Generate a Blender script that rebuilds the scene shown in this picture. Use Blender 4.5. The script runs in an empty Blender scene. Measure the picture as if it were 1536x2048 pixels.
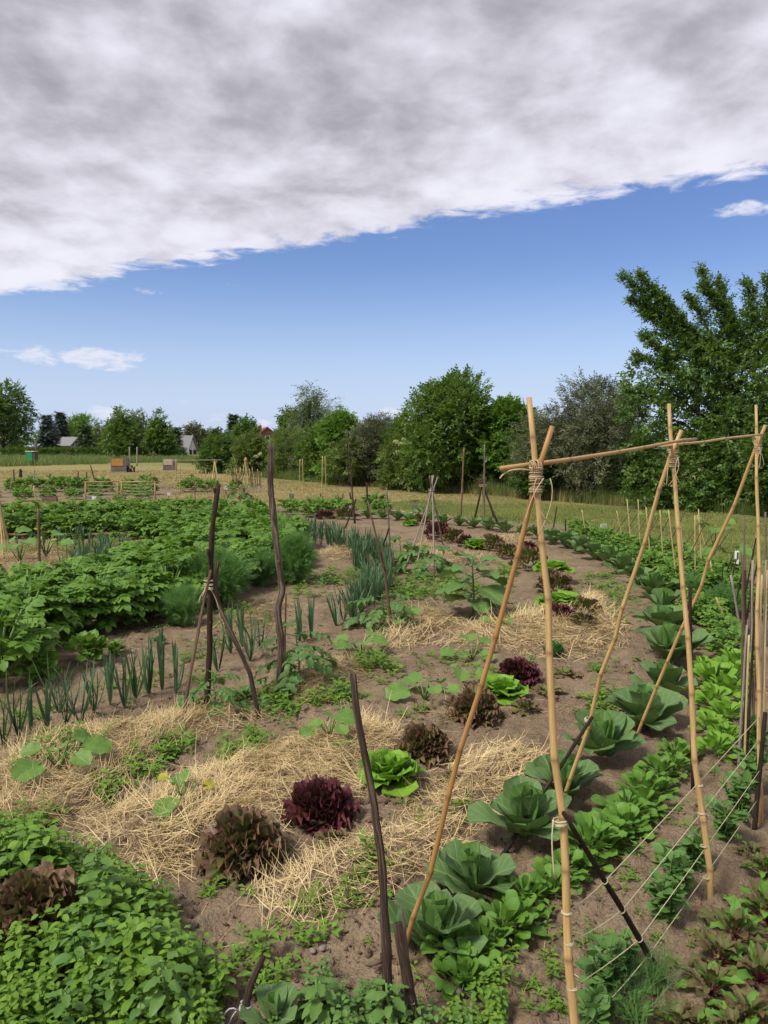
import bpy, math, random
import numpy as np
from mathutils import Vector, Matrix

R = math.radians
random.seed(7)
RNG = np.random.default_rng(7)
SC = bpy.context.scene
COL = SC.collection

# ---------------------------------------------------------------- camera
CZ, PITCH, F = 1.55, R(5.0), 1490.0            # eye height (m), tilt below the horizon, focal length in pixels of a 1536 x 2048 frame
cam_d = bpy.data.cameras.new('camera')
cam = bpy.data.objects.new('camera', cam_d)
COL.objects.link(cam)
cam.location = (0, 0, CZ)
cam.rotation_euler = (R(90) - PITCH, 0, 0)
cam_d.sensor_fit = 'VERTICAL'
cam_d.sensor_height = 24.0
cam_d.lens = 24.0 * F / 2048.0
cam_d.clip_start = 0.05
cam_d.clip_end = 8000
SC.camera = cam

# ---------------------------------------------------------------- light and exposure
SUN_EL, SUN_AZ = R(52), R(-125)                # azimuth clockwise from +Y (the view direction)
sd = bpy.data.lights.new('sun', 'SUN')
sd.energy = 2.8
sd.angle = R(14)
sd.color = (1.0, 0.94, 0.83)
sun = bpy.data.objects.new('sun', sd)
COL.objects.link(sun)
_s = Vector((math.sin(SUN_AZ) * math.cos(SUN_EL), math.cos(SUN_AZ) * math.cos(SUN_EL), math.sin(SUN_EL)))
sun.rotation_euler = _s.to_track_quat('Z', 'Y').to_euler()
SC.view_settings.view_transform = 'Standard'
SC.view_settings.look = 'None'
SC.view_settings.gamma = 1.0
SC.view_settings.use_curve_mapping = False
SC.view_settings.exposure = 0.50
SC.render.film_transparent = False
SC.cycles.max_bounces = 5
SC.cycles.diffuse_bounces = 3
SC.cycles.glossy_bounces = 2
SC.cycles.transmission_bounces = 2
SC.cycles.transparent_max_bounces = 8
SC.cycles.sample_clamp_indirect = 4.0
SC.cycles.adaptive_threshold = 0.02


def ray(px, py):
    u, v = (px - 768.0) / F, (1024.0 - py) / F
    c, s = math.cos(PITCH), math.sin(PITCH)
    return np.array([u, c + v * s, -s + v * c])


def G(px, py, z=0.0):
    """ground point met through a photo pixel"""
    d = ray(px, py)
    t = (z - CZ) / d[2]
    return float(d[0] * t), float(d[1] * t)


def P(px, py, Y):
    """the point at ground distance Y seen through a photo pixel"""
    d = ray(px, py)
    t = Y / d[1]
    return Vector((d[0] * t, Y, CZ + d[2] * t))


# ---------------------------------------------------------------- node helpers
class NT:
    def __init__(s, tree):
        s.t = tree
        s.n = tree.nodes
        s.l = tree.links

    def new(s, typ, **kw):
        n = s.n.new(typ)
        for k, v in kw.items():
            setattr(n, k, v)
        return n

    def put(s, sock, v):
        if hasattr(v, 'is_output') or isinstance(v, bpy.types.NodeSocket):
            s.l.new(v, sock)
        elif isinstance(v, (int, float)):
            sock.default_value = v
        else:
            v = tuple(v)
            n = len(sock.default_value)
            sock.default_value = v + (1.0,) * (n - len(v)) if len(v) < n else v[:n]

    def m(s, op, a, b=0.0, c=None, clamp=False):
        n = s.new('ShaderNodeMath', operation=op, use_clamp=clamp)
        s.put(n.inputs[0], a)
        s.put(n.inputs[1], b)
        if c is not None:
            s.put(n.inputs[2], c)
        return n.outputs[0]

    def vm(s, op, a, b=(0, 0, 0), out=0):
        n = s.new('ShaderNodeVectorMath', operation=op)
        s.put(n.inputs[0], a)
        if op == 'SCALE':
            s.put(n.inputs['Scale'], b)
        else:
            s.put(n.inputs[1], b)
        return n.outputs['Value'] if op in ('DOT_PRODUCT', 'LENGTH', 'DISTANCE') else n.outputs[0]

    def mix(s, f, a, b, blend='MIX'):
        n = s.new('ShaderNodeMix', data_type='RGBA', blend_type=blend, clamp_factor=True)
        s.put(n.inputs[0], f)
        s.put(n.inputs[6], a)
        s.put(n.inputs[7], b)
        return n.outputs[2]

    def ss(s, x, lo, hi, a=0.0, b=1.0):
        n = s.new('ShaderNodeMapRange', interpolation_type='SMOOTHSTEP')
        s.put(n.inputs[0], x)
        for i, v in enumerate((lo, hi, a, b)):
            s.put(n.inputs[1 + i], v)
        return n.outputs[0]

    def noise(s, vec, scale, detail=4, rough=0.55, dist=0.0, out=0):
        n = s.new('ShaderNodeTexNoise')
        if vec is not None:
            s.put(n.inputs['Vector'], vec)
        s.put(n.inputs['Scale'], scale)
        s.put(n.inputs['Detail'], detail)
        s.put(n.inputs['Roughness'], rough)
        s.put(n.inputs['Distortion'], dist)
        return n.outputs[out]

    def sep(s, v):
        n = s.new('ShaderNodeSeparateXYZ')
        s.put(n.inputs[0], v)
        return n.outputs

    def comb(s, x, y, z=0.0):
        n = s.new('ShaderNodeCombineXYZ')
        for i, v in enumerate((x, y, z)):
            s.put(n.inputs[i], v)
        return n.outputs[0]

    def attr(s, name, out='Fac'):
        n = s.new('ShaderNodeAttribute', attribute_name=name)
        return n.outputs[out]


# ---------------------------------------------------------------- sky: blue Nishita sky under a deck of cloud whose edge lies across the view
def make_world():
    w = bpy.data.worlds.new('World')
    SC.world = w
    w.use_nodes = True
    w.node_tree.nodes.clear()
    t = NT(w.node_tree)
    sky = t.new('ShaderNodeTexSky', sky_type='NISHITA', sun_disc=False)
    sky.sun_elevation = SUN_EL
    sky.sun_rotation = SUN_AZ
    sky.altitude = 100
    sky.air_density = 1.0
    sky.dust_density = 0.6
    sky.ozone_density = 2.2
    SKY_STRENGTH = 0.098
    d = t.new('ShaderNodeTexCoord').outputs['Generated']
    x, y, z = t.sep(d)
    zc = t.m('MAXIMUM', z, 0.03)
    p = t.comb(t.m('DIVIDE', x, zc), t.m('DIVIDE', y, zc), 0.0)      # where the view ray meets the flat cloud base, in units of its height

    def plane(px, py):
        r = ray(px, py)
        return np.array([r[0] / r[2], r[1] / r[2]])
    a, b = plane(60, 578), plane(1480, 352)
    tdir = (b - a) / np.linalg.norm(b - a)
    nrm = np.array([tdir[1], -tdir[0]])
    if nrm @ (-a) < 0:
        nrm = -nrm
    s0 = t.m('SUBTRACT', t.vm('DOT_PRODUCT', p, (nrm[0], nrm[1], 0)), float(nrm @ a))   # > 0 on the clouded side
    # edge break-up, long wisps along the edge
    warp = t.noise(p, 0.9, 3, 0.5, 0.0, 1)
    pw = t.vm('ADD', p, t.vm('SCALE', t.vm('SUBTRACT', warp, (0.5, 0.5, 0.5)), 0.35))
    e1 = t.m('SUBTRACT', t.noise(pw, 1.3, 3, 0.5), 0.5)
    e2 = t.m('SUBTRACT', t.noise(pw, 6.5, 6, 0.60, 0.3), 0.5)
    edge = t.m('ADD', s0, t.m('ADD', t.m('MULTIPLY', e1, 0.55), t.m('MULTIPLY', e2, 0.55)))
    deck = t.ss(edge, -0.03, 0.16)
    # light and dark of the cloud base: thin and white at the edge, thicker and grey inside
    # the deck has depth: its lumps look less flattened than its base plane
    zd = t.m('ADD', t.m('MAXIMUM', z, 0.0), 0.28)
    pd = t.comb(t.m('DIVIDE', x, zd), t.m('DIVIDE', y, zd), t.m('MULTIPLY', z, 1.5))
    pd = t.vm('ADD', pd, t.vm('SCALE', t.vm('SUBTRACT', warp, (0.5, 0.5, 0.5)), 0.12))
    big = t.noise(pd, 1.8, 2, 0.5, 0.1)
    med = t.noise(pd, 8.5, 6, 0.53, 0.0)
    depth = t.ss(s0, 0.05, 1.6)
    v = t.m('ADD', t.m('MULTIPLY', t.m('SUBTRACT', big, 0.5), 1.7), t.m('MULTIPLY', t.m('SUBTRACT', med, 0.5), 1.5))
    lum = t.m('ADD', t.m('SUBTRACT', 0.90, t.m('MULTIPLY', depth, 0.56)), v)
    lum = t.ss(lum, -0.15, 1.15, 0.25, 0.64)
    cloud = t.vm('MULTIPLY', t.comb(lum, lum, lum), (0.975, 0.965, 1.09))
    white = (0.58, 0.59, 0.67)

    # small loose clouds: (pixel x, y, half width, half height, strength)
    acc = None
    az = t.m('ARCTAN2', x, y)
    el = t.m('ARCSINE', z)
    q = t.comb(t.m('MULTIPLY', az, 1.0), t.m('MULTIPLY', el, 2.6))
    puff = t.noise(q, 26.0, 5, 0.6, 0.3)
    for px, py, hw, hh, st in ((165, 715, 150, 30, 1.0), (30, 562, 160, 22, 1.1), (1500, 417, 110, 17, 1.0), (1110, 400, 60, 9, 0.85),
                               (295, 583, 60, 10, 0.55), (475, 569, 45, 6, 0.5), (-20, 700, 90, 8, 0.8),
                               (215, 825, 55, 26, 0.9), (290, 808, 18, 8, 0.6), (440, 838, 40, 20, 0.7), (530, 850, 35, 22, 0.6), (785, 822, 40, 14, 0.9),
                               (620, 860, 200, 25, 0.35), (120, 850, 200, 25, 0.35), (1150, 860, 300, 28, 0.3), (368, 803, 18, 7, 0.5)):
        r = ray(px, py)
        r = r / np.linalg.norm(r)
        a0, e0 = math.atan2(r[0], r[1]), math.asin(r[2])
        dx = t.m('DIVIDE', t.m('SUBTRACT', az, a0), hw / F)
        dy = t.m('DIVIDE', t.m('SUBTRACT', el, e0), hh / F)
        rr = t.m('ADD', t.m('MULTIPLY', dx, dx), t.m('MULTIPLY', dy, dy))
        g = t.m('MULTIPLY', t.m('SUBTRACT', 1.0, rr, clamp=True), st)
        acc = g if acc is None else t.m('MAXIMUM', acc, g)
    small = t.ss(t.m('ADD', acc, t.m('MULTIPLY', t.m('SUBTRACT', puff, 0.55), 2.6)), 0.28, 0.95)
    small = t.m('MULTIPLY', small, t.ss(acc, 0.0, 0.25))
    small = t.m('MULTIPLY', small, 0.85)

    blue = t.vm('SCALE', sky.outputs[0], SKY_STRENGTH)
    tint = t.new('ShaderNodeHueSaturation')
    t.put(tint.inputs['Hue'], 0.517)
    t.put(tint.inputs['Saturation'], 1.18)
    t.put(tint.inputs['Value'], 1.0)
    t.l.new(blue, tint.inputs['Color'])
    # pale, slightly lilac air low over the horizon
    base = t.mix(t.ss(z, 0.0, 0.24, 0.80, 0.0), tint.outputs[0], (0.38, 0.45, 0.66))
    c = t.mix(small, base, white)
    c = t.mix(deck, c, cloud)
    bg = t.new('ShaderNodeBackground')
    t.l.new(c, bg.inputs[0])
    bg.inputs[1].default_value = 1.0
    out = t.new('ShaderNodeOutputWorld')
    t.l.new(bg.outputs[0], out.inputs[0])
    w.cycles.sampling_method = 'MANUAL'
    w.cycles.sample_map_resolution = 512


make_world()


# ---------------------------------------------------------------- numpy noise and the ground's height
def _h(a, b, seed):
    n = (a * 374761393 + b * 668265263 + seed * 974711) & 0xffffffff
    n = ((n ^ (n >> 13)) * 1274126177) & 0xffffffff
    return ((n ^ (n >> 16)) & 0xffff) / 65535.0


def vnoise(x, y, seed=0):
    x, y = np.asarray(x, float), np.asarray(y, float)
    xi, yi = np.floor(x).astype(np.int64), np.floor(y).astype(np.int64)
    u, v = x - xi, y - yi
    u, v = u * u * (3 - 2 * u), v * v * (3 - 2 * v)
    return (_h(xi, yi, seed) * (1 - u) + _h(xi + 1, yi, seed) * u) * (1 - v) + (_h(xi, yi + 1, seed) * (1 - u) + _h(xi + 1, yi + 1, seed) * u) * v


def inside(x, y, poly):
    x, y = np.asarray(x, float), np.asarray(y, float)
    res = np.zeros(x.shape, bool)
    n = len(poly)
    for i in range(n):
        x1, y1 = poly[i]
        x2, y2 = poly[(i + 1) % n]
        if y1 == y2:
            continue
        c = ((y1 > y) != (y2 > y)) & (x < (x2 - x1) * (y - y1) / (y2 - y1) + x1)
        res ^= c
    return res


def edge_dist(x, y, poly):
    """distance to the outline, positive inside"""
    x, y = np.asarray(x, float), np.asarray(y, float)
    best = np.full(x.shape, 1e9)
    n = len(poly)
    for i in range(n):
        x1, y1 = poly[i]
        x2, y2 = poly[(i + 1) % n]
        dx, dy = x2 - x1, y2 - y1
        t = np.clip(((x - x1) * dx + (y - y1) * dy) / (dx * dx + dy * dy + 1e-9), 0, 1)
        best = np.minimum(best, np.hypot(x - x1 - t * dx, y - y1 - t * dy))
    return np.where(inside(x, y, poly), best, -best)


def W(pts):
    return [G(*p) for p in pts]


# straw patches: (outline in ground points, strands per square metre, tone)
STRAW = [
    (W([(-40, 1560), (60, 1492), (200, 1452), (380, 1428), (440, 1446), (340, 1500), (260, 1545), (190, 1610), (110, 1650), (-40, 1650)]), 2500, 0.5),
    (W([(185, 1650), (330, 1580), (470, 1520), (640, 1472), (740, 1452), (800, 1475), (715, 1545), (700, 1600), (590, 1635), (560, 1660), (410, 1690), (400, 1730), (270, 1762), (195, 1715)]), 2900, 0.75),
    (W([(845, 1600), (920, 1525), (1040, 1492), (1095, 1528), (1010, 1580), (965, 1640), (905, 1700), (815, 1665)]), 2700, 0.75),
    (W([(525, 1765), (600, 1725), (700, 1690), (830, 1655), (905, 1700), (865, 1742), (760, 1790), (640, 1832), (550, 1815)]), 2600, 0.8),
    (W([(360, 1450), (420, 1402), (530, 1432), (440, 1466)]), 1600, 0.45),
    (W([(735, 1292), (755, 1260), (840, 1222), (892, 1230), (902, 1256), (850, 1286), (790, 1298)]), 1900, 0.6),
    (W([(890, 1290), (940, 1258), (1060, 1235), (1190, 1195), (1232, 1240), (1230, 1292), (1170, 1316), (1080, 1316), (1000, 1290), (930, 1302)]), 1900, 0.65),
    (W([(620, 1116), (680, 1096), (730, 1108), (690, 1124)]), 800, 0.5),
    (W([(955, 1078), (1040, 1074), (1065, 1096), (985, 1102)]), 600, 0.5),
    (W([(790, 1108), (850, 1085), (905, 1108), (1000, 1122), (880, 1138)]), 700, 0.45),
    (W([(555, 1402), (590, 1345), (700, 1320), (760, 1342), (690, 1392), (625, 1425)]), 1100, 0.15),
    (W([(-40, 1105), (120, 1095), (160, 1128), (60, 1162), (-40, 1155)]), 700, 0.35),
    (W([(420, 1262), (500, 1212), (560, 1195), (590, 1215), (500, 1262)]), 700, 0.2),
    (W([(800, 1480), (880, 1400), (930, 1395), (900, 1470)]), 500, 0.25),
    (W([(1000, 1560), (1100, 1510), (1100, 1540), (1000, 1600)]), 500, 0.5),
]
GARDEN = W([(-2600, 1030), (-400, 1016), (0, 1014), (300, 1013), (560, 1014), (800, 1024), (950, 1034), (1100, 1048), (1250, 1082), (1400, 1125), (1536, 1155), (1900, 1230), (3000, 1600)]) + [(9, 0.5), (9, -14), (-14, -14), (-30, 6)]
FAR_BEDS = [W([(-300, 972), (0, 968), (330, 968), (345, 985), (330, 1000), (-300, 1004)]), W([(320, 972), (520, 968), (530, 985), (340, 990)])]
DRY = W([(-900, 990), (-900, 938), (200, 930), (440, 934), (560, 958), (700, 968), (900, 982), (1080, 996), (1080, 1012), (900, 1006), (560, 1010), (340, 1014)])
GRID_PATH = W([(200, 1090), (260, 1092), (300, 1108), (260, 1140), (210, 1150), (190, 1130)])


def H(x, y):
    x, y = np.asarray(x, float), np.asarray(y, float)
    g = np.clip(edge_dist(x, y, GARDEN) / 0.5, 0, 1)
    z = 0.05 * (vnoise(x * 0.9, y * 0.9, 1) - 0.5) + 0.035 * (vnoise(x * 3.1, y * 3.1, 2) - 0.5)
    near = np.clip((12 - np.hypot(x, y)) / 6, 0, 1)
    c = vnoise(x * 17, y * 17, 3)
    z = z + near * (0.034 * (np.abs(c - 0.5) * 2) ** 1.3 + 0.020 * (vnoise(x * 38 + 3, y * 38, 4) - 0.5) + 0.008 * (vnoise(x * 85, y * 85, 5) - 0.5))
    z = z * g
    for poly, dens, tone in STRAW:
        xs = [p[0] for p in poly]
        ys = [p[1] for p in poly]
        m = (x > min(xs) - .1) & (x < max(xs) + .1) & (y > min(ys) - .1) & (y < max(ys) + .1)
        if m.any():
            e = np.clip(edge_dist(x[m] if x.ndim else x, y[m] if y.ndim else y, poly) / 0.14, 0, 1)
            if x.ndim:
                z[m] += 0.045 * e * e * (3 - 2 * e)
            else:
                z = z + 0.045 * e * e * (3 - 2 * e)
    return z


def Hs(x, y):
    return float(H(np.array([x]), np.array([y]))[0])


# ---------------------------------------------------------------- geometry helpers
class Geo:
    """vertices, quads, triangles and per-vertex attributes of one mesh"""

    def __init__(s):
        s.V, s.Q, s.T, s.var, s.uv, s.n = [], [], [], [], [], 0

    def add(s, V, Q=None, T=None, var=0.5, uv=None):
        V = np.asarray(V, float).reshape(-1, 3)
        k = len(V)
        s.V.append(V)
        if Q is not None and len(Q):
            s.Q.append(np.asarray(Q, np.int64) + s.n)
        if T is not None and len(T):
            s.T.append(np.asarray(T, np.int64) + s.n)
        s.var.append(np.broadcast_to(np.asarray(var, float), (k,)))
        s.uv.append(np.zeros((k, 3)) if uv is None else np.asarray(uv, float))
        s.n += k
        return s

    def arr(s):
        V = np.concatenate(s.V)
        Q = np.concatenate(s.Q) if s.Q else np.zeros((0, 4), np.int64)
        T = np.concatenate(s.T) if s.T else np.zeros((0, 3), np.int64)
        return V, Q, T, np.concatenate(s.var), np.concatenate(s.uv)

    def box(s, c, size, rz=0.0, var=0.5, rx=0.0):
        h = np.array(size) / 2.0
        v = np.array([(i, j, k) for i in (-1, 1) for j in (-1, 1) for k in (-1, 1)], float) * h
        q = [(0, 1, 3, 2), (4, 6, 7, 5), (0, 4, 5, 1), (2, 3, 7, 6), (0, 2, 6, 4), (1, 5, 7, 3)]
        m = np.array(Matrix.Rotation(rz, 3, 'Z') @ Matrix.Rotation(rx, 3, 'X'))
        uv = v.copy()
        return s.add(v @ m.T + np.array(c), q, None, var, uv)

    def merge(s, arrs, M=None, T=None, var=None):
        V, Q, Tt, va, uv = arrs
        if M is not None:
            V = V @ np.asarray(M).T
        if T is not None:
            V = V + np.asarray(T)
        return s.add(V, Q, Tt, va if var is None else var, uv)

    def scatter(s, arrs, Ms, Ts, var=None):
        """copies of a template: Ms (n,3,3), Ts (n,3), var (n,)"""
        V, Q, T, va, uv = arrs
        n, k = len(Ts), len(V)
        if n == 0:
            return s
        VV = np.einsum('nij,kj->nki', Ms, V) + Ts[:, None, :]
        off = (np.arange(n) * k)[:, None, None]
        QQ = (Q[None] + off).reshape(-1, 4) if len(Q) else None
        TT = (T[None] + off).reshape(-1, 3) if len(T) else None
        vv = np.tile(va, n) if var is None else np.clip(np.repeat(var, k) + np.tile(va - 0.5, n), 0, 1)
        return s.add(VV.reshape(-1, 3), QQ, TT, vv, np.tile(uv, (n, 1)))

    def mesh(s, name, mats, smooth=True):
        V, Q, T, var, uv = s.arr()
        me = bpy.data.meshes.new(name)
        nl = 4 * len(Q) + 3 * len(T)
        me.vertices.add(len(V))
        me.vertices.foreach_set('co', V.astype(np.float32).ravel())
        me.loops.add(nl)
        me.loops.foreach_set('vertex_index', np.concatenate([Q.ravel(), T.ravel()]).astype(np.int32))
        npoly = len(Q) + len(T)
        me.polygons.add(npoly)
        st = np.concatenate([np.arange(len(Q)) * 4, 4 * len(Q) + np.arange(len(T)) * 3]).astype(np.int32)
        me.polygons.foreach_set('loop_start', st)
        me.update(calc_edges=True)
        me.polygons.foreach_set('use_smooth', np.full(npoly, smooth, bool))
        a = me.attributes.new('var', 'FLOAT', 'POINT')
        a.data.foreach_set('value', var.astype(np.float32))
        b = me.attributes.new('luv', 'FLOAT_VECTOR', 'POINT')
        b.data.foreach_set('vector', uv.astype(np.float32).ravel())
        for m in (mats if isinstance(mats, (list, tuple)) else [mats]):
            me.materials.append(m)
        me.update()
        return me


def link(name, data, parent=None, loc=None, M=None):
    o = bpy.data.objects.new(name, data)
    COL.objects.link(o)
    if parent is not None:
        o.parent = parent
    if M is not None:
        o.matrix_basis = M
    elif loc is not None:
        o.location = loc
    return o


def tag(o, label=None, cat=None, group=None, kind=None):
    for k, v in (('label', label), ('category', cat), ('group', group), ('kind', kind)):
        if v:
            o[k] = v
    return o


def thing(name, label, cat, loc, rz=0.0, scale=1.0, group=None):
    o = bpy.data.objects.new(name, None)
    COL.objects.link(o)
    o.empty_display_size = 0.1
    o.location = loc
    o.rotation_euler = (0, 0, rz)
    o.scale = (scale,) * 3 if not hasattr(scale, '__len__') else scale
    return tag(o, label, cat, group)


def mat4(M, T):
    m = Matrix.Identity(4)
    for i in range(3):
        for j in range(3):
            m[i][j] = M[i][j]
        m[i][3] = T[i]
    return m


def bases(Y, up, roll=0.0):
    """(n,3,3) frames whose second column is Y and whose third leans to up"""
    Y = np.atleast_2d(np.asarray(Y, float))
    Y = Y / (np.linalg.norm(Y, axis=1, keepdims=True) + 1e-9)
    up = np.broadcast_to(np.asarray(up, float), Y.shape)
    X = np.cross(Y, up)
    ln = np.linalg.norm(X, axis=1, keepdims=True)
    X = np.where(ln < 1e-4, np.array([1.0, 0, 0]), X / (ln + 1e-9))
    Z = np.cross(X, Y)
    r = np.broadcast_to(np.asarray(roll, float), (len(Y),))[:, None]
    c, s_ = np.cos(r), np.sin(r)
    X2, Z2 = X * c + Z * s_, Z * c - X * s_
    return np.stack([X2, Y, Z2], axis=2)


def leaf(L=1.0, Wd=0.5, nu=4, nv=6, peak=0.45, sharp=1.3, bend=0.0, fold=0.0, cup=0.0, ruf=0.0, rf=3, ph=0.0, a0=0.0, lob=0.0, nl=3, minw=0.03, blunt=0.0, rng=None, jit=0.0):
    """one leaf blade along +Y, upper face +Z, base at the origin"""
    v = np.linspace(0, 1, nv + 1)
    u = np.linspace(-1, 1, nu + 1)
    w = (np.maximum(v, 1e-4) / peak) ** (peak * sharp) * (np.maximum(1 - v, 1e-4) / (1 - peak)) ** ((1 - peak) * sharp * (1 - blunt))
    w = np.maximum(w, minw)
    if lob:
        w = w * (1 - lob * (0.5 + 0.5 * np.cos(2 * np.pi * nl * v)))
    ang = a0 + bend * v
    yy = np.concatenate([[0], np.cumsum((np.cos(ang[1:]) + np.cos(ang[:-1])) / 2)]) * L / nv
    zz = np.concatenate([[0], np.cumsum((np.sin(ang[1:]) + np.sin(ang[:-1])) / 2)]) * L / nv
    U, Vv = np.meshgrid(u, v)
    X = U * w[:, None] * Wd / 2
    off = fold * np.abs(X) + cup * X * X / Wd + ruf * Wd * np.abs(U) ** 2 * np.sin(rf * 2 * np.pi * Vv + ph + np.sign(U) * 1.3)
    if jit and rng is not None:
        off = off + rng.normal(0, jit * Wd, off.shape) * np.abs(U)
        X = X * (1 + rng.normal(0, jit, X.shape) * (np.abs(U) > .9))
    Y = yy[:, None] - np.sin(ang)[:, None] * off
    Z = zz[:, None] + np.cos(ang)[:, None] * off
    V = np.stack([X, Y, Z], -1).reshape(-1, 3)
    k = nu + 1
    Q = [(j * k + i, j * k + i + 1, (j + 1) * k + i + 1, (j + 1) * k + i) for j in range(nv) for i in range(nu)]
    uv = np.stack([U, Vv, np.zeros_like(U)], -1).reshape(-1, 3)
    g = Geo()
    g.add(V, Q, None, 0.5, uv)
    return g


def tube(pts, rad, sides=8, cap=True, var=0.5, twist=0.0, noise=0.0, rng=None, g=None):
    pts = np.asarray([tuple(p) for p in pts], float)
    n = len(pts)
    rad = np.broadcast_to(np.asarray(rad, float), (n,))
    t = np.gradient(pts, axis=0)
    t /= np.linalg.norm(t, axis=1, keepdims=True) + 1e-9
    ref = np.array([0, 0, 1.0]) if abs(t[0][2]) < 0.9 else np.array([1.0, 0, 0])
    N = np.cross(t[0], ref)
    N /= np.linalg.norm(N)
    V, uv = [], []
    ln = np.concatenate([[0], np.cumsum(np.linalg.norm(np.diff(pts, axis=0), axis=1))])
    prof = np.ones(sides) if not noise else 1 + rng.normal(0, noise, sides)
    for i in range(n):
        N = N - t[i] * (N @ t[i])
        N /= np.linalg.norm(N) + 1e-9
        B = np.cross(t[i], N)
        if noise:
            prof = 0.8 * prof + 0.2 * (1 + rng.normal(0, noise, sides) * 2)
        a = np.arange(sides) * 2 * np.pi / sides + twist * i
        V.append(pts[i] + (np.cos(a)[:, None] * N + np.sin(a)[:, None] * B) * (rad[i] * prof)[:, None])
        uv.append(np.stack([np.cos(a), np.sin(a), np.full(sides, ln[i])], -1))
    V, uv = np.concatenate(V), np.concatenate(uv)
    Q = [(j * sides + i, j * sides + (i + 1) % sides, (j + 1) * sides + (i + 1) % sides, (j + 1) * sides + i) for j in range(n - 1) for i in range(sides)]
    T = []
    if cap:
        V = np.concatenate([V, pts[:1], pts[-1:]])
        uv = np.concatenate([uv, [[0, 0, 0]], [[0, 0, ln[-1]]]])
        k = n * sides
        T = [(k, (i + 1) % sides, i) for i in range(sides)] + [(k + 1, (n - 1) * sides + i, (n - 1) * sides + (i + 1) % sides) for i in range(sides)]
    va = var if np.ndim(var) == 0 else np.concatenate([np.repeat(var, sides), [var[0], var[-1]]] if cap else [np.repeat(var, sides)])
    g = g or Geo()
    g.add(V, Q, T, va, uv)
    return g


# ---------------------------------------------------------------- materials
def mat(name):
    m = bpy.data.materials.new(name)
    m.use_nodes = True
    m.node_tree.nodes.clear()
    return m, NT(m.node_tree)


def finish(t, col, rough=0.6, spec=0.3, bump=None, bstr=0.3, bdist=0.01, trans=0.0, tcol=None, metal=0.0):
    b = t.new('ShaderNodeBsdfPrincipled')
    t.put(b.inputs['Base Color'], col)
    t.put(b.inputs['Roughness'], rough)
    t.put(b.inputs['Specular IOR Level'], spec)
    t.put(b.inputs['Metallic'], metal)
    if bump is not None:
        n = t.new('ShaderNodeBump')
        n.inputs['Strength'].default_value = bstr
        n.inputs['Distance'].default_value = bdist
        t.put(n.inputs['Height'], bump)
        t.l.new(n.outputs[0], b.inputs['Normal'])
    sh = b.outputs[0]
    if trans:
        tr = t.new('ShaderNodeBsdfTranslucent')
        t.put(tr.inputs[0], tcol if tcol is not None else col)
        mx = t.new('ShaderNodeMixShader')
        mx.inputs[0].default_value = trans
        t.l.new(sh, mx.inputs[1])
        t.l.new(tr.outputs[0], mx.inputs[2])
        sh = mx.outputs[0]
    o = t.new('ShaderNodeOutputMaterial')
    t.l.new(sh, o.inputs[0])


def leaf_mat(name, c1, c2, vein=None, veinw=0.5, tip=None, tip_lo=0.4, tip_hi=0.95, edge=None, rough=0.5, spec=0.35, trans=0.3, blotch=None, lat=7.0, objvar=0.5, nscale=40.0):
    m, t = mat(name)
    var = t.attr('var')
    oi = t.new('ShaderNodeObjectInfo').outputs['Random']
    f = t.m('ADD', var, t.m('MULTIPLY', t.m('SUBTRACT', oi, 0.5), objvar), clamp=True)
    geo = t.new('ShaderNodeNewGeometry')
    nz = t.noise(geo.outputs['Position'], nscale, 3, 0.6)
    f2 = t.m('ADD', f, t.m('MULTIPLY', t.m('SUBTRACT', nz, 0.5), 0.7), clamp=True)
    col = t.mix(f2, c1, c2)
    u, v, _ = t.sep(t.attr('luv', 'Vector'))
    au = t.m('ABSOLUTE', u)
    if blotch:
        col = t.mix(t.ss(t.noise(geo.outputs['Position'], 25.0, 3, 0.6), 0.48, 0.66), col, blotch)
    if tip:
        k = t.m('ADD', t.ss(v, tip_lo, tip_hi), t.m('MULTIPLY', t.m('MULTIPLY', au, au), 0.45))
        k = t.m('ADD', k, t.m('MULTIPLY', t.m('SUBTRACT', nz, 0.5), 1.0), clamp=True)
        col = t.mix(k, col, tip)
    if edge:
        col = t.mix(t.ss(au, 0.8, 1.0), col, edge)
    bump = nz
    if vein:
        mid = t.ss(au, 0.03, 0.10, 1.0, 0.0)
        fr = t.m('FRACT', t.m('MULTIPLY', t.m('SUBTRACT', v, t.m('MULTIPLY', au, 0.35)), lat))
        latl = t.ss(t.m('ABSOLUTE', t.m('SUBTRACT', fr, 0.5)), 0.03, 0.13, 0.75, 0.0)
        ve = t.m('MAXIMUM', mid, latl)
        col = t.mix(t.m('MULTIPLY', ve, veinw), col, vein)
        bump = t.m('SUBTRACT', t.m('MULTIPLY', nz, 0.6), ve)
    tc = t.mix(0.45, col, (0.25, 0.40, 0.04))
    finish(t, col, rough, spec, bump, 0.35, 0.004, trans, tc)
    return m


def plain_mat(name, c1, c2, scale=12.0, rough=0.7, spec=0.2, stretch=None, bstr=0.3, bdist=0.004, metal=0.0):
    m, t = mat(name)
    vec = t.new('ShaderNodeTexCoord').outputs['Object']
    if stretch:
        vec = t.vm('MULTIPLY', vec, stretch)
    n = t.noise(vec, scale, 5, 0.65)
    oi = t.new('ShaderNodeObjectInfo').outputs['Random']
    f = t.m('ADD', t.ss(n, 0.3, 0.72), t.m('MULTIPLY', t.m('SUBTRACT', oi, 0.5), 0.5), clamp=True)
    finish(t, t.mix(f, c1, c2), rough, spec, n, bstr, bdist, metal=metal)
    return m


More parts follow.
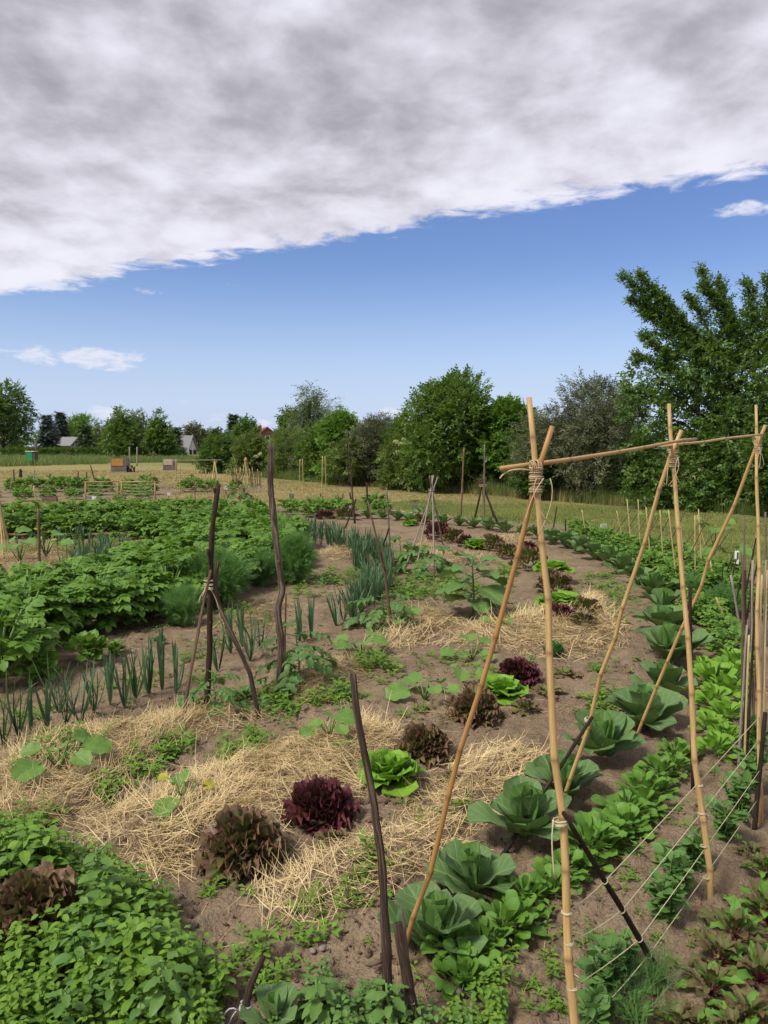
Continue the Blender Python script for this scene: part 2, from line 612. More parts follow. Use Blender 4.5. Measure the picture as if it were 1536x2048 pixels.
def wood_mat(name, c1, c2, c3, rough=0.85, bstr=0.8, grain=1.0):
    """round wood: luv = (cos, sin, length along)"""
    m, t = mat(name)
    uv = t.attr('luv', 'Vector')
    v1 = t.vm('MULTIPLY', uv, (1.4, 1.4, 6.0 * grain))
    streak = t.noise(t.vm('MULTIPLY', uv, (5.0, 5.0, 9.0 * grain)), 1.5, 6, 0.74, 0.6)
    patch = t.noise(v1, 1.0, 4, 0.6)
    oi = t.new('ShaderNodeObjectInfo').outputs['Random']
    c = t.mix(t.ss(streak, 0.34, 0.66), c1, c2)
    c = t.mix(t.ss(t.m('ADD', patch, t.m('MULTIPLY', t.m('SUBTRACT', oi, 0.5), 0.2)), 0.56, 0.72), c, c3)
    finish(t, c, rough, 0.15, streak, bstr, 0.006)
    return m


M = {}
M['cabbage'] = leaf_mat('cabbage_leaf', (0.071, 0.149, 0.047), (0.152, 0.251, 0.089), vein=(0.268, 0.374, 0.155), veinw=0.45, rough=0.6, spec=0.25, trans=0.15, lat=6.0)
M['cabbage_young'] = leaf_mat('cabbage_heart_leaf', (0.091, 0.209, 0.052), (0.152, 0.286, 0.073), vein=(0.293, 0.418, 0.155), veinw=0.55, rough=0.5, trans=0.2, lat=6.0)
M['lettuce_green'] = leaf_mat('green_lettuce_leaf', (0.13, 0.32, 0.022), (0.26, 0.48, 0.045), vein=(0.36, 0.52, 0.14), veinw=0.4, rough=0.42, trans=0.3, lat=5.0)
M['lettuce_red'] = leaf_mat('red_lettuce_leaf', (0.058, 0.017, 0.021), (0.111, 0.026, 0.034), tip=(0.104, 0.023, 0.033), rough=0.52, spec=0.3, trans=0.08, nscale=60)
M['lettuce_bronze'] = leaf_mat('bronze_lettuce_leaf', (0.091, 0.143, 0.031), (0.182, 0.234, 0.048), tip=(0.195, 0.094, 0.074), tip_lo=0.6, tip_hi=1.1, rough=0.45, trans=0.15, nscale=50)
M['lettuce_dark'] = leaf_mat('dark_green_lettuce_leaf', (0.03, 0.12, 0.03), (0.06, 0.2, 0.05), rough=0.4, trans=0.15)
M['radish'] = leaf_mat('radish_leaf', (0.091, 0.226, 0.028), (0.165, 0.330, 0.047), vein=(0.244, 0.396, 0.103), veinw=0.35, trans=0.25, lat=6.0)
M['spinach'] = leaf_mat('bright_leaf', (0.128, 0.303, 0.026), (0.232, 0.440, 0.043), vein=(0.317, 0.484, 0.103), veinw=0.35, trans=0.28, lat=6.0)
M['potato'] = leaf_mat('potato_leaf', (0.085, 0.204, 0.031), (0.201, 0.363, 0.053), vein=(0.195, 0.341, 0.077), veinw=0.3, trans=0.34, nscale=20)
M['weed'] = leaf_mat('weed_leaf', (0.085, 0.193, 0.021), (0.189, 0.336, 0.039), vein=(0.244, 0.396, 0.077), veinw=0.3, trans=0.28, lat=5.0)
M['weed2'] = leaf_mat('goosefoot_leaf', (0.081, 0.185, 0.038), (0.149, 0.263, 0.060), trans=0.22)
M['leek'] = leaf_mat('leek_leaf', (0.061, 0.138, 0.069), (0.116, 0.209, 0.103), trans=0.15, rough=0.5, objvar=0.6)
M['squash'] = leaf_mat('squash_leaf', (0.098, 0.220, 0.039), (0.177, 0.308, 0.065), vein=(0.293, 0.396, 0.138), veinw=0.3, trans=0.22, lat=5.0)
M['squash_yellow'] = leaf_mat('yellowed_leaf', (0.36, 0.33, 0.03), (0.50, 0.40, 0.06), trans=0.25)
M['sunflower'] = leaf_mat('sunflower_leaf', (0.085, 0.182, 0.047), (0.140, 0.248, 0.065), vein=(0.244, 0.363, 0.129), veinw=0.5, trans=0.2, lat=5.0)
M['tomato'] = leaf_mat('tomato_leaf', (0.067, 0.160, 0.039), (0.122, 0.231, 0.056), trans=0.2)
M['pea'] = leaf_mat('pea_leaf', (0.085, 0.204, 0.047), (0.152, 0.286, 0.073), trans=0.25)
M['dill'] = leaf_mat('fennel_frond', (0.13, 0.28, 0.08), (0.20, 0.40, 0.13), trans=0.45)
M['beet'] = leaf_mat('beet_leaf', (0.075, 0.115, 0.030), (0.150, 0.190, 0.050), vein=(0.15, 0.03, 0.04), veinw=0.4, tip=(0.13, 0.065, 0.035), tip_lo=0.5, tip_hi=1.2, blotch=(0.105, 0.052, 0.035), trans=0.1, rough=0.5)
M['bean'] = leaf_mat('bean_leaf', (0.091, 0.215, 0.031), (0.189, 0.341, 0.053), trans=0.28)
M['stem_green'] = plain_mat('green_stem', (0.10, 0.20, 0.05), (0.17, 0.28, 0.08), 20)
M['stem_red'] = plain_mat('beet_stem', (0.10, 0.015, 0.02), (0.16, 0.03, 0.04), 20)
M['straw'] = leaf_mat('straw', (0.40, 0.285, 0.125), (0.78, 0.61, 0.33), rough=0.5, spec=0.35, trans=0.1, nscale=9.0, objvar=0.0)
M['twine'] = plain_mat('twine', (0.42, 0.32, 0.19), (0.60, 0.48, 0.31), 300, 0.9)
M['string'] = plain_mat('pale_string', (0.50, 0.44, 0.28), (0.66, 0.59, 0.40), 300, 0.9)
M['grey_string'] = plain_mat('grey_string', (0.35, 0.34, 0.36), (0.55, 0.54, 0.56), 300, 0.9)
M['dark_wood'] = wood_mat('dark_bark', (0.022, 0.014, 0.011), (0.085, 0.055, 0.042), (0.14, 0.10, 0.078))
M['pole_wood'] = wood_mat('weathered_pole', (0.035, 0.022, 0.017), (0.14, 0.095, 0.075), (0.23, 0.18, 0.145))
M['grey_wood'] = wood_mat('grey_branch', (0.11, 0.085, 0.07), (0.25, 0.205, 0.17), (0.34, 0.29, 0.25))
M['black_wood'] = wood_mat('black_stick', (0.014, 0.010, 0.008), (0.060, 0.043, 0.033), (0.11, 0.085, 0.066))
M['twig'] = wood_mat('brown_twig', (0.09, 0.055, 0.035), (0.20, 0.135, 0.09), (0.26, 0.19, 0.14))
M['timber'] = plain_mat('sawn_timber', (0.30, 0.19, 0.10), (0.46, 0.32, 0.18), 10, stretch=(1, 1, 6))
M['grey_board'] = plain_mat('weathered_board', (0.13, 0.115, 0.11), (0.26, 0.235, 0.225), 8, stretch=(6, 1, 1))
M['orange_board'] = plain_mat('orange_board', (0.42, 0.21, 0.055), (0.52, 0.28, 0.085), 6)
M['pale_board'] = plain_mat('pale_board', (0.42, 0.35, 0.27), (0.54, 0.46, 0.37), 6)
M['green_paint'] = plain_mat('green_panel', (0.018, 0.22, 0.075), (0.025, 0.27, 0.095), 6, 0.5)
M['white_paint'] = plain_mat('white_paint', (0.66, 0.66, 0.66), (0.78, 0.78, 0.78), 6, 0.5)
M['brown_paint'] = plain_mat('brown_panel', (0.07, 0.05, 0.04), (0.12, 0.09, 0.07), 8)
M['slate'] = plain_mat('grey_roof_tiles', (0.17, 0.17, 0.185), (0.26, 0.26, 0.28), 30, 0.8)
M['red_tiles'] = plain_mat('red_roof_tiles', (0.20, 0.058, 0.045), (0.30, 0.095, 0.07), 30, 0.8)
M['render_white'] = plain_mat('white_render', (0.62, 0.62, 0.64), (0.74, 0.74, 0.75), 5)
M['brick_wall'] = plain_mat('brown_wall', (0.16, 0.09, 0.07), (0.22, 0.13, 0.1), 20)
M['glass_dark'] = plain_mat('window_glass', (0.02, 0.025, 0.03), (0.04, 0.045, 0.05), 5, 0.1, 0.5)
M['rubber'] = plain_mat('tyre_rubber', (0.015, 0.015, 0.015), (0.03, 0.03, 0.03), 5)
M['car_white'] = plain_mat('white_car_paint', (0.60, 0.62, 0.66), (0.68, 0.70, 0.74), 3, 0.25, 0.5)
M['car_blue'] = plain_mat('grey_blue_car_paint', (0.22, 0.26, 0.33), (0.27, 0.31, 0.38), 3, 0.25, 0.5)
M['sign_blue'] = plain_mat('grey_blue_board', (0.15, 0.16, 0.22), (0.21, 0.22, 0.29), 8)
M['crate_red'] = plain_mat('reddish_board', (0.20, 0.10, 0.11), (0.29, 0.16, 0.16), 8)
M['flower_yellow'] = plain_mat('yellow_petal', (0.75, 0.50, 0.02), (0.85, 0.60, 0.04), 30)
M['flower_orange'] = plain_mat('orange_petal', (0.75, 0.26, 0.02), (0.85, 0.34, 0.04), 30)
M['stone'] = plain_mat('field_stone', (0.17, 0.14, 0.12), (0.30, 0.25, 0.22), 25, 0.85)


def bamboo_mat():
    m, t = mat('bamboo')
    uv = t.attr('luv', 'Vector')
    var = t.attr('var')
    oi = t.new('ShaderNodeObjectInfo').outputs['Random']
    n = t.noise(t.vm('MULTIPLY', uv, (1.2, 1.2, 9.0)), 1.2, 5, 0.6)
    s = t.noise(t.vm('MULTIPLY', uv, (9, 9, 3.0)), 1.5, 4, 0.6)
    c = t.mix(t.ss(n, 0.3, 0.7), (0.45, 0.29, 0.115), (0.62, 0.43, 0.19))
    c = t.mix(t.ss(oi, 0.55, 1.0, 0.0, 0.75), c, (0.37, 0.165, 0.045))
    c = t.mix(t.ss(s, 0.60, 0.8, 0.0, 0.6), c, (0.23, 0.12, 0.045))
    grey = t.noise(t.vm('MULTIPLY', uv, (1.5, 1.5, 3.5)), 1.3, 4, 0.65)
    c = t.mix(t.ss(grey, 0.52, 0.72, 0.0, 0.6), c, (0.36, 0.29, 0.20))
    spot = t.noise(t.vm('MULTIPLY', uv, (6, 6, 40.0)), 2.0, 3, 0.6)
    c = t.mix(t.ss(spot, 0.66, 0.74, 0.0, 0.6), c, (0.12, 0.07, 0.03))
    c = t.mix(t.m('MULTIPLY', var, 0.75), c, (0.16, 0.085, 0.03))
    finish(t, c, 0.42, 0.4, s, 0.25, 0.002)
    return m


M['bamboo'] = bamboo_mat()
M['cane'] = wood_mat('pale_cane', (0.36, 0.26, 0.11), (0.52, 0.41, 0.20), (0.60, 0.50, 0.28), bstr=0.2)
M['cane_grey'] = wood_mat('grey_cane', (0.19, 0.155, 0.13), (0.34, 0.285, 0.25), (0.44, 0.385, 0.35), bstr=0.3)


# ---------------------------------------------------------------- the ground: one sheet, fine near the beds, reaching the horizon
def ground_mat():
    m, t = mat('ground')
    geo = t.new('ShaderNodeNewGeometry')
    p = geo.outputs['Position']
    z = t.new('ShaderNodeAttribute', attribute_name='zone').outputs['Color']
    zs = t.new('ShaderNodeSeparateColor')
    t.l.new(z, zs.inputs[0])
    soil, dry, damp = zs.outputs
    # soil
    n1 = t.noise(p, 1.7, 5, 0.6)
    n2 = t.noise(p, 14.0, 6, 0.65)
    n3 = t.noise(p, 90.0, 4, 0.6)
    s = t.mix(t.ss(n1, 0.34, 0.66), (0.182, 0.128, 0.080), (0.288, 0.212, 0.138))
    s = t.mix(t.ss(n2, 0.35, 0.7, 0.0, 0.75), s, (0.325, 0.248, 0.17))
    s = t.mix(t.ss(n3, 0.42, 0.66, 0.0, 0.45), s, (0.108, 0.077, 0.053))
    vor = t.new('ShaderNodeTexVoronoi', feature='F1')
    t.put(vor.inputs['Vector'], p)
    vor.inputs['Scale'].default_value = 55.0
    vr, _, _ = t.sep(vor.outputs['Color'])
    peb = t.m('MULTIPLY', t.ss(vor.outputs['Distance'], 0.14, 0.26, 1.0, 0.0), t.ss(vr, 0.86, 0.9))
    s = t.mix(t.m('MULTIPLY', peb, 0.7), s, (0.27, 0.225, 0.19))
    # mown grass: green, with worn straw-coloured stretches
    g1 = t.noise(p, 0.5, 5, 0.62)
    g2 = t.noise(t.vm('MULTIPLY', p, (1.0, 0.35, 1.0)), 5.0, 5, 0.65)
    g3 = t.noise(p, 30.0, 4, 0.7)
    gg = t.mix(t.ss(g2, 0.3, 0.7), (0.115, 0.155, 0.042), (0.205, 0.235, 0.080))
    gg = t.mix(t.ss(g3, 0.35, 0.7, 0.0, 0.5), gg, (0.19, 0.20, 0.08))
    dd = t.mix(t.ss(g2, 0.32, 0.68), (0.27, 0.205, 0.092), (0.385, 0.29, 0.135))
    dd = t.mix(t.ss(g3, 0.4, 0.65, 0.0, 0.5), dd, (0.17, 0.175, 0.06))
    k = t.m('ADD', dry, t.m('MULTIPLY', t.m('SUBTRACT', g1, 0.5), 1.5), clamp=True)
    k = t.m('MULTIPLY', k, t.ss(dry, 0.0, 0.25))
    gr = t.mix(k, gg, dd)
    c = t.mix(t.ss(t.m('ADD', soil, t.m('MULTIPLY', t.m('SUBTRACT', g3, 0.5), 0.8)), 0.35, 0.65), gr, s)
    b = t.m('ADD', t.m('MULTIPLY', n2, 0.6), t.m('MULTIPLY', n3, 0.5))
    b = t.m('ADD', b, t.m('MULTIPLY', peb, 0.6))
    finish(t, c, 0.92, 0.12, b, 1.0, 0.028)
    return m


def make_ground():
    front = np.radians(np.arange(-40, 40.01, 0.3))
    rest = np.radians(np.arange(46, 315, 6.0))
    th = np.concatenate([front, rest])
    rr = [0.35]
    while rr[-1] < 70:
        rr.append(rr[-1] * (1.0105 if rr[-1] > 1.3 else 1.06))
    while rr[-1] < 6000:
        rr.append(rr[-1] * 1.25)
    rr = np.array(rr)
    T_, R_ = np.meshgrid(th, rr)
    X, Y = R_ * np.sin(T_), R_ * np.cos(T_)
    Z = np.zeros_like(X)
    m = R_ < 45
    Z[m] = H(X[m], Y[m])
    n, k = len(rr), len(th)
    V = np.stack([X, Y, Z], -1).reshape(-1, 3)
    idx = np.arange(n * k).reshape(n, k)
    nx = np.roll(idx, -1, axis=1)
    Q = np.stack([idx[:-1], idx[1:], nx[1:], nx[:-1]], -1).reshape(-1, 4)
    T = [(n * k, int(idx[0, j]), int(nx[0, j])) for j in range(k)]
    V = np.concatenate([V, [[0, 0, 0]]])
    g = Geo()
    g.add(V, Q, T)
    me = g.mesh('ground', ground_mat())
    x, y = V[:, 0], V[:, 1]
    wx = x + 0.5 * (vnoise(x * 1.3, y * 1.3, 11) - 0.5)
    wy = y + 0.9 * (vnoise(x * 1.1, y * 1.1, 12) - 0.5)
    soil = np.clip(0.5 + edge_dist(wx, wy, GARDEN) / 1.0, 0, 1)
    for fb in FAR_BEDS:
        soil = np.maximum(soil, np.clip(0.5 + edge_dist(wx, wy, fb) / 1.0, 0, 1))
    r = np.hypot(x, y)
    dry = np.clip(0.5 + edge_dist(wx, wy, DRY) / 5.0, 0, 1) * 0.85
    dry = np.maximum(dry, np.clip(0.18 + 0.25 * vnoise(x * .08, y * .08, 9), 0, 1) * (r < 300))
    col = np.stack([soil, dry, np.zeros_like(dry), np.ones_like(dry)], -1)
    a = me.attributes.new('zone', 'FLOAT_COLOR', 'POINT')
    a.data.foreach_set('color', col.astype(np.float32).ravel())
    o = link('ground', me)
    tag(o, 'bare brown garden soil running out into mown dry grass', None, None, 'structure')


make_ground()


# ---------------------------------------------------------------- trees and shrubs
def leaf_cols(name, c1, c2, trans=0.36, rough=0.5, tip=None):
    return leaf_mat(name, c1, c2, trans=trans, rough=rough, objvar=0.15, nscale=1.6, tip=tip, tip_lo=0.9, tip_hi=1.5)


TL = {
    'dark': leaf_cols('dark_broad_leaf', (0.051, 0.112, 0.027), (0.148, 0.260, 0.059)),
    'mid': leaf_cols('mid_broad_leaf', (0.071, 0.148, 0.032), (0.205, 0.328, 0.068)),
    'bright': leaf_cols('bright_broad_leaf', (0.092, 0.212, 0.034), (0.240, 0.423, 0.073)),
    'olive': leaf_cols('olive_leaf', (0.092, 0.137, 0.037), (0.219, 0.280, 0.079)),
    'grey': leaf_cols('grey_green_leaf', (0.088, 0.104, 0.059), (0.233, 0.239, 0.140), 0.15),
    'spruce': leaf_cols('spruce_needle', (0.034, 0.057, 0.041), (0.099, 0.137, 0.102), 0.05, 0.6),
    'firgreen': leaf_cols('fir_needle', (0.028, 0.062, 0.024), (0.092, 0.150, 0.049), 0.05, 0.6),
    'birch': leaf_cols('birch_leaf', (0.078, 0.116, 0.051), (0.198, 0.253, 0.116), 0.2),
    'right': leaf_mat('plum_leaf', (0.064, 0.135, 0.035), (0.211, 0.346, 0.075), trans=0.36, rough=0.42, spec=0.4, objvar=0.1, nscale=1.3),
    'blossom': plain_mat('elder_blossom', (0.27, 0.31, 0.12), (0.38, 0.41, 0.19), 40),
}
M['bark'] = plain_mat('tree_bark', (0.045, 0.035, 0.028), (0.10, 0.08, 0.065), 25, 0.9, stretch=(1, 1, .3), bstr=0.8, bdist=0.02)


def sprig(n, L, lw, ll, seed, droop=0.3):
    """a twig with n leaves, along +Y; each leaf is a folded diamond"""
    rg = np.random.default_rng(seed)
    g = Geo()
    for i in range(n):
        f = (i + 0.6) / n
        base = np.array([0, f * L, -droop * L * f * f * 0.5])
        side = -1 if i % 2 else 1
        d = np.array([side * rg.uniform(0.5, 1.0), rg.uniform(0.2, 0.9), rg.uniform(-0.7, 0.35)])
        if i == n - 1:
            d = np.array([0.1, 1, -0.2])
        l = ll * rg.uniform(0.75, 1.2)
        B = bases(d, [rg.uniform(-.5, .5), rg.uniform(-.4, .4), 1.0])[0]
        w = lw * l
        V = np.array([(0, 0, 0), (-w, l * .45, w * .45), (w, l * .45, w * .45), (0, l, -l * .12)])
        T = [(0, 3, 1), (0, 2, 3)]
        g.add(V @ B.T + base, None, T, 0.5 + rg.uniform(-.18, .18), np.tile([[0.2, 0.5, 0]], (4, 1)))
    return g.arr()


def needle_sprig(n, L, ll, seed):
    rg = np.random.default_rng(seed)
    g = Geo()
    for i in range(n):
        f = (i + 0.3) / n
        d = np.array([(-1 if i % 2 else 1) * rg.uniform(.5, 1), rg.uniform(.5, 1), rg.uniform(-.35, .35)])
        l = ll * (1.15 - 0.6 * f)
        B = bases(d, [0, 0, 1])[0]
        w = l * 0.13
        V = np.array([(-w, 0, 0), (w, 0, 0), (0, l, -l * .1)])
        g.add(V @ B.T + np.array([0, f * L, 0]), None, [(0, 1, 2)], 0.5 + rg.uniform(-.15, .15), np.tile([[0.2, 0.5, 0]], (3, 1)))
    return g.arr()


SPR = {
    'broad': [sprig(7, 1.0, 0.30, 0.42, s) for s in (1, 2, 3)],
    'narrow': [sprig(9, 1.0, 0.13, 0.40, s, 0.5) for s in (4, 5, 6)],
    'droop': [sprig(9, 1.2, 0.25, 0.24, s, 1.6) for s in (7, 8, 9)],
    'needle': [needle_sprig(16, 1.0, 0.5, s) for s in (10, 11)],
}


def limb(p0, p1, r0, r1, rg, n=6, wob=0.06, sides=6, g=None):
    p0, p1 = np.array(p0, float), np.array(p1, float)
    ln = np.linalg.norm(p1 - p0)
    f = np.linspace(0, 1, n)
    pts = p0 + (p1 - p0) * f[:, None]
    pts[1:-1] += rg.normal(0, wob * ln, (n - 2, 3)) * 0.5
    pts[:, 2] += np.sin(f * np.pi) * ln * 0.05
    return tube(pts, r0 + (r1 - r0) * f, sides, True, 0.5, 0.1, 0.06, rg, g)


def lobes_for(kind, h, rx, rg):
    """(centre, radius) list of a crown h high and 2 rx wide standing on the ground"""
    L = []
    if kind in ('shrub', 'bush'):
        n = 16 if kind == 'shrub' else 11
        for i in range(n):
            a = i * 2.4 + rg.uniform(-.4, .4)
            f = rg.uniform(0.0, 1.0) ** 0.8
            zz = h * (0.10 + 0.72 * f)
            prof = math.sqrt(max(0.05, 1 - (f * 0.92) ** 2.2))
            d = rx * prof * rg.uniform(0.25, 0.72)
            L.append((np.array([math.cos(a) * d, math.sin(a) * d, zz]), min(rx * 0.5, h * 0.3) * rg.uniform(0.55, 0.95)))
        L.append((np.array([0, 0, h * 0.72]), min(rx * 0.5, h * 0.27)))
    elif kind in ('tree', 'birch'):
        n = 17
        for i in range(n):
            a = i * 2.4 + rg.uniform(-.4, .4)
            f = (i + rg.uniform(0, .8)) / n
            zz = h * (0.24 + 0.62 * f)
            prof = math.sin(math.pi * (0.22 + 0.68 * f)) ** 0.7
            d = rx * prof * rg.uniform(0.3, 0.68)
            L.append((np.array([math.cos(a) * d, math.sin(a) * d, zz]), rx * 0.44 * rg.uniform(0.6, 1.0) * (0.6 + .4 * prof)))
        L.append((np.array([0, 0, h * 0.86]), h * 0.13))
    elif kind == 'cone':
        n = 20
        for i in range(n):
            a = i * 2.4 + rg.uniform(-.4, .4)
            f = (i + .3) / n
            zz = h * (0.12 + 0.76 * f)
            prof = min(1.0, 1.2 * (1 - f) ** 0.75 + 0.08)
            d = rx * prof * rg.uniform(0.3, 0.66)
            L.append((np.array([math.cos(a) * d, math.sin(a) * d, zz]), rx * 0.42 * prof * rg.uniform(0.7, 1.05) + 0.1))
        L.append((np.array([0, 0, h * 0.9]), h * 0.08))
    return L


def crown_geo(L, n_s, size, spr, rg, lean=0.25, gap=0.36, zmin=0.05, bottom=-1.0):
    rads = np.array([l[1] for l in L])
    cent = np.array([l[0] for l in L])
    n = int(n_s)
    pick = rg.choice(len(L), n, p=rads ** 2 / (rads ** 2).sum())
    d = rg.normal(0, 1, (n, 3))
    d /= np.linalg.norm(d, axis=1, keepdims=True)
    k = 0.45 + 0.6 * rg.random(n) ** 0.55
    pos = cent[pick] + d * (rads[pick] * k)[:, None]
    off = rg.uniform(0, 99)
    s = 2.2 / max(0.8, np.median(rads))
    hole = 0.55 * vnoise(pos[:, 0] * s * 1.1 + pos[:, 2] * s * .7 + off, pos[:, 1] * s * 1.1 - pos[:, 2] * s * .8, 3) + 0.45 * vnoise(pos[:, 0] * s * 2.7 + off, pos[:, 2] * s * 2.7 + pos[:, 1] * s, 4)
    keep = (pos[:, 2] > zmin) & (hole > gap)
    pos, d, k, hole = pos[keep], d[keep], k[keep], hole[keep]
    n = len(pos)
    Y = d * 0.8 + rg.normal(0, .45, (n, 3)) + np.array([0, 0, lean])
    sc = size * rg.uniform(0.65, 1.3, n)
    B = bases(Y, [0, 0, 1.0], rg.uniform(-.8, .8, n)) * sc[:, None, None]
    var = np.clip(0.15 + 0.55 * (hole - .2) + rg.normal(0, .16, n), 0, 1)
    g = Geo()
    ch = rg.integers(0, len(spr), n)
    for i, a in enumerate(spr):
        m = ch == i
        g.scatter(a, B[m], pos[m], var[m])
    return g


def spruce_geo(h, rx, rg, size, dens=1.0):
    g, b = Geo(), Geo()
    tiers = int(h * 4.5)
    Ys, Ps, S = [], [], []
    for i in range(tiers):
        f = (i + .3) / tiers
        z = h * (0.05 + 0.93 * f) + rg.uniform(-.15, .15)
        L = rx * (1 - f) ** 0.85 * rg.uniform(.85, 1.1) + 0.12
        nb = int(6 + 4 * (1 - f))
        for j in range(nb):
            a = j * 6.283 / nb + i * 1.1 + rg.uniform(-.25, .25)
            l = L * rg.uniform(.72, 1.12)
            dv = np.array([math.cos(a), math.sin(a), -0.22 + .5 * f])
            m = max(2, int(l / (size * .42) * dens))
            for q in range(m):
                t = (q + .4) / m
                p = dv * l * t + np.array([0, 0, z - .18 * l * t * (1 - t)])
                for sd in (-1, 1):
                    y = dv + sd * np.array([-math.sin(a), math.cos(a), 0]) * rg.uniform(.3, 1.0) + np.array([0, 0, rg.uniform(-1.0, .25)])
                    Ys.append(y)
                    Ps.append(p)
                    S.append(size * rg.uniform(.7, 1.2) * (1.1 - .45 * t))
    Ys, Ps, S = np.array(Ys), np.array(Ps), np.array(S)
    B = bases(Ys, [0, 0, 1.0], rg.uniform(-.5, .5, len(S))) * S[:, None, None]
    ch = rg.integers(0, 2, len(S))
    var = np.clip(.45 + rg.normal(0, .2, len(S)), 0, 1)
    for i in range(2):
        m = ch == i
        g.scatter(SPR['needle'][i], B[m], Ps[m], var[m])
    return g


FT = 'garden trees on the far side of the field'
HG = 'shrubs of the hedge along the lawn'


def make_tree(name, label, cat, px, base_py, top_py, w_px, kind, leafm, seed, n_s=2600, size=0.28, spr='broad', Y=None, group=None, gap=0.36, lobes=None, lean=0.25):
    rg = np.random.default_rng(seed)
    far = group == FT                            # far crowns: fewer, larger sprigs
    n_s, size = (n_s * .46, size * 1.32) if far else (n_s * .64, size * 1.18)
    if Y is None:
        x, y = G(px, base_py)
    else:
        y = Y
        x = P(px, base_py, Y).x
    h = P(px, top_py, y).z
    rx = w_px * y / F / 2
    root = thing(name, label, cat, (x, y, 0), group=group)
    tg = Geo()
    if kind in ('spruce',):
        tube([(0, 0, -.1), (0.02, 0, h * .5), (0, 0, h * .97)], [h * .022 + .03, h * .014, .012], 6, g=tg)
        cg = spruce_geo(h, rx, rg, size)
    else:
        L = lobes if lobes is not None else lobes_for(kind, h, rx, rg)
        tr = max(0.05, h * 0.022)
        if kind in ('tree', 'birch', 'cone'):
            limb((0, 0, -.1), (rg.uniform(-.1, .1), 0, h * .8), tr * 1.4, tr * .3, rg, 8, 0.02, 8, tg)
            for c, r in L[::2]:
                z0 = max(0.15 * h, c[2] - r * 1.2 - np.hypot(c[0], c[1]) * .5)
                limb((0, 0, z0), c, tr * .5, tr * .12, rg, 6, .06, 5, tg)
        else:
            for c, r in L:
                limb((c[0] * .12, c[1] * .12, -.05), c, tr * .6, tr * .15, rg, 6, .06, 5, tg)
        cg = crown_geo(L, n_s, size, SPR[spr], rg, lean, gap)
    link('trunk', tg.mesh('trunk', M['bark']), root)
    link('crown', cg.mesh('crown', TL[leafm]), root)
    return root


make_tree('broadleaf_tree', 'tallest dark broadleaf tree at the end of the far tree line', 'tree', 8, 914, 762, 140, 'tree', 'dark', 21, 6500, 0.62, group=FT, gap=0.40)
make_tree('broadleaf_tree', 'low pale green bush beneath the tallest far tree', 'tree', 30, 912, 880, 60, 'bush', 'olive', 22, 1200, 0.5, group=FT)
make_tree('spruce_tree', 'blue-grey spruce beside the tallest far tree', 'tree', 97, 914, 828, 62, 'spruce', 'spruce', 23, size=0.72, group=FT)
make_tree('spruce_tree', 'blue-grey spruce with its tip above the round pale tree', 'tree', 124, 911, 822, 62, 'spruce', 'spruce', 24, size=0.75, group=FT)
make_tree('broadleaf_tree', 'round light green tree above the grey shed roof', 'tree', 160, 910, 832, 84, 'tree', 'bright', 25, 3600, 0.6, group=FT)
make_tree('spruce_tree', 'dark green fir in front of the grey shed roof', 'tree', 172, 915, 850, 56, 'spruce', 'firgreen', 26, size=0.66, group=FT)
make_tree('broadleaf_tree', 'brownish dark tree between the fir and the cone shaped tree', 'tree', 200, 912, 846, 50, 'cone', 'olive', 27, 1900, 0.5, group=FT)
make_tree('hornbeam_tree', 'cone shaped green tree behind the pallet tower with orange board', 'tree', 243, 917, 813, 82, 'cone', 'mid', 28, 5200, 0.48, group=FT, gap=.3)
make_tree('broadleaf_tree', 'pale tree whose top shows between two cone shaped trees', 'tree', 277, 910, 822, 60, 'tree', 'olive', 29, 2400, 0.55, group=FT)
make_tree('hornbeam_tree', 'second cone shaped green tree, nearer the white gable', 'tree', 320, 917, 824, 72, 'cone', 'mid', 30, 4800, 0.46, group=FT, gap=.3)
make_tree('spruce_tree', 'small dark spruce against the white gable house', 'tree', 352, 914, 851, 42, 'spruce', 'spruce', 31, size=0.6, group=FT)
make_tree('broadleaf_tree', 'loose grey-green tree just beyond the white gable', 'tree', 387, 908, 848, 52, 'tree', 'grey', 32, 1700, 0.7, group=FT)
make_tree('spruce_tree', 'small far spruce between gable house and dark spruce', 'tree', 407, 906, 858, 26, 'spruce', 'firgreen', 33, size=0.9, group=FT)
make_tree('broadleaf_tree', 'low far green tree right above the small white roof', 'tree', 422, 906, 862, 36, 'tree', 'dark', 34, 900, 0.8, group=FT)
make_tree('spruce_tree', 'thin twin topped far spruce next to dark spruce', 'tree', 432, 907, 857, 22, 'spruce', 'spruce', 35, size=0.8, group=FT)
make_tree('spruce_tree', 'dark spruce standing beside the red roofed house', 'tree', 468, 912, 827, 46, 'spruce', 'firgreen', 36, size=0.75, group=FT)
make_tree('broadleaf_tree', 'round dark tree in front of the red roof', 'tree', 492, 917, 838, 62, 'tree', 'dark', 37, 2600, 0.5, group=FT)
make_tree('birch_tree', 'tall airy birch with drooping twigs above the hedge', 'tree', 619, 930, 770, 88, 'birch', 'birch', 38, 5200, 0.5, 'droop', group=FT, gap=.42, lean=-.3)
make_tree('broadleaf_tree', 'dark green tree tucked under the birch', 'tree', 580, 925, 823, 56, 'tree', 'mid', 39, 2600, 0.5, group=FT)
make_tree('birch_tree', 'small slim birch top next to the tall birch', 'tree', 668, 925, 800, 34, 'birch', 'birch', 40, 1100, 0.5, 'droop', group=FT, gap=.42, lean=-.3)

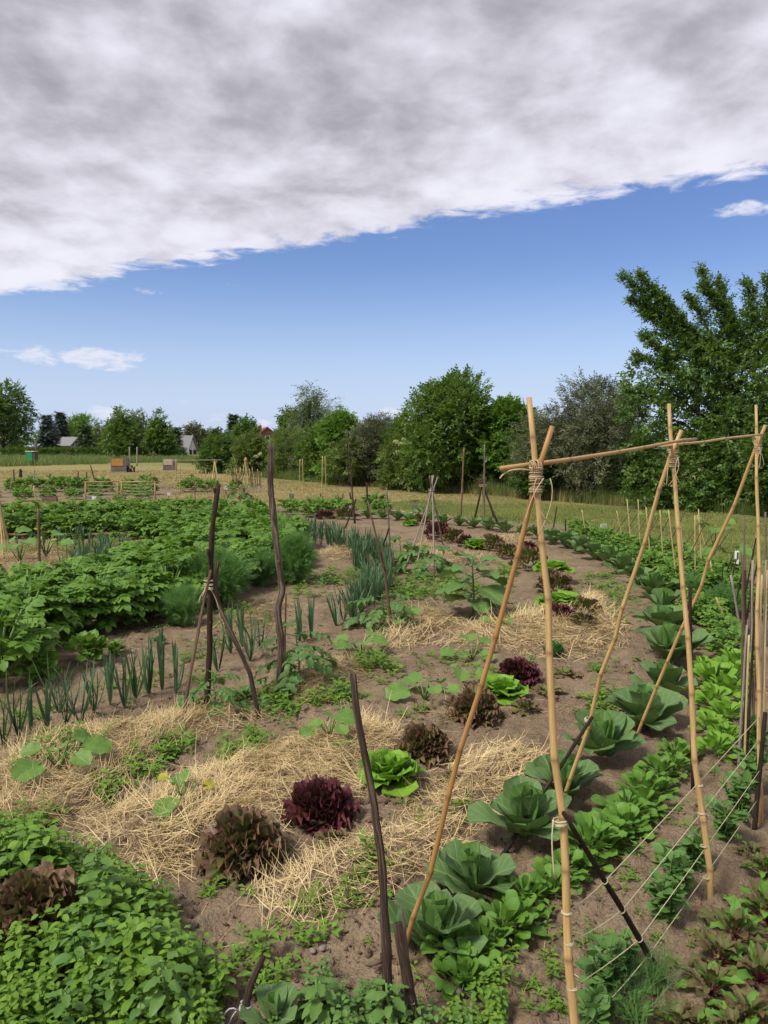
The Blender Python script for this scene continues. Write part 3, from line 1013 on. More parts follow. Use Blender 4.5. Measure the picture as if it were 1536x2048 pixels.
make_tree('shrub', 'dark rounded shrub at the far end of the hedge', 'shrub', 440, 946, 868, 92, 'shrub', 'dark', 41, 3600, 0.26, group=HG)
make_tree('shrub', 'olive shrub with pale blossom behind the cane heap', 'shrub', 505, 950, 872, 88, 'shrub', 'olive', 42, 3200, 0.26, group=HG)
make_tree('shrub', 'soft green willow shrub beside the thick pole top', 'shrub', 578, 956, 862, 100, 'shrub', 'olive', 43, 3600, 0.26, 'narrow', group=HG)
make_tree('shrub', 'grey-green low shrub under the tall birch', 'shrub', 620, 960, 895, 90, 'bush', 'grey', 44, 2600, 0.22, 'narrow', group=HG)
make_tree('shrub', 'bright green broad shrub between birch and grey shrub', 'shrub', 682, 968, 826, 118, 'shrub', 'bright', 45, 4200, 0.25, group=HG, gap=.32)
make_tree('shrub', 'brownish grey spreading shrub beside the bright green shrub', 'shrub', 745, 972, 836, 140, 'shrub', 'grey', 46, 6500, 0.20, 'narrow', group=HG, gap=.3)
make_tree('shrub', 'small grey tip of shrub behind the spreading grey shrub', 'shrub', 768, 955, 820, 60, 'shrub', 'grey', 47, 1500, 0.22, 'narrow', group=HG)
make_tree('shrub', 'highest rounded green shrub in the middle of the hedge', 'shrub', 893, 984, 756, 226, 'shrub', 'mid', 48, 11000, 0.20, group=HG, gap=.33)
make_tree('shrub', 'olive elder with cream blossom plates at the hedge front', 'shrub', 815, 980, 862, 112, 'bush', 'olive', 49, 3000, 0.2, group=HG)
make_tree('shrub', 'bright green maple bush next to the first bamboo pole', 'shrub', 1012, 986, 790, 150, 'shrub', 'bright', 50, 7000, 0.20, group=HG, gap=.32)
make_tree('shrub', 'grey-green sea buckthorn behind the bamboo crossbar', 'shrub', 1168, 1000, 753, 290, 'shrub', 'grey', 51, 11500, 0.19, 'narrow', group=HG, gap=.28)
make_tree('shrub', 'dark green shrub filling the gap below the sea buckthorn', 'shrub', 1075, 998, 905, 120, 'bush', 'dark', 52, 3000, 0.18, group=HG)

make_tree('shrub', 'mid green shrub under the birch, between willow and bright shrub', 'shrub', 640, 962, 858, 110, 'shrub', 'mid', 54, 3600, 0.24, group=HG)
make_tree('shrub', 'low olive shrub before the bright green broad shrub', 'shrub', 708, 972, 880, 130, 'bush', 'olive', 55, 3200, 0.2, group=HG)
make_tree('shrub', 'green shrub shoulder between grey shrub and highest shrub', 'shrub', 812, 976, 826, 120, 'shrub', 'mid', 56, 4600, 0.2, group=HG)
make_tree('shrub', 'dark shrub shoulder between highest shrub and maple bush', 'shrub', 962, 984, 818, 120, 'shrub', 'dark', 57, 4600, 0.2, group=HG)
make_tree('shrub', 'olive shrub between maple bush and sea buckthorn', 'shrub', 1078, 990, 832, 130, 'shrub', 'olive', 58, 4600, 0.2, 'narrow', group=HG)
make_tree('shrub', 'low green shrub where the big tree meets the sea buckthorn', 'shrub', 1262, 1004, 880, 130, 'bush', 'mid', 59, 3600, 0.2, group=HG)

# cream blossom plates on the elder and olive shrubs
def elder_blossom(px, py, Y, r, label):
    rg = np.random.default_rng(int(px))
    c = P(px, py, Y)
    g = Geo()
    n = 60
    a, q = rg.uniform(0, 6.28, n), np.sqrt(rg.uniform(0, 1, n)) * r
    Ts = np.stack([np.cos(a) * q, np.sin(a) * q, .25 * r * (1 - (q / r) ** 2) + rg.normal(0, .01, n)], -1)
    tpl = Geo().add([(-.5, 0, 0), (0, -.5, .1), (.5, 0, 0), (0, .5, .1)], [(0, 1, 2, 3)]).arr()
    g.scatter(tpl, np.tile(np.eye(3) * .045, (n, 1, 1)), Ts)
    tube([(0, 0, -.25), (0, 0, .15 * r)], .008, 4, g=g)
    o = link('elder_blossom', g.mesh('elder_blossom', TL['blossom']), None, c)
    o.rotation_euler = (R(35), rg.uniform(-.3, .3), 0)
    tag(o, label, 'blossom', 'cream blossom plates on the hedge')


for i, (px, py, Y) in enumerate(((792, 884, 25.9), (801, 888, 25.85), (808, 880, 25.9), (796, 905, 25.7), (812, 902, 25.7), (806, 916, 25.7), (822, 912, 25.7), (602, 912, 35.0), (598, 906, 35.0), (512, 913, 38.5), (520, 908, 38.5))):
    elder_blossom(px, py, Y, 0.10 if px > 700 else .12, 'flat cream blossom plate on the olive coloured elder in the hedge')


# the big tree at the end of the hedge, with long arms into the sky
def big_tree():
    rg = np.random.default_rng(77)
    bx, by = G(1455, 1016)
    root = thing('plum_tree', 'big dark green tree with long leafy arms above the bamboo frames', 'tree', (bx, by, 0))
    o = np.array([bx, by, 0])

    def w(px, py, dy=0.0):
        return np.array(P(px, py, by + dy)) - o
    px2m = by / F
    L = []
    # (px, py, radius px, depth offset)
    for px, py, r, dy in ((1300, 760, 46, 0), (1290, 830, 44, -.3), (1362, 728, 38, .2), (1310, 900, 52, -.4), (1300, 960, 46, -.5), (1390, 740, 62, 0), (1400, 830, 70, .3),
                          (1385, 920, 70, -.3), (1370, 980, 55, -.7), (1440, 725, 46, .3), (1490, 668, 36, .4), (1480, 790, 75, -.2), (1480, 880, 80, -.6), (1470, 970, 70, -.8), (1540, 660, 60, .2),
                          (1545, 760, 80, 0), (1550, 860, 85, -.5), (1560, 960, 80, -.7), (1545, 640, 36, 0), (1345, 770, 50, 0.9), (1440, 780, 80, 1.2), (1520, 900, 90, 1.2), (1620, 780, 90, .5), (1640, 900, 100, 0), (1600, 650, 70, .5),
                          (1270, 800, 26, 0), (1275, 905, 30, -.4), (1345, 1000, 40, -.8), (1430, 1005, 40, -1.0), (1530, 1005, 45, -1.0)):
        L.append((w(px, py, dy), r * px2m))
    g = crown_geo(L, 16000, 0.22, SPR['broad'], rg, .12, .42)
    # the long arms, leafy all the way to the tip
    arms = [((1440, 760), (1345, 640), (1246, 552), .26), ((1440, 720), (1400, 610), (1376, 596), .2), ((1470, 720), (1425, 590), (1402, 538), .24), ((1480, 700), (1460, 590), (1400, 578), .2), ((1500, 700), (1512, 600), (1492, 562), .22),
            ((1420, 700), (1350, 655), (1284, 676), .2), ((1380, 720), (1330, 712), (1284, 668), .16), ((1370, 760), (1310, 720), (1270, 712), .2), ((1560, 690), (1550, 590), (1535, 556), .26), ((1420, 715), (1335, 610), (1278, 548), .14), ((1400, 700), (1310, 610), (1258, 600), .14), ((1400, 710), (1320, 640), (1282, 622), .14), ((1450, 730), (1370, 650), (1320, 590), .2), ((1490, 720), (1450, 620), (1440, 560), .2)]
    tg = Geo()
    Ys, Ps = [], []
    for a, b, c, wid in arms:
        pts = [w(*a), w(*b, rg.uniform(-.2, .2)), w(*c, rg.uniform(-.4, .2))]
        f = np.linspace(0, 1, 8)[:, None]
        q = pts[0] * (1 - f) ** 2 + 2 * pts[1] * f * (1 - f) + pts[2] * f * f
        tube(q, np.linspace(.035, .006, 8), 5, g=tg)
        d = pts[2] - pts[0]
        ln = np.linalg.norm(d)
        n = int(150 * ln)
        t = rg.uniform(0.1, 1, n)
        pos = pts[0] * ((1 - t) ** 2)[:, None] + 2 * pts[1] * (t * (1 - t))[:, None] + pts[2] * (t * t)[:, None]
        pos += rg.normal(0, 1, (n, 3)) * (wid * .52 * (1.2 - .8 * t) * (1 + .8 * (rg.random(n) < .18)))[:, None] * np.array([.8, .8, .8])
        Ps.append(pos)
        Ys.append(np.tile(d / ln, (n, 1)) * .8 + rg.normal(0, .6, (n, 3)) + np.array([0, 0, .1]))
    Ps, Ys = np.concatenate(Ps), np.concatenate(Ys)
    B = bases(Ys, [0, 0, 1.0], rg.uniform(-.8, .8, len(Ps))) * (0.155 * rg.uniform(.6, 1.25, len(Ps)))[:, None, None]
    g.scatter(SPR['broad'][0], B, Ps, np.clip(.4 + rg.normal(0, .2, len(Ps)), 0, 1))
    # trunk and limbs
    limb((0, 0, -.1), w(1460, 720), .17, .05, rg, 9, .03, 9, tg)
    limb((-.3, 0.1, -.1), w(1390, 740), .11, .035, rg, 8, .04, 7, tg)
    for c, r in L[:26]:
        limb((rg.uniform(-.1, .1), 0, max(.5, c[2] * .45)), c, .045, .012, rg, 6, .05, 5, tg)
    link('trunk', tg.mesh('trunk', M['bark']), root)
    link('crown', g.mesh('crown', TL['right']), root)


big_tree()
make_tree('shrub', 'dark green shrub at the foot of the big tree', 'shrub', 1590, 1036, 850, 220, 'shrub', 'dark', 53, 5000, 0.2, group=HG)


# far wooded belt beyond the houses, one dark mass
def far_wood():
    rg = np.random.default_rng(5)
    L = []
    for i in range(150):
        a = R(-60 + 120 * i / 150)
        r = 300 + rg.uniform(-25, 25)
        L.append((np.array([math.sin(a) * r, math.cos(a) * r, rg.uniform(1.0, 3.5)]), rg.uniform(3.5, 5.5)))
    g = crown_geo(L, 5000, 2.8, SPR['broad'], rg, .2, .15)
    o = link('distant_wood', g.mesh('distant_wood', TL['dark']))
    tag(o, 'low dark wooded belt on the horizon', 'wood', kind='stuff')


far_wood()


# clipped dark hedge along the far side of the field
def far_hedge():
    rg = np.random.default_rng(15)
    x0, y0 = G(150, 916)
    n = 5200
    xs = rg.uniform(-36, 15.5, n)
    side = rg.random(n) < .55
    zz = np.where(side, rg.uniform(.05, 1.15, n), 1.15 + rg.normal(0, .05, n))
    yy = np.where(side, -.4 + rg.normal(0, .06, n), rg.uniform(-.4, .5, n))
    pos = np.stack([xs, yy, zz], -1)
    B = bases(rg.normal(0, .7, (n, 3)) + np.array([0, -.5, .5]), [0, 0, 1.0]) * (.4 * rg.uniform(.6, 1.2, n))[:, None, None]
    g = Geo()
    g.scatter(SPR['broad'][0], B, pos, rg.uniform(.05, .5, n))
    o = link('garden_hedge', g.mesh('garden_hedge', TL['dark']), None, (x0, y0, 0))
    tag(o, 'long clipped dark hedge below the far trees', 'hedge')


far_hedge()


# ---------------------------------------------------------------- grass
M['lawn'] = leaf_mat('lawn_blade', (0.169, 0.215, 0.057), (0.338, 0.358, 0.116), trans=0.25, objvar=0, nscale=.5)
M['grass_green'] = leaf_mat('grass_blade_green', (0.105, 0.165, 0.042), (0.20, 0.255, 0.08), trans=0.25, objvar=0, nscale=.8)
M['grass_dry'] = leaf_mat('grass_blade_dry', (0.22, 0.19, 0.075), (0.40, 0.31, 0.14), trans=0.2, objvar=0, nscale=.6)


def blade_tuft(n, h, spread, w, seed, lean=0.5, fine=False):
    rg = np.random.default_rng(seed)
    g = Geo()
    for i in range(n):
        a = rg.uniform(0, 6.28)
        l = h * rg.uniform(.55, 1.1)
        ln = rg.uniform(.1, lean)
        d = np.array([math.cos(a), math.sin(a), 0])
        s = np.array([-math.sin(a), math.cos(a), 0]) * w * .5
        b = d * rg.uniform(0, spread)
        p1 = b + d * l * ln * .35 + np.array([0, 0, l * .6])
        p2 = b + d * l * ln + np.array([0, 0, l])
        if fine:
            g.add([b - s, b + s, p1 + s * .8, p1 - s * .8, p2], [(0, 1, 2, 3)], [(3, 2, 4)], .5 + rg.uniform(-.2, .2))
        else:
            g.add([b - s, b + s, p2], None, [(0, 1, 2)], .5 + rg.uniform(-.2, .2))
    return g.arr()


def grass_field(name, label, matn, poly, n, h, w, seed, blades=7, zfun=None, lean=.6, avoid=None, spread=.5, rag=0.0):
    rg = np.random.default_rng(seed)
    tpl = [blade_tuft(blades, 1.0, spread, w / h, seed + k, lean) for k in range(3)]
    xs, ys = np.array([p[0] for p in poly]), np.array([p[1] for p in poly])
    pts = np.zeros((0, 2))
    while len(pts) < n:
        # denser towards the viewer, evenly spread in depth otherwise
        q = np.stack([rg.uniform(xs.min(), xs.max(), n * 2), ys.min() - rag * .5 + (ys.max() - ys.min() + rag * .5) * rg.random(n * 2) ** 1.35], -1)
        k = edge_dist(q[:, 0], q[:, 1], poly) > (vnoise(q[:, 0] * .8, q[:, 1] * .8, 44) - .55) * rag + rg.normal(0, .12, n * 2) * rag
        if avoid is not None:
            k &= ~avoid(q[:, 0], q[:, 1])
        pts = np.concatenate([pts, q[k]])
    pts = pts[:n]
    z = H(pts[:, 0], pts[:, 1]) if zfun is None else np.zeros(n)
    nz = vnoise(pts[:, 0] * .9, pts[:, 1] * .9, seed)
    sc = h * (0.45 + .9 * nz) * rg.uniform(.7, 1.2, n)
    a = rg.uniform(0, 6.28, n)
    Ms = np.zeros((n, 3, 3))
    Ms[:, 0, 0], Ms[:, 0, 1], Ms[:, 1, 0], Ms[:, 1, 1], Ms[:, 2, 2] = np.cos(a), -np.sin(a), np.sin(a), np.cos(a), 1
    Ms *= sc[:, None, None]
    g = Geo()
    ch = rg.integers(0, 3, n)
    T3 = np.stack([pts[:, 0], pts[:, 1], z], -1)
    for i in range(3):
        m = ch == i
        g.scatter(tpl[i], Ms[m], T3[m], np.clip(nz[m] + rg.normal(0, .15, m.sum()), 0, 1))
    o = link(name, g.mesh(name, M[matn]))
    tag(o, label, 'grass', kind='stuff')


far0 = lambda x, y: None
grass_field('meadow_grass', 'tall uncut green grass in a band below the far hedge', 'grass_green', W([(-700, 938), (0, 934), (110, 931), (215, 928), (235, 922), (170, 915), (-700, 914)]), 14000, .62, .035, 61, zfun=far0, spread=.35)
grass_field('meadow_grass', 'tall grass between the pallet towers and the parked cars', 'grass_green', W([(240, 927), (330, 925), (470, 930), (470, 918), (330, 914), (240, 916)]), 6000, .5, .04, 62, zfun=far0, spread=.35)
grass_field('hedge_grass', 'tall green grass along the foot of the hedge', 'grass_green', W([(500, 954), (700, 969), (900, 984), (1060, 997), (1180, 1008), (1300, 1016), (1560, 1036), (1560, 1000), (1300, 990), (1100, 980), (900, 970), (700, 956), (500, 944)]), 13000, .42, .015, 63, zfun=far0, spread=.3)
grass_field('hedge_grass', 'dry seeding grass standing along the hedge foot', 'grass_dry', W([(560, 958), (700, 972), (900, 987), (1100, 1002), (1250, 1014), (1250, 1000), (1100, 990), (900, 980), (700, 966), (560, 954)]), 1800, .36, .012, 64, 4, zfun=far0, spread=.25)
grass_field('lawn_grass', 'short mown grass between the garden beds and the hedge', 'lawn', W([(560, 1012), (800, 1022), (950, 1032), (1100, 1046), (1250, 1080), (1400, 1122), (1580, 1162), (1580, 1040), (1300, 1022), (1100, 1012), (900, 1004), (700, 1000), (560, 1004)]), 22000, .065, .012, 65, 5, zfun=far0, rag=1.6)
grass_field('lawn_grass', 'dry straw coloured mown grass across the field', 'grass_dry', W([(-400, 968), (330, 966), (530, 966), (560, 958), (700, 970), (900, 985), (1080, 1000), (1080, 1012), (900, 1006), (560, 1012), (330, 1012), (335, 990), (420, 940), (-400, 942)]), 24000, .045, .016, 66, 5, zfun=far0, rag=5.0)


# ================================================================ the garden
ORD = ['first', 'second', 'third', 'fourth', 'fifth', 'sixth', 'seventh', 'eighth', 'ninth', 'tenth', 'eleventh', 'twelfth', 'thirteenth', 'fourteenth', 'fifteenth', 'sixteenth', 'seventeenth', 'eighteenth', 'nineteenth', 'twentieth',
       'twenty-first', 'twenty-second', 'twenty-third', 'twenty-fourth', 'twenty-fifth', 'twenty-sixth', 'twenty-seventh', 'twenty-eighth', 'twenty-ninth', 'thirtieth']


def at(px, py):
    x, y = G(px, py)
    return x, y, Hs(x, y)


def m_per_px(px, py):
    x, y = G(px, py)
    return (y * math.cos(PITCH) + CZ * math.sin(PITCH)) / F


def along(pts, step, jitter=0.0, rg=None):
    """world points every step metres along a line of pixel ground points"""
    w = np.array([G(*p) for p in pts])
    seg = np.linalg.norm(np.diff(w, axis=0), axis=1)
    ln = np.concatenate([[0], np.cumsum(seg)])
    s = np.arange(step / 2, ln[-1], step)
    out = np.stack([np.interp(s, ln, w[:, 0]), np.interp(s, ln, w[:, 1])], -1)
    if jitter:
        out = out + (rg or RNG).normal(0, jitter, out.shape)
    return out


def rosette(n, lo, hi, l_out, l_in, rg, spread=0.02, z0=0.01, twist=0.35, jl=0.12):
    """(matrix3, translation, f) of n leaves from outside (f = 0) to the heart (f = 1)"""
    out = []
    for i in range(n):
        f = i / max(1, n - 1)
        a = i * 2.39996 + rg.uniform(-twist, twist)
        el = R(lo + (hi - lo) * f ** 0.9 + rg.uniform(-8, 8))
        d = np.array([math.cos(a) * math.cos(el), math.sin(a) * math.cos(el), math.sin(el)])
        up = np.array([-math.cos(a) * math.sin(el), -math.sin(a) * math.sin(el), math.cos(el)])
        L = (l_out + (l_in - l_out) * f) * rg.uniform(1 - jl, 1 + jl)
        B = bases(d, up, rg.uniform(-.25, .25))[0] * L
        T = np.array([math.cos(a) * spread * (1 - f), math.sin(a) * spread * (1 - f), z0 * (1 + 3 * f)])
        out.append((B, T, f))
    return out


def plant_of(name, label, cat, loc, meshes, ros, rz=0.0, scale=1.0, group=None, part='leaf', pick=None, joined=None, mats=None, rg=None):
    """a plant of leaves: each leaf an object, or (joined) one mesh"""
    if joined is None:
        root = thing(name, label, cat, loc, rz, scale, group)
        for i, (B, T, f) in enumerate(ros):
            me = meshes[pick(f, i)] if pick else meshes[i % len(meshes)]
            link(part, me, root, M=mat4(B, T))
        return root
    o = link(name, joined, None, loc)
    o.rotation_euler = (0, 0, rz)
    o.scale = (scale,) * 3
    return tag(o, label, cat, group)


def join_ros(arrs, ros, pick=None, rg=None):
    g = Geo()
    rg = rg or RNG
    for i, (B, T, f) in enumerate(ros):
        k = pick(f, i) if pick else i % len(arrs)
        a = arrs[k]
        g.merge(a, B, T, np.clip(a[3] + rg.uniform(-.2, .2), 0, 1))
    return g


# ---------------------------------------------------------------- lettuces
LR = np.random.default_rng(31)


def fan_leaf(spread, amp, freq, ph, rng, nr=5, na=12, bend=-.5, a0=.25):
    """frilled lettuce leaf: a fan on a narrow foot whose rounded rim is waved"""
    a = np.linspace(-spread, spread, na + 1)
    r = np.linspace(.12, 1, nr + 1)
    A, Rr = np.meshgrid(a, r)
    rim = 1 - .16 * (A / spread) ** 2 + .05 * np.sin(A * 9 + ph) + rng.normal(0, .02, A.shape)
    q = Rr * rim
    open_ = .25 + .75 * Rr
    X, Yy = q * np.sin(A * open_), q * np.cos(A * open_)
    off = amp * Rr ** 3 * np.sin(freq * A + ph) + .5 * amp * Rr ** 4 * np.sin(freq * 2.3 * A + ph * 2) + .25 * X * X
    ang = a0 + bend * Yy
    Y = Yy * np.cos(ang * .6) - np.sin(ang) * off
    Z = Yy * np.sin(ang * .6) + np.cos(ang) * off
    k = na + 1
    Q = [(j * k + i, j * k + i + 1, (j + 1) * k + i + 1, (j + 1) * k + i) for j in range(nr) for i in range(na)]
    g = Geo()
    g.add(np.stack([X, Y, Z], -1).reshape(-1, 3), Q, None, .5, np.stack([A / spread, Rr, 0 * A], -1).reshape(-1, 3))
    return g


def lettuce_leaves(kind):
    out = []
    for k in range(4):
        if kind == 'green':
            g = leaf(1, .95, 8, 7, .62, 1.1, -.25 - .25 * k, .05, .35, .10, 2.6 + .4 * k, k * 1.3, .25, rng=LR, jit=.03, blunt=.6, minw=.16)
        elif kind == 'dark':
            g = leaf(1, .8, 6, 6, .6, 1.1, 1.0, 0, .6, .04, 2, k, 0, blunt=.5, minw=.16)
        else:                                   # oak or frilled leaf, ragged and strongly waved
            g = fan_leaf(.48 + .06 * k, .10 + .012 * k, 13 + 2.0 * k, k * 1.7, LR, 6, 14, bend=-.1 - .25 * k)
        out.append(g)
    return out


LET = {}
for kind, mt in (('green', 'lettuce_green'), ('red', 'lettuce_red'), ('bronze', 'lettuce_bronze'), ('dark', 'lettuce_dark')):
    gs = lettuce_leaves(kind)
    LET[kind] = ([g.mesh('lettuce_leaf', M[mt]) for g in gs], [g.arr() for g in gs], mt)
LET_JOIN = {}


def dome_ros(n, rg, base, lo, hi, s0=.0, lift=.4, sq=1.0):
    """leaves whose blades make up a dome: they start part of the way out and point outwards and up"""
    out = []
    for i in range(n):
        f = (i + .5) / n
        el = math.asin(min(.99, s0 + (1.0 - s0) * f ** .9))
        a = i * 2.39996 + rg.uniform(-.3, .3)
        d = np.array([math.cos(a) * math.cos(el), math.sin(a) * math.cos(el), math.sin(el) * sq])
        yd = d + np.array([0, 0, rg.uniform(0, lift)]) + rg.normal(0, .16, 3)
        up = np.array([-math.cos(a) * math.sin(el), -math.sin(a) * math.sin(el), math.cos(el) + .2])
        B = bases(yd, up, rg.uniform(-.5, .5))[0] * rg.uniform(lo, hi)
        out.append((B, d * base * rg.uniform(.6, 1.15) + np.array([0, 0, .05]), f))
    return out


LETTUCE_AT = []


def lettuce(px, py, w_px, kind, label, h=0.8, parts=True, n=None, z=0.0, seed=0):
    rg = np.random.default_rng(1000 + int(px) + int(py) + seed)
    x, y, zz = at(px, py)
    rad = w_px * m_per_px(px, py) / 2 * 1.08
    LETTUCE_AT.append((x, y, rad))
    big = w_px > 70
    n = n or (120 if kind in ('red', 'bronze') and big else 36 if big else 34)
    hi = 82 if h > .5 else 55
    key = (kind, n, hi)
    ros = rosette(n, 6, hi, 1.0, .82 if kind != 'green' else .62, rg, .16, .02)
    if kind in ('red', 'bronze') and n >= 26:     # bushy heads: short frilled leaves whose rims make up a dome
        ros = dome_ros(n, rg, .34, .52, .72, -.05, .5)
    if parts:
        return plant_of('lettuce', label, 'lettuce', (x, y, zz + z), LET[kind][0], ros, rg.uniform(0, 6.28), (rad, rad, rad * h / .85), 'lettuces planted among the straw')
    if key not in LET_JOIN:
        LET_JOIN[key] = join_ros(LET[kind][1], ros).mesh('lettuce', M[LET[kind][2]])
    o = plant_of('lettuce', label, 'lettuce', (x, y, zz + z), None, None, rg.uniform(0, 6.28), rad, 'lettuces planted among the straw', joined=LET_JOIN[key])
    o.scale = (rad * 1.3, rad * 1.3, rad * h / .85 * 1.55)
    return o


lettuce(487, 1722, 172, 'bronze', 'large bronze green frilled lettuce beside the dark red one, nearest the weeds', 1.0)
lettuce(640, 1640, 146, 'red', 'biggest dark red frilled lettuce in the straw', 1.0)
lettuce(664, 1686, 72, 'bronze', 'small yellowish bronze lettuce at the foot of the big dark red one', .7, n=12)
lettuce(780, 1568, 124, 'green', 'big bright green lettuce behind the leaning dark pole', .95)
lettuce(846, 1512, 112, 'bronze', 'bronze lettuce directly behind the big bright green one', .95)
lettuce(810, 1612, 52, 'bronze', 'tiny reddish lettuce below the big bright green one', .5, n=9)
lettuce(904, 1556, 50, 'bronze', 'tiny reddish lettuce between bright green head and long bamboo leg', .6, n=10)
lettuce(950, 1440, 108, 'bronze', 'bronze lettuce partly behind the orange bamboo leg', .95)
lettuce(1003, 1396, 100, 'green', 'bright green lettuce between bronze and dark red heads', .8)
lettuce(1036, 1366, 88, 'red', 'dark red lettuce just behind the second bright green one', .85)
lettuce(1050, 1424, 62, 'bronze', 'loose small bronze lettuce in front of the second bright green one', .6, n=14)
lettuce(1095, 1386, 62, 'bronze', 'flat brown-green lettuce beside the near bamboo pole', .5, n=12)
lettuce(1128, 1350, 58, 'bronze', 'flat dark lettuce seen past the near bamboo pole', .45, n=12)
lettuce(1105, 1314, 36, 'dark', 'small dark green lettuce below the round straw bed', .9, False)
lettuce(1118, 1226, 68, 'green', 'bright green lettuce at the back of the round straw bed', .6, False)
lettuce(1118, 1250, 66, 'red', 'dark red lettuce on the round straw bed', .75)
lettuce(1172, 1242, 50, 'bronze', 'bronze lettuce on the round straw bed beside the red one', .7, False)
lettuce(1164, 1266, 46, 'bronze', 'low bronze lettuce at the front of the round straw bed', .5, False)
lettuce(1104, 1168, 56, 'green', 'bright green lettuce on top of a bronze one', .6, False, z=.10)
lettuce(1110, 1192, 58, 'bronze', 'bronze lettuce under a bright green one', .85, False)
lettuce(1056, 1112, 44, 'red', 'dark red lettuce behind the near bamboo pole, middle of the row', .8, False)
lettuce(1058, 1138, 62, 'bronze', 'wide bronze lettuce behind the near bamboo pole', .8, False)
lettuce(1120, 1146, 26, 'red', 'tiny dark red lettuce next to the wide bronze one', .6, False)
lettuce(876, 1076, 52, 'red', 'widest far dark red lettuce below the cabbage row', .75, False)
lettuce(908, 1083, 44, 'bronze', 'far bronze lettuce between two dark red ones', .75, False)
lettuce(930, 1094, 30, 'red', 'smaller far dark red lettuce beside the bright green one', .9, False)
lettuce(955, 1098, 44, 'green', 'small far bright green lettuce', .6, False)
lettuce(986, 1102, 42, 'bronze', 'far bronze lettuce beside the small bright green one', .8, False)
lettuce(1014, 1114, 40, 'bronze', 'last far bronze lettuce before the orange bamboo leg', .8, False)
lettuce(1024, 1108, 20, 'green', 'tiny far bright green lettuce by the orange bamboo leg', .7, False)
lettuce(842, 1050, 30, 'bronze', 'far bronze lettuce under the grey branch', .8, False)
lettuce(820, 1052, 24, 'green', 'far pale lettuce under the grey branch', .7, False)
lettuce(690, 1040, 40, 'bronze', 'far brown lettuce between leeks and bean bed', .7, False)
lettuce(648, 1040, 34, 'red', 'far dark lettuce at the back of the leek band', .6, False)
lettuce(72, 1900, 190, 'bronze', 'big reddish brown lettuce overgrown by bright weeds', .95, z=.04)
lettuce(580, 2068, 60, 'bronze', 'reddish lettuce tip cut off by the picture edge', 1.0, n=14)

# ---------------------------------------------------------------- cabbages
CR = np.random.default_rng(41)
cab_g = [leaf(1, .70 + .05 * k, 8, 9, .60, 1.15, -.05 - .30 * k, .12, .40, .05, 1.6 + .3 * k, k * 1.9, -.05, blunt=.45, rng=CR, jit=.012, minw=.085) for k in range(4)]
cab_y = [leaf(1, .60, 6, 8, .58, 1.15, -.25 + .15 * k, .25, .9, .03, 2, k * 1.9, .1, blunt=.45, minw=.09) for k in range(2)]
CAB = [g.mesh('cabbage_leaf', M['cabbage']) for g in cab_g] + [g.mesh('cabbage_heart_leaf', M['cabbage_young']) for g in cab_y]
CAB_A = [g.arr() for g in cab_g + cab_y]
cab_pick = lambda f, i: 4 + i % 2 if f > .74 else i % 4


def cab_ros(rg, n=12):
    return rosette(n, 38, 87, 1.0, .72, rg, .06, .05, .3)


CAB_JOIN = []
for k in range(4):
    g = Geo()
    for i, (B, T, f) in enumerate(cab_ros(np.random.default_rng(50 + k), 11)):
        g.merge(CAB_A[cab_pick(f, i)], B, T, np.clip(.5 + CR.uniform(-.25, .25) + (.4 if f > .7 else 0), 0, 1))
    CAB_JOIN.append(g.mesh('cabbage', M['cabbage']))

cab = [(872, 1905, 205), (950, 1790, 190), (1050, 1690, 185), (1132, 1602, 185), (1205, 1528, 165), (1292, 1452, 160), (1328, 1388, 150), (1338, 1322, 140), (1334, 1272, 116), (1330, 1232, 105), (1304, 1196, 94), (1276, 1170, 84),
       (1246, 1148, 78), (1218, 1131, 70), (1190, 1117, 64), (1162, 1105, 60), (1136, 1096, 56), (1108, 1087, 52), (1078, 1078, 50), (1044, 1070, 46), (1010, 1064, 46), (978, 1060, 44), (948, 1056, 44), (918, 1052, 42), (888, 1049, 42),
       (856, 1045, 40), (822, 1042, 38), (796, 1040, 36)]
for i, (px, py, w) in enumerate(cab):
    rg = np.random.default_rng(300 + i)
    x, y, z = at(px, py)
    L = w * m_per_px(px, py) / 2 * 1.16 * rg.uniform(.86, 1.14)
    lab = f'{ORD[i]} blue-green cabbage of the long curving row, counted from the viewer'
    if i < 17:
        plant_of('cabbage', lab, 'cabbage', (x, y, z - .01), CAB, cab_ros(rg, 13 if i < 9 else 11), rg.uniform(0, 6.28), L, 'cabbages in the long curving row', pick=cab_pick)
    else:
        plant_of('cabbage', lab, 'cabbage', (x, y, z - .01), None, None, rg.uniform(0, 6.28), L, 'cabbages in the long curving row', joined=CAB_JOIN[i % 4])
for i, (px, py, w) in enumerate([(575, 1020, 34), (614, 1022, 28), (660, 1026, 34), (700, 1032, 36), (735, 1036, 36), (765, 1036, 34), (370, 1018, 40), (335, 1014, 34), (420, 1014, 30), (520, 1018, 30), (398, 1016, 34)]):
    x, y, z = at(px, py)
    o = plant_of('cabbage', 'small far cabbage at the back edge of the garden beds', 'cabbage', (x, y, z), None, None, i * 1.3, w * m_per_px(px, py) / 2 * 1.1, 'small far cabbages at the back of the beds', joined=CAB_JOIN[i % 4])
x, y, z = at(545, 2075)
plant_of('cabbage', 'young cabbage leaves poking up beside the tied stick', 'cabbage', (x, y, z), CAB, cab_ros(np.random.default_rng(8), 7), 1.0, .105, pick=cab_pick)

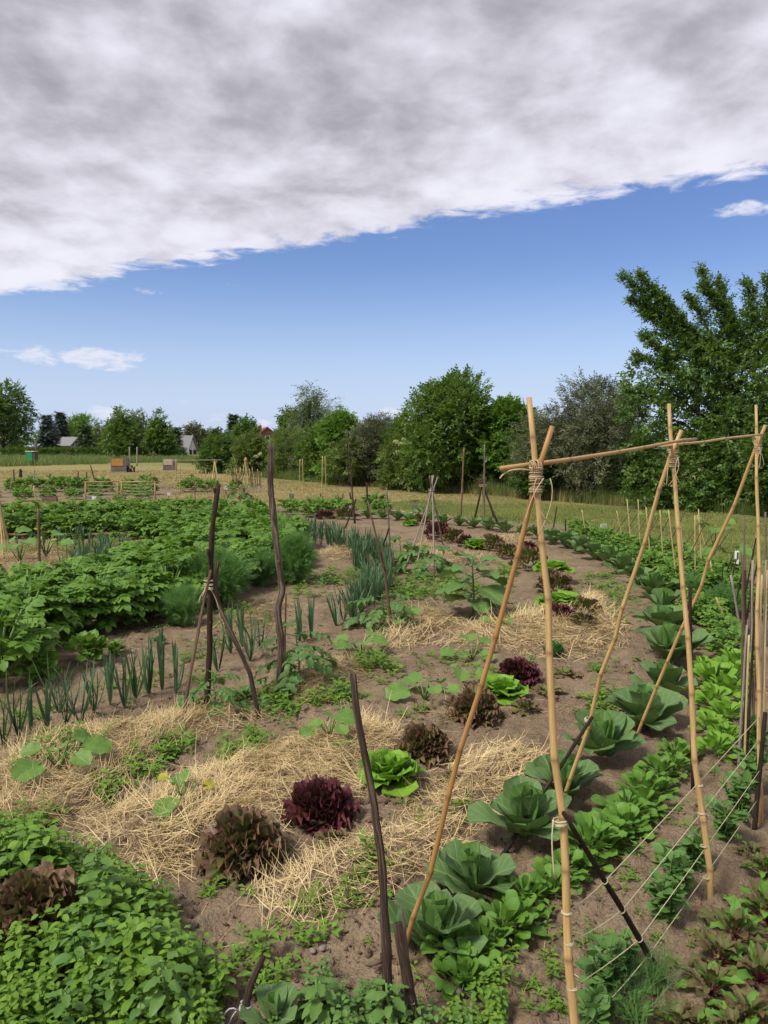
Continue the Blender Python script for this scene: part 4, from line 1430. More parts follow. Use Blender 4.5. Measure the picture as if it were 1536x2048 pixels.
# ---------------------------------------------------------------- low leafy rows beside the cabbages
rad_g = [leaf(1, .60, 6, 7, .60, 1.2, -.5 - .25 * k, .1, .2, .035, 2, k * 1.4, .25, blunt=.6, minw=.08, rng=CR, jit=.02) for k in range(3)]
RAD = [g.mesh('radish_leaf', M['radish']) for g in rad_g]
SPI = [g.mesh('spinach_leaf', M['spinach']) for g in rad_g]
rst = Geo()
for k in range(16):
    a_, q_ = k * 2.4, .25 + .3 * (k % 4) / 3
    tube([(0, 0, 0), (q_ * .5 * math.cos(a_), q_ * .5 * math.sin(a_), .3), (q_ * math.cos(a_), q_ * math.sin(a_), .5 - .3 * q_)], [.02, .018, .014], 4, False, g=rst)
RSTEM = rst.mesh('stem', M['stem_green'])
rows = [('radish_plant', 'radish', RAD, 'mid green', [(930, 1985, 120), (905, 1930, 100), (1010, 1880, 120), (1048, 1820, 120), (1130, 1770, 110), (1178, 1725, 115), (1215, 1690, 110), (1250, 1645, 100), (1285, 1600, 100), (1318, 1560, 90), (1352, 1522, 80)], 'beside the near cabbages', 'radish plants beside the near cabbages'),
        ('spinach_plant', 'spinach', SPI, 'bright green', [(1432, 1520, 95), (1452, 1488, 95), (1425, 1470, 90), (1455, 1440, 90), (1428, 1420, 90), (1450, 1395, 85), (1425, 1375, 80), (1462, 1368, 80), (1440, 1348, 80), (1410, 1340, 70), (1470, 1335, 70), (1400, 1290, 60), (1385, 1250, 55), (1370, 1215, 50), (1350, 1185, 46), (1330, 1165, 44)], 'between the second and third bamboo frames', 'bright leafy plants between the bamboo frames')]
for nm, cat, MM, colr, pts, where, grp in rows:
    if nm == 'radish_plant':                     # the plants stand close together: one more between each two
        pts = [q for a_, b_ in zip(pts, pts[1:]) for q in (a_, ((a_[0] + b_[0]) / 2 + 14, (a_[1] + b_[1]) / 2 + 6, (a_[2] + b_[2]) / 2 * .9))] + pts[-1:]
    for i, (px, py, w) in enumerate(pts):
        rg = np.random.default_rng(400 + i + int(px))
        x, y, z = at(px, py)
        L = w * m_per_px(px, py) / 2 * 1.22 * rg.uniform(.82, 1.15)
        rt = plant_of(nm, f'{ORD[i]} {colr} leafy plant from the viewer, {where}', cat, (x, y, z), MM, dome_ros(34, rg, .52, .42, .62, .02, .35, .8), rg.uniform(0, 6.28), L, grp)
        link('stem', RSTEM, rt)

# ---------------------------------------------------------------- leeks and onions
leek_g = []
for k in range(4):
    g = leaf(1, .046 + .01 * (k % 2), 2, 8, .25, .5, [.12, .5, -.2, 1.6][k], .55, 0, 0, 1, 0, [0, -.1, .1, -.3][k], minw=.10)
    leek_g.append(g)
LEEK = [g.mesh('leek_leaf', M['leek']) for g in leek_g]
LEEK_A = [g.arr() for g in leek_g]


def leek_ros(rg, n=9, bentn=1):
    out = []
    fan = rg.uniform(0, 3.14)
    for i in range(n):
        a = fan + (0 if i % 2 else math.pi) + rg.uniform(-.5, .5)
        el = R(88 - 26 * abs(rg.normal(0, .55)) - (8 if i < 2 else 0))
        d = np.array([math.cos(a) * math.cos(el), math.sin(a) * math.cos(el), math.sin(el)])
        up = np.array([-math.cos(a) * math.sin(el), -math.sin(a) * math.sin(el), math.cos(el)])
        out.append((bases(d, up, rg.uniform(-.4, .4))[0] * rg.uniform(.62, 1.05), np.array([math.cos(a) * .012, math.sin(a) * .012, -.02]), i))
    return out


def leek_pick(rg_i):
    return lambda f, i: 3 if (i + rg_i) % 9 == 0 else (i + rg_i) % 3


near_leeks = [(8, 1492), (38, 1478), (62, 1466), (95, 1452), (132, 1442), (160, 1438), (188, 1424), (220, 1408), (250, 1416), (272, 1396), (298, 1384), (325, 1376), (352, 1386), (436, 1340), (462, 1312), (500, 1322), (522, 1304), (484, 1296), (600, 1282), (622, 1274), (-20, 1500), (118, 1425)]
for i, (px, py) in enumerate(near_leeks):
    rg = np.random.default_rng(500 + i)
    x, y, z = at(px, py)
    k = (124 if px < 400 else 102) * m_per_px(px, py) * 1.06 * rg.uniform(.8, 1.08)
    order = i + 2 if i < 20 else (1 if i == 20 else 22)
    plant_of('leek', f'{ORD[order - 1]} leek of the loose near row, counted from the edge of the straw', 'leek', (x, y, z), LEEK, leek_ros(rg), rg.uniform(0, 6.28), k, 'leeks in the loose near row', pick=leek_pick(i))
LJ = []
for k in range(6):
    rg = np.random.default_rng(560 + k)
    g = Geo()
    for i, (B, T, f) in enumerate(leek_ros(rg, 8)):
        g.merge(LEEK_A[leek_pick(k)(f, i)], B * .95, T, rg.uniform(.2, .8))
    LJ.append(g.mesh('leek', M['leek']))
rg = np.random.default_rng(571)
bands = [([(678, 1248), (700, 1240), (726, 1222), (748, 1204), (762, 1186), (770, 1166), (772, 1146), (766, 1130), (756, 1116), (738, 1104), (714, 1096), (686, 1090), (660, 1084), (632, 1076), (604, 1068), (572, 1060), (552, 1050)], .075, .39, 'second'),
         ([(700, 1226), (722, 1206), (735, 1185), (742, 1160)], .09, .36, 'x'), ([(722, 1150), (724, 1132), (704, 1104), (676, 1100), (652, 1090)], .10, .40, 'y'),
         ([(640, 1094), (610, 1080), (590, 1072)], .14, .4, 'z')]
for pts, step, hh, _ in bands:
    for x, y in along(pts, step, .035, rg):
        o = link('leek', LJ[int(rg.integers(0, 6))], None, (x, y, Hs(x, y)))
        o.rotation_euler = (rg.normal(0, .05), rg.normal(0, .05), rg.uniform(0, 6.28))
        o.scale = (hh * rg.uniform(.85, 1.15),) * 3
        tag(o, 'upright leek in the dense curving band beyond the thick pole', 'leek', 'leeks in the dense curving band')
for pts, step, hh in (([(205, 1120), (200, 1138), (188, 1152), (165, 1162), (130, 1172)], .11, .34), ([(190, 1108), (165, 1118), (150, 1138)], .16, .3), ([(120, 1096), (140, 1100), (170, 1100), (200, 1104)], .16, .3), ([(180, 1130), (140, 1158)], .15, .3), ([(215, 1112), (208, 1130), (196, 1146)], .08, .36), ([(110, 1150), (140, 1142), (170, 1130)], .14, .3), ([(30, 1098), (90, 1092), (150, 1090), (210, 1096)], .13, .34), ([(225, 1096), (262, 1100), (240, 1116)], .2, .26)):
    for x, y in along(pts, step, .06, rg):
        o = link('leek', LJ[int(rg.integers(0, 6))], None, (x, y, Hs(x, y)))
        o.rotation_euler = (rg.normal(0, .06), rg.normal(0, .06), rg.uniform(0, 6.28))
        o.scale = (hh * rg.uniform(.8, 1.2),) * 3
        tag(o, 'leek in the small patch enclosed by the potato rows', 'leek', 'leeks enclosed by the potato rows')

# ---------------------------------------------------------------- potatoes
def potato_leaf(seed):
    rg = np.random.default_rng(seed)
    g = Geo()
    n = 4
    for i in range(n):
        f = .28 + .55 * i / (n - 1)
        y, z = f, .22 * math.sin(f * 2.2) - .10 * f * f
        for s in (-1, 1):
            d = np.array([s, .45 + .2 * f, rg.uniform(-.25, .1)])
            B = bases(d, [rg.uniform(-.2, .2), 0, 1.0])[0]
            L = (.30 + .13 * math.sin(f * 3.0)) * rg.uniform(.85, 1.1)
            g.merge(leaf(L, L * .66, 2, 4, .42, 1.1, -.5, .35).arr(), B, (s * .03, y, z), .5 + rg.uniform(-.12, .12))
    B = bases([0, 1, -.35], [0, 0, 1.0])[0]
    g.merge(leaf(.42, .30, 2, 4, .42, 1.1, -.5, .3).arr(), B, (0, .86, .14), .55)
    f = np.linspace(0, .88, 5)
    tube(np.stack([0 * f, f, .22 * np.sin(f * 2.2) - .10 * f * f], -1), .012, 3, False, .7, g=g)
    return g


pot_g = [potato_leaf(s) for s in (1, 2, 3)]
POT = [g.mesh('potato_leaf', M['potato']) for g in pot_g]
POT_A = [g.arr() for g in pot_g]


def potato_ros(rg, n=32):
    out = []
    for i in range(n):
        f = (i + .5) / n
        a = i * 2.39996 + rg.uniform(-.3, .3)
        r = .62 * math.sqrt(f)
        zz = (1.0 - .75 * r * r / .45 * .6) * rg.uniform(.62, .98) if i % 3 else rg.uniform(.06, .5)
        el = R(38 - 55 * r + rg.uniform(-18, 18))
        d = np.array([math.cos(a) * math.cos(el), math.sin(a) * math.cos(el), math.sin(el)])
        B = bases(d, [0, 0, 1.0], rg.uniform(-.35, .35))[0] * rg.uniform(.30, .43)
        out.append((B, np.array([math.cos(a) * r * .68, math.sin(a) * r * .55, zz * .78]), f))
    return out


PJ, PB = [], []
for k in range(4):
    rg = np.random.default_rng(600 + k)
    g = join_ros(POT_A, potato_ros(rg, 56), rg=rg)
    PJ.append(g.mesh('potato_plant', M['potato']))
    PB.append(g.mesh('bean_plant', M['bean']))
pst = Geo()
for k in range(7):
    a = k * .9
    tube([(0, 0, -.03), (.12 * math.cos(a), .12 * math.sin(a), .4), (.28 * math.cos(a), .28 * math.sin(a), .78)], [.03, .022, .014], 5, g=pst)
POT_STEM = pst.mesh('stem', M['stem_green'])
rg = np.random.default_rng(611)
prow = [([(560, 1096), (545, 1128), (490, 1158), (400, 1194), (300, 1232), (180, 1264), (70, 1292), (-60, 1330)], .27, .50, True),
        ([(440, 1112), (400, 1142), (320, 1172), (240, 1196), (120, 1224), (0, 1250), (-80, 1268)], .30, .50, True),
        ([(-40, 1062), (30, 1062), (120, 1064), (200, 1060), (290, 1058), (380, 1062), (450, 1072), (505, 1084), (540, 1096)], .30, .52, False),
        ([(-30, 1048), (60, 1048), (160, 1046), (260, 1042), (350, 1042), (430, 1050), (500, 1062), (548, 1078)], .32, .50, False),
        ([(300, 1078), (370, 1090), (430, 1104), (500, 1112)], .30, .48, False),
        ([(-60, 1074), (20, 1074), (110, 1074), (190, 1072), (270, 1072), (330, 1082), (390, 1100), (420, 1118)], .34, .44, False),
        ([(380, 1130), (330, 1150), (270, 1172), (200, 1188), (100, 1206), (0, 1226)], .34, .44, False),
        ([(-60, 1380), (10, 1352)], .30, .48, True)]
n_near = 0
ROWN = {0: 'front', 1: 'inner'}
for ri, (pts, step, hh, parts) in enumerate(prow):
    for x, y in along(pts, step, .05, rg):
        k = hh * rg.uniform(.88, 1.18)
        loc = (x, y, Hs(x, y))
        vis = abs(x / y) < .56
        if parts and vis and y < 8.2:
            n_near += 1
            r = plant_of('potato_plant', f'{ORD[(n_near - 1) % 30]} big leafy potato plant of the near dark green rows, counted from the fennel', 'potato plant', loc, POT, potato_ros(rg, 58), rg.uniform(0, 6.28), k, 'potato plants of the near row')
            link('stem', POT_STEM, r)
        elif vis:
            o = plant_of('potato_plant', 'leafy potato plant in the farther rows of the potato ring', 'potato plant', loc, None, None, rg.uniform(0, 6.28), k, 'potato plants of the farther rows', joined=PJ[int(rg.integers(0, 4))])
# bean and potato plants of the beds at the back
FARP = []
for pts, step, hh in (([(560, 1022), (620, 1024), (680, 1026), (740, 1026), (800, 1030)], .5, .42), ([(590, 1032), (640, 1036), (700, 1030)], .5, .38),
                      ([(-40, 1004), (60, 1002), (150, 1000), (240, 1002), (320, 1002)], .7, .4), ([(-60, 986), (60, 984), (180, 984), (300, 986)], .7, .5), ([(-40, 994), (40, 994), (120, 993), (210, 990), (320, 990)], .8, .4),
                      ([(-60, 977), (100, 975), (230, 976), (330, 976)], .9, .5), ([(340, 985), (420, 983), (510, 980)], .9, .4), ([(360, 976), (440, 974), (520, 972)], .9, .45), ([(450, 1030), (520, 1034)], .4, .35)):
    for x, y in along(pts, step, .12, rg):
        k = hh * rg.uniform(.7, 1.25)
        plant_of('bean_plant', 'low green crop plant in the beds behind the potato ring', 'crop plant', (x, y, Hs(x, y)), None, None, rg.uniform(0, 6.28), k, 'crop plants in the back beds', joined=PB[int(rg.integers(0, 4))])

# leafy bed behind the cabbages, under the slanting canes
for pts, step, hh in (([(1130, 1062), (1200, 1080), (1260, 1100), (1320, 1130), (1380, 1160)], .32, .26), ([(1180, 1086), (1240, 1112), (1300, 1140), (1350, 1172), (1390, 1205)], .3, .24), ([(1290, 1100), (1370, 1136), (1450, 1178)], .36, .3), ([(1400, 1230), (1440, 1270), (1480, 1310)], .3, .26), ([(1420, 1180), (1500, 1230), (1560, 1260)], .33, .28)):
    for x, y in along(pts, step, .08, rg):
        k = hh * rg.uniform(.75, 1.25)
        plant_of('bean_plant', 'low bushy bean plant in the bed of slanting canes', 'bean plant', (x, y, Hs(x, y)), None, None, rg.uniform(0, 6.28), k, 'bean plants under the slanting canes', joined=PB[int(rg.integers(0, 4))])

# celery and parsley clumps in front of the potato row
par_g = [leaf(.42, .36, 4, 4, .6, 1.0, -.3, .2, 0, .1, 3, k, 0, lob=.35, nl=3, minw=.06) for k in range(2)]


def celery_ros(rg, n=26):
    out = []
    for i in range(n):
        a = rg.uniform(0, 6.28)
        el = R(rg.uniform(25, 80))
        d = np.array([math.cos(a) * math.cos(el), math.sin(a) * math.cos(el), math.sin(el)])
        out.append((a, d, rg.uniform(.5, .85)))
    return out


def celery(px, py, w, label, matn='bean', hscale=1.0):
    rg = np.random.default_rng(int(px * 3 + py))
    x, y, z = at(px, py)
    root = thing('celery_plant', label, 'celery', (x, y, z), 0, w * m_per_px(px, py) / 2 * 1.2)
    st = Geo()
    lg = [Geo().merge(g.arr()) for g in par_g]
    ms = [g.mesh('celery_leaf', M[matn]) for g in par_g]
    for a, d, l in celery_ros(rg):
        e = d * l * hscale
        tube([(0, 0, 0), d * l * .5, e], [.02, .016, .01], 4, False, g=st)
        for q in range(3):
            dd = d + rg.normal(0, .55, 3)
            B = bases(dd, [0, 0, 1.0], rg.uniform(-.4, .4))[0] * rg.uniform(.8, 1.2)
            link('leaf', ms[q % 2], root, M=mat4(B, e * (.8 + .1 * q)))
    link('stem', st.mesh('stem', M['stem_green']), root)


celery(85, 1362, 92, 'celery clump with bright young leaves in front of the potato row')
celery(180, 1330, 96, 'wider celery clump in front of the potato row, nearer the tripod')
celery(235, 1312, 44, 'small leafy clump between celery and fennel')
celery(320, 1292, 30, 'small upright leafy plant just before the fennel')

# ---------------------------------------------------------------- fennel and dill: fine hair-like fronds
def frond_plant(px, py, w_px, h_px, label, name, n=1500, seed=0, thick=.0019, cat='fennel'):
    rg = np.random.default_rng(seed)
    x, y, z = at(px, py)
    k = m_per_px(px, py)
    rx, h = w_px * k / 2, h_px * k
    root = thing(name, label, cat, (x, y, z))
    st, fr = Geo(), Geo()
    ends, dirs = [], []
    for i in range(26):
        a, q = rg.uniform(0, 6.28), math.sqrt(rg.uniform(0, 1))
        tip = np.array([math.cos(a) * rx * q, math.sin(a) * rx * q * .8, h * rg.uniform(.55, .95) * (1 - .35 * q * q)])
        b = np.array([math.cos(a), math.sin(a), 0]) * .02
        mid = tip * .5 + np.array([0, 0, h * .1])
        tube([b, mid, tip], [.006, .005, .003], 4, False, g=st)
        for t in np.linspace(.25, 1, 8):
            ends.append(b * (1 - t) ** 2 + 2 * mid * t * (1 - t) + tip * t * t)
            dirs.append(tip - b)
    ends, dirs = np.array(ends), np.array(dirs)
    pick = rg.integers(0, len(ends), n)
    d = dirs[pick] / (np.linalg.norm(dirs[pick], axis=1, keepdims=True)) * .7 + rg.normal(0, .62, (n, 3))
    # each frond: a hair with side hairs
    tpl = Geo()
    hair = lambda p, q, w: tpl.add([np.array(p) + (-w, 0, 0), np.array(p) + (w, 0, 0), q], None, [(0, 1, 2)], .5 + rg.uniform(-.2, .2))
    wv = thick / .11
    hair((0, 0, 0), (0, 1, .02), wv)
    for s in range(7):
        f = .15 + .11 * s
        sd = -1 if s % 2 else 1
        hair((0, f, 0), (sd * .32 * (1.1 - f), f + .3, rg.uniform(-.12, .12)), wv)
        hair((0, f, 0), (rg.uniform(-.1, .1), f + .3, sd * .3 * (1.1 - f)), wv)
    B = bases(d, [0, 0, 1.0], rg.uniform(0, 6.28, n)) * (rg.uniform(.07, .15, n) * max(.6, min(1.4, h / .35)))[:, None, None]
    fr.scatter(tpl.arr(), B, ends[pick] + rg.normal(0, .02, (n, 3)), rg.uniform(.2, .8, n))
    link('stem', st.mesh('stem', M['stem_green']), root)
    link('fronds', fr.mesh('fronds', M['dill']), root)


frond_plant(432, 1216, 108, 106, 'feathery fennel bush behind the dark tripod', 'fennel_bush', 2600, 1)
frond_plant(368, 1250, 70, 78, 'smaller feathery fennel at the end of the potato row', 'fennel_bush', 1200, 2)
frond_plant(590, 1166, 72, 94, 'feathery fennel bush beside the thick pole', 'fennel_bush', 2200, 3)
frond_plant(520, 1170, 60, 70, 'low fennel between thick pole and potatoes', 'fennel_bush', 1100, 4)
frond_plant(568, 1116, 36, 70, 'slim fennel behind the thick pole', 'fennel_bush', 900, 5)
frond_plant(1302, 1985, 70, 60, 'yellowish green dill at the foot of the black brace stick', 'dill_plant', 110, 6, .0009, 'dill')
frond_plant(1270, 2050, 90, 70, 'fine dill at the very front beside the trellis string', 'dill_plant', 90, 7, .0009, 'dill')
frond_plant(1395, 1200, 60, 50, 'carrot leaves beyond the second bamboo frame', 'carrot_plant', 700, 8, .003, 'carrot')
frond_plant(1440, 1240, 70, 60, 'feathery carrot clump beside the bundle of grey canes', 'carrot_plant', 900, 9, .003, 'carrot')

# ---------------------------------------------------------------- squashes, sunflower, tomatoes
def big_leaf(seed, mt, lobed=.18, cup=.25):
    rg = np.random.default_rng(seed)
    return leaf(1, 1.0, 8, 7, .42, .85, -.35 + rg.uniform(-.2, .2), .18, cup, .05, 2.2, seed, .15, lob=lobed, nl=3, rng=rg, jit=.02, minw=.2, blunt=.15).mesh('broad_leaf', M[mt])


SQ = [big_leaf(k, 'squash') for k in range(3)]
SQY = big_leaf(9, 'squash_yellow')
SF = [big_leaf(20 + k, 'sunflower', .05, .3) for k in range(3)]


def squash(px, py, label, leaves, seed, yellow=0, scale=1.0, name='squash_plant', hgt=.14):
    """leaves: (pixel offset x, y up, size px) drawn round the foot"""
    rg = np.random.default_rng(seed)
    x, y, z = at(px, py)
    k = m_per_px(px, py)
    root = thing(name, label, 'squash', (x, y, z), group='squash plants in the straw')
    for i in range(leaves):
        a = i * 2.4 + seed
        r = rg.uniform(.05, .13) * scale
        hh = .62 * hgt * scale * rg.uniform(.5, 1.2)
        tip = np.array([math.cos(a) * r, math.sin(a) * r, hh])
        s = Geo()
        tube([(0, 0, 0), tip * .5 + np.array([0, 0, .05 * scale]), tip], [.005 * scale, .004 * scale, .003 * scale], 6, g=s)
        link('stalk', s.mesh('stalk', M['stem_green']), root)
        d = np.array([math.cos(a), math.sin(a), rg.uniform(-.35, .15)])
        B = bases(d, [rg.uniform(-.3, .3), -.45, 1.0])[0] * rg.uniform(.075, .125) * scale * (.55 if i >= leaves - yellow else 1)
        link('leaf', SQY if i >= leaves - yellow else SQ[i % 3], root, M=mat4(B, tip - d * .02))


squash(118, 1552, 'squash with several upright leaves on the straw nearest the leeks', 6, 1, scale=1.15)
squash(372, 1620, 'small squash with a yellowing leaf in the middle of the straw', 4, 2, 2, 1.0)
squash(660, 1490, 'squash at the back of the big straw patch behind the dark red lettuce', 5, 3, scale=1.0)
squash(722, 1312, 'squash with grey-green jagged leaves beyond the short dark pole', 6, 4, scale=1.25)
squash(850, 1405, 'squash with two broad pale leaves between pole and orange bamboo leg', 5, 5, scale=1.25)
squash(925, 1372, 'small squash just beside the orange bamboo leg', 3, 6, scale=1.0)
squash(945, 1318, 'low squash below the sunflower', 5, 7, scale=1.2)
squash(1030, 1240, 'small squash behind the dark red head of the round straw bed', 3, 8, scale=1.1)
squash(1000, 1268, 'pale creeping squash on the round straw bed', 3, 9, scale=.9)
squash(800, 1262, 'small squash on the straw beside the forked branch', 4, 10, scale=1.1)
squash(1300, 1058, 'pale squash leaves above the bed of slanting canes', 4, 11, 0, 1.8, hgt=.3)
squash(1430, 1102, 'pale squash with raised leaves behind the second bamboo frame', 5, 12, 0, 1.8, hgt=.35)
squash(1460, 1150, 'broad squash leaves beside the white plant label', 4, 13, 0, 1.6, hgt=.3)
squash(92, 1118, 'squash with big yellow leaves near the slanting cane', 6, 14, 3, 2.0, hgt=.3)
squash(40, 1130, 'squash with dark leaves near the cane bundle', 6, 15, 1, 1.7, hgt=.25)
squash(60, 1180, 'small yellowing squash behind the potato row', 5, 16, 2, 1.6, hgt=.25)


def stalk_plant(name, label, cat, px, py, h_px, meshes, n, lsize, seed, droop=-.3, smat='stem_green', lean=(0, 0), sr=.012, group=None):
    rg = np.random.default_rng(seed)
    x, y, z = at(px, py)
    h = h_px * m_per_px(px, py)
    root = thing(name, label, cat, (x, y, z), group=group)
    top = np.array([lean[0], lean[1], h])
    s = Geo()
    pts = np.array([top * t + np.array([math.sin(t * 5) * .01, 0, 0]) for t in np.linspace(0, 1, 6)])
    tube(pts, np.linspace(sr, sr * .5, 6), 7, g=s)
    link('stem', s.mesh('stem', M[smat]), root)
    for i in range(n):
        t = .12 + .88 * (i + .5) / n
        a = i * 2.4 + rg.uniform(-.3, .3)
        sz = lsize * (1.1 - .45 * t ** 2) * rg.uniform(.8, 1.15)
        d = np.array([math.cos(a), math.sin(a), droop + .9 * max(0, t - .6) + rg.uniform(-.15, .15)])
        b = top * t + np.array([math.cos(a), math.sin(a), .35]) * sz * .35
        st = Geo()
        tube([top * t, b], [.004, .003], 4, g=st)
        link('stalk', st.mesh('stalk', M[smat]), root)
        B = bases(d, [0, 0, 1.0], rg.uniform(-.3, .3))[0] * sz
        link('leaf', meshes[i % len(meshes)], root, M=mat4(B, b))


stalk_plant('sunflower_plant', 'tall young sunflower plant with big drooping leaves, not yet in flower', 'sunflower', 945, 1236, 122, SF, 16, .25, 3)
tom_g = []
for k in range(2):
    rg = np.random.default_rng(700 + k)
    g = Geo()
    for i in range(3):
        f = .32 + .24 * i
        for s in (-1, 1):
            B = bases([s, .6, rg.uniform(-.5, .2)], [0, 0, 1.0])[0]
            g.merge(leaf(.40, .28, 4, 6, .4, 1.0, -.8, .3, 0, .05, 3, k, lob=.3, nl=3).arr(), B, (0, f, -.12 * f * f), .5 + rg.uniform(-.15, .15))
    g.merge(leaf(.46, .32, 4, 6, .4, 1.0, -.8, .3, 0, .05, 3, k, lob=.3, nl=3).arr(), bases([0, 1, -.4], [0, 0, 1.0])[0], (0, .9, -.12))
    tube([(0, 0, 0), (0, .5, 0), (0, .92, -.12)], .014, 3, False, g=g)
    tom_g.append(g)
TOM = [g.mesh('tomato_leaf', M['tomato']) for g in tom_g]
stalk_plant('tomato_plant', 'bushy tomato plant beside the thick weathered pole', 'tomato', 596, 1374, 104, TOM, 15, .19, 5, sr=.007)
stalk_plant('tomato_plant', 'low tomato plant at the other side of the thick pole', 'tomato', 532, 1396, 36, TOM, 8, .15, 6, sr=.006)
stalk_plant('tomato_plant', 'tomato plant growing up the middle of the dark tripod', 'tomato', 428, 1420, 80, TOM, 10, .15, 7, sr=.006)
stalk_plant('tomato_plant', 'tomato plant climbing at the foot of the forked branch', 'tomato', 766, 1258, 70, TOM, 14, .24, 8, sr=.009)
stalk_plant('tomato_plant', 'dark tomato plant inside the cane tripod', 'tomato', 846, 1150, 56, TOM, 16, .30, 9, sr=.009)
stalk_plant('tomato_plant', 'thin tomato plant between leek band and cane tripod', 'tomato', 800, 1118, 50, TOM, 8, .25, 10, sr=.009)
stalk_plant('tomato_plant', 'tall tomato plant at the back among the dark stakes', 'tomato', 846, 1036, 34, TOM, 10, .3, 11, sr=.01)
stalk_plant('tomato_plant', 'tall leafy plant beyond the potato ring beside two stakes', 'tomato', 480, 1014, 42, TOM, 14, .35, 12, sr=.01)

# ---------------------------------------------------------------- peas along the strings
pea_leaf = [leaf(1, .62, 2, 4, .42, 1.0, -.3 + .3 * k, .3).mesh('pea_leaf', M['pea']) for k in range(3)]


def pea(px, py, w_px, h_px, label, seed, n=60, parts=True):
    rg = np.random.default_rng(seed)
    x, y, z = at(px, py)
    k = m_per_px(px, py)
    rx, h = w_px * k / 2, h_px * k
    root = thing('pea_plant', label, 'pea plant', (x, y, z), group='pea plants under the trellis strings')
    st = Geo()
    for i in range(9):
        a, q = rg.uniform(0, 6.28), rg.uniform(.1, .9)
        tip = np.array([math.cos(a) * rx * q, math.sin(a) * rx * q, h * rg.uniform(.6, 1.0)])
        tube([(0, 0, 0), tip * .5 + rg.normal(0, .01, 3), tip], .0028, 4, False, g=st)
        for t in np.linspace(.2, 1, n // 9 + 1):
            p = tip * t + rg.normal(0, .006, 3)
            d = np.array([rg.normal(0, 1), rg.normal(0, 1), rg.uniform(-.2, .9)])
            B = bases(d, [0, 0, 1.0], rg.uniform(-.5, .5))[0] * rg.uniform(.032, .058)
            link('leaf', pea_leaf[int(rg.integers(0, 3))], root, M=mat4(B, p))
        # a tendril at the tip
        tube([tip, tip + np.array([.01, .005, .03]), tip + np.array([.025, 0, .035])], [.001, .0008, .0006], 3, False, g=st)
    link('stem', st.mesh('stem', M['stem_green']), root)


pea(1212, 2010, 90, 120, 'bushy pea plant nearest the viewer under the strings', 1, 120)
pea(1190, 2080, 80, 100, 'pea plant at the picture edge beside the near bamboo pole', 2, 80)
pea(1245, 1962, 60, 80, 'pea plant behind the nearest bushy one', 3, 70)
pea(1330, 1862, 70, 84, 'pea plant past the black brace stick', 4, 90)
pea(1352, 1810, 50, 80, 'slim pea plant in the middle of the strings', 5, 70)
pea(1345, 1770, 60, 40, 'low pea plant between the two near bamboo poles', 6, 50)
pea(1392, 1748, 56, 66, 'pea plant close behind the second bamboo pole', 7, 70)
pea(1452, 1690, 80, 90, 'broad pea plant between second and third bamboo poles', 8, 110)
pea(1478, 1640, 80, 90, 'pea plant before the dark tied stick', 9, 100)
pea(1500, 1590, 70, 90, 'pea plant at the far end of the strings', 10, 90)
pea(1510, 1520, 60, 70, 'pea plant beneath the bundle of grey canes', 11, 80)

# ---------------------------------------------------------------- beets along the picture edge
beet_g = [leaf(1, .46, 6, 6, .48, 1.1, -.6 - .5 * k, .2, .2, .13, 3, k * 2.1, .1, rng=CR, jit=.08, minw=.07) for k in range(3)]
BEET = [g.mesh('beet_leaf', M['beet']) for g in beet_g]
BEETG = [g.mesh('beet_leaf_green', M['radish']) for g in beet_g]


def beet(px, py, w_px, label, seed, green=.38):
    rg = np.random.default_rng(seed)
    x, y, z = at(px, py)
    L = w_px * m_per_px(px, py) / 2
    root = thing('beet_plant', label, 'beet', (x, y, z), rg.uniform(0, 6.28), L * 1.02, 'beets with dark spotted leaves')
    for B, T, f in rosette(22, 15, 80, 1, .8, rg, .05, .02):
        d = B[:, 1] * .5
        s = Geo()
        tube([T, T + d * .5, T + d], [.022, .018, .012], 5, g=s)
        link('stalk', s.mesh('stalk', M['stem_red']), root)
        link('leaf', (BEETG if rg.random() < green else BEET)[int(rg.integers(0, 3))], root, M=mat4(B * .80, T + d * .95))


beet(1470, 1900, 130, 'dark red beet with withered leaves past the second bamboo pole', 1)
beet(1535, 1850, 130, 'green and brown beet cut by the picture edge', 2, .45)
beet(1420, 2000, 120, 'yellowing spotted beet nearest the dill', 3)
beet(1520, 1980, 130, 'beet with brown crumpled leaves in the corner', 4)
beet(1350, 2060, 110, 'dark purple beet at the very front', 5, .1)
beet(1460, 2080, 120, 'brown beet at the front edge of the bed', 6)
beet(1530, 1770, 90, 'beet with bright green leaves below the third frame', 7, .7)
beet(1505, 1730, 60, 'wilted small beet by the dark tied stick', 8, .1)
beet(1500, 2060, 130, 'dark red-green beet in the very corner', 9, .25)
beet(1440, 1945, 110, 'dark beet between withered and yellowing ones', 10, .2)
beet(1400, 2075, 110, 'reddish beet squeezed between purple and brown ones', 11, .15)
for i, (px, py, w) in enumerate([(1330, 1130, 50), (1360, 1150, 50), (1300, 1115, 40), (1480, 1190, 60), (1520, 1210, 60), (1440, 1165, 50)]):
    beet(px, py, w, f'{ORD[i]} far reddish beet of the bed behind the slanting canes', 20 + i, .3)


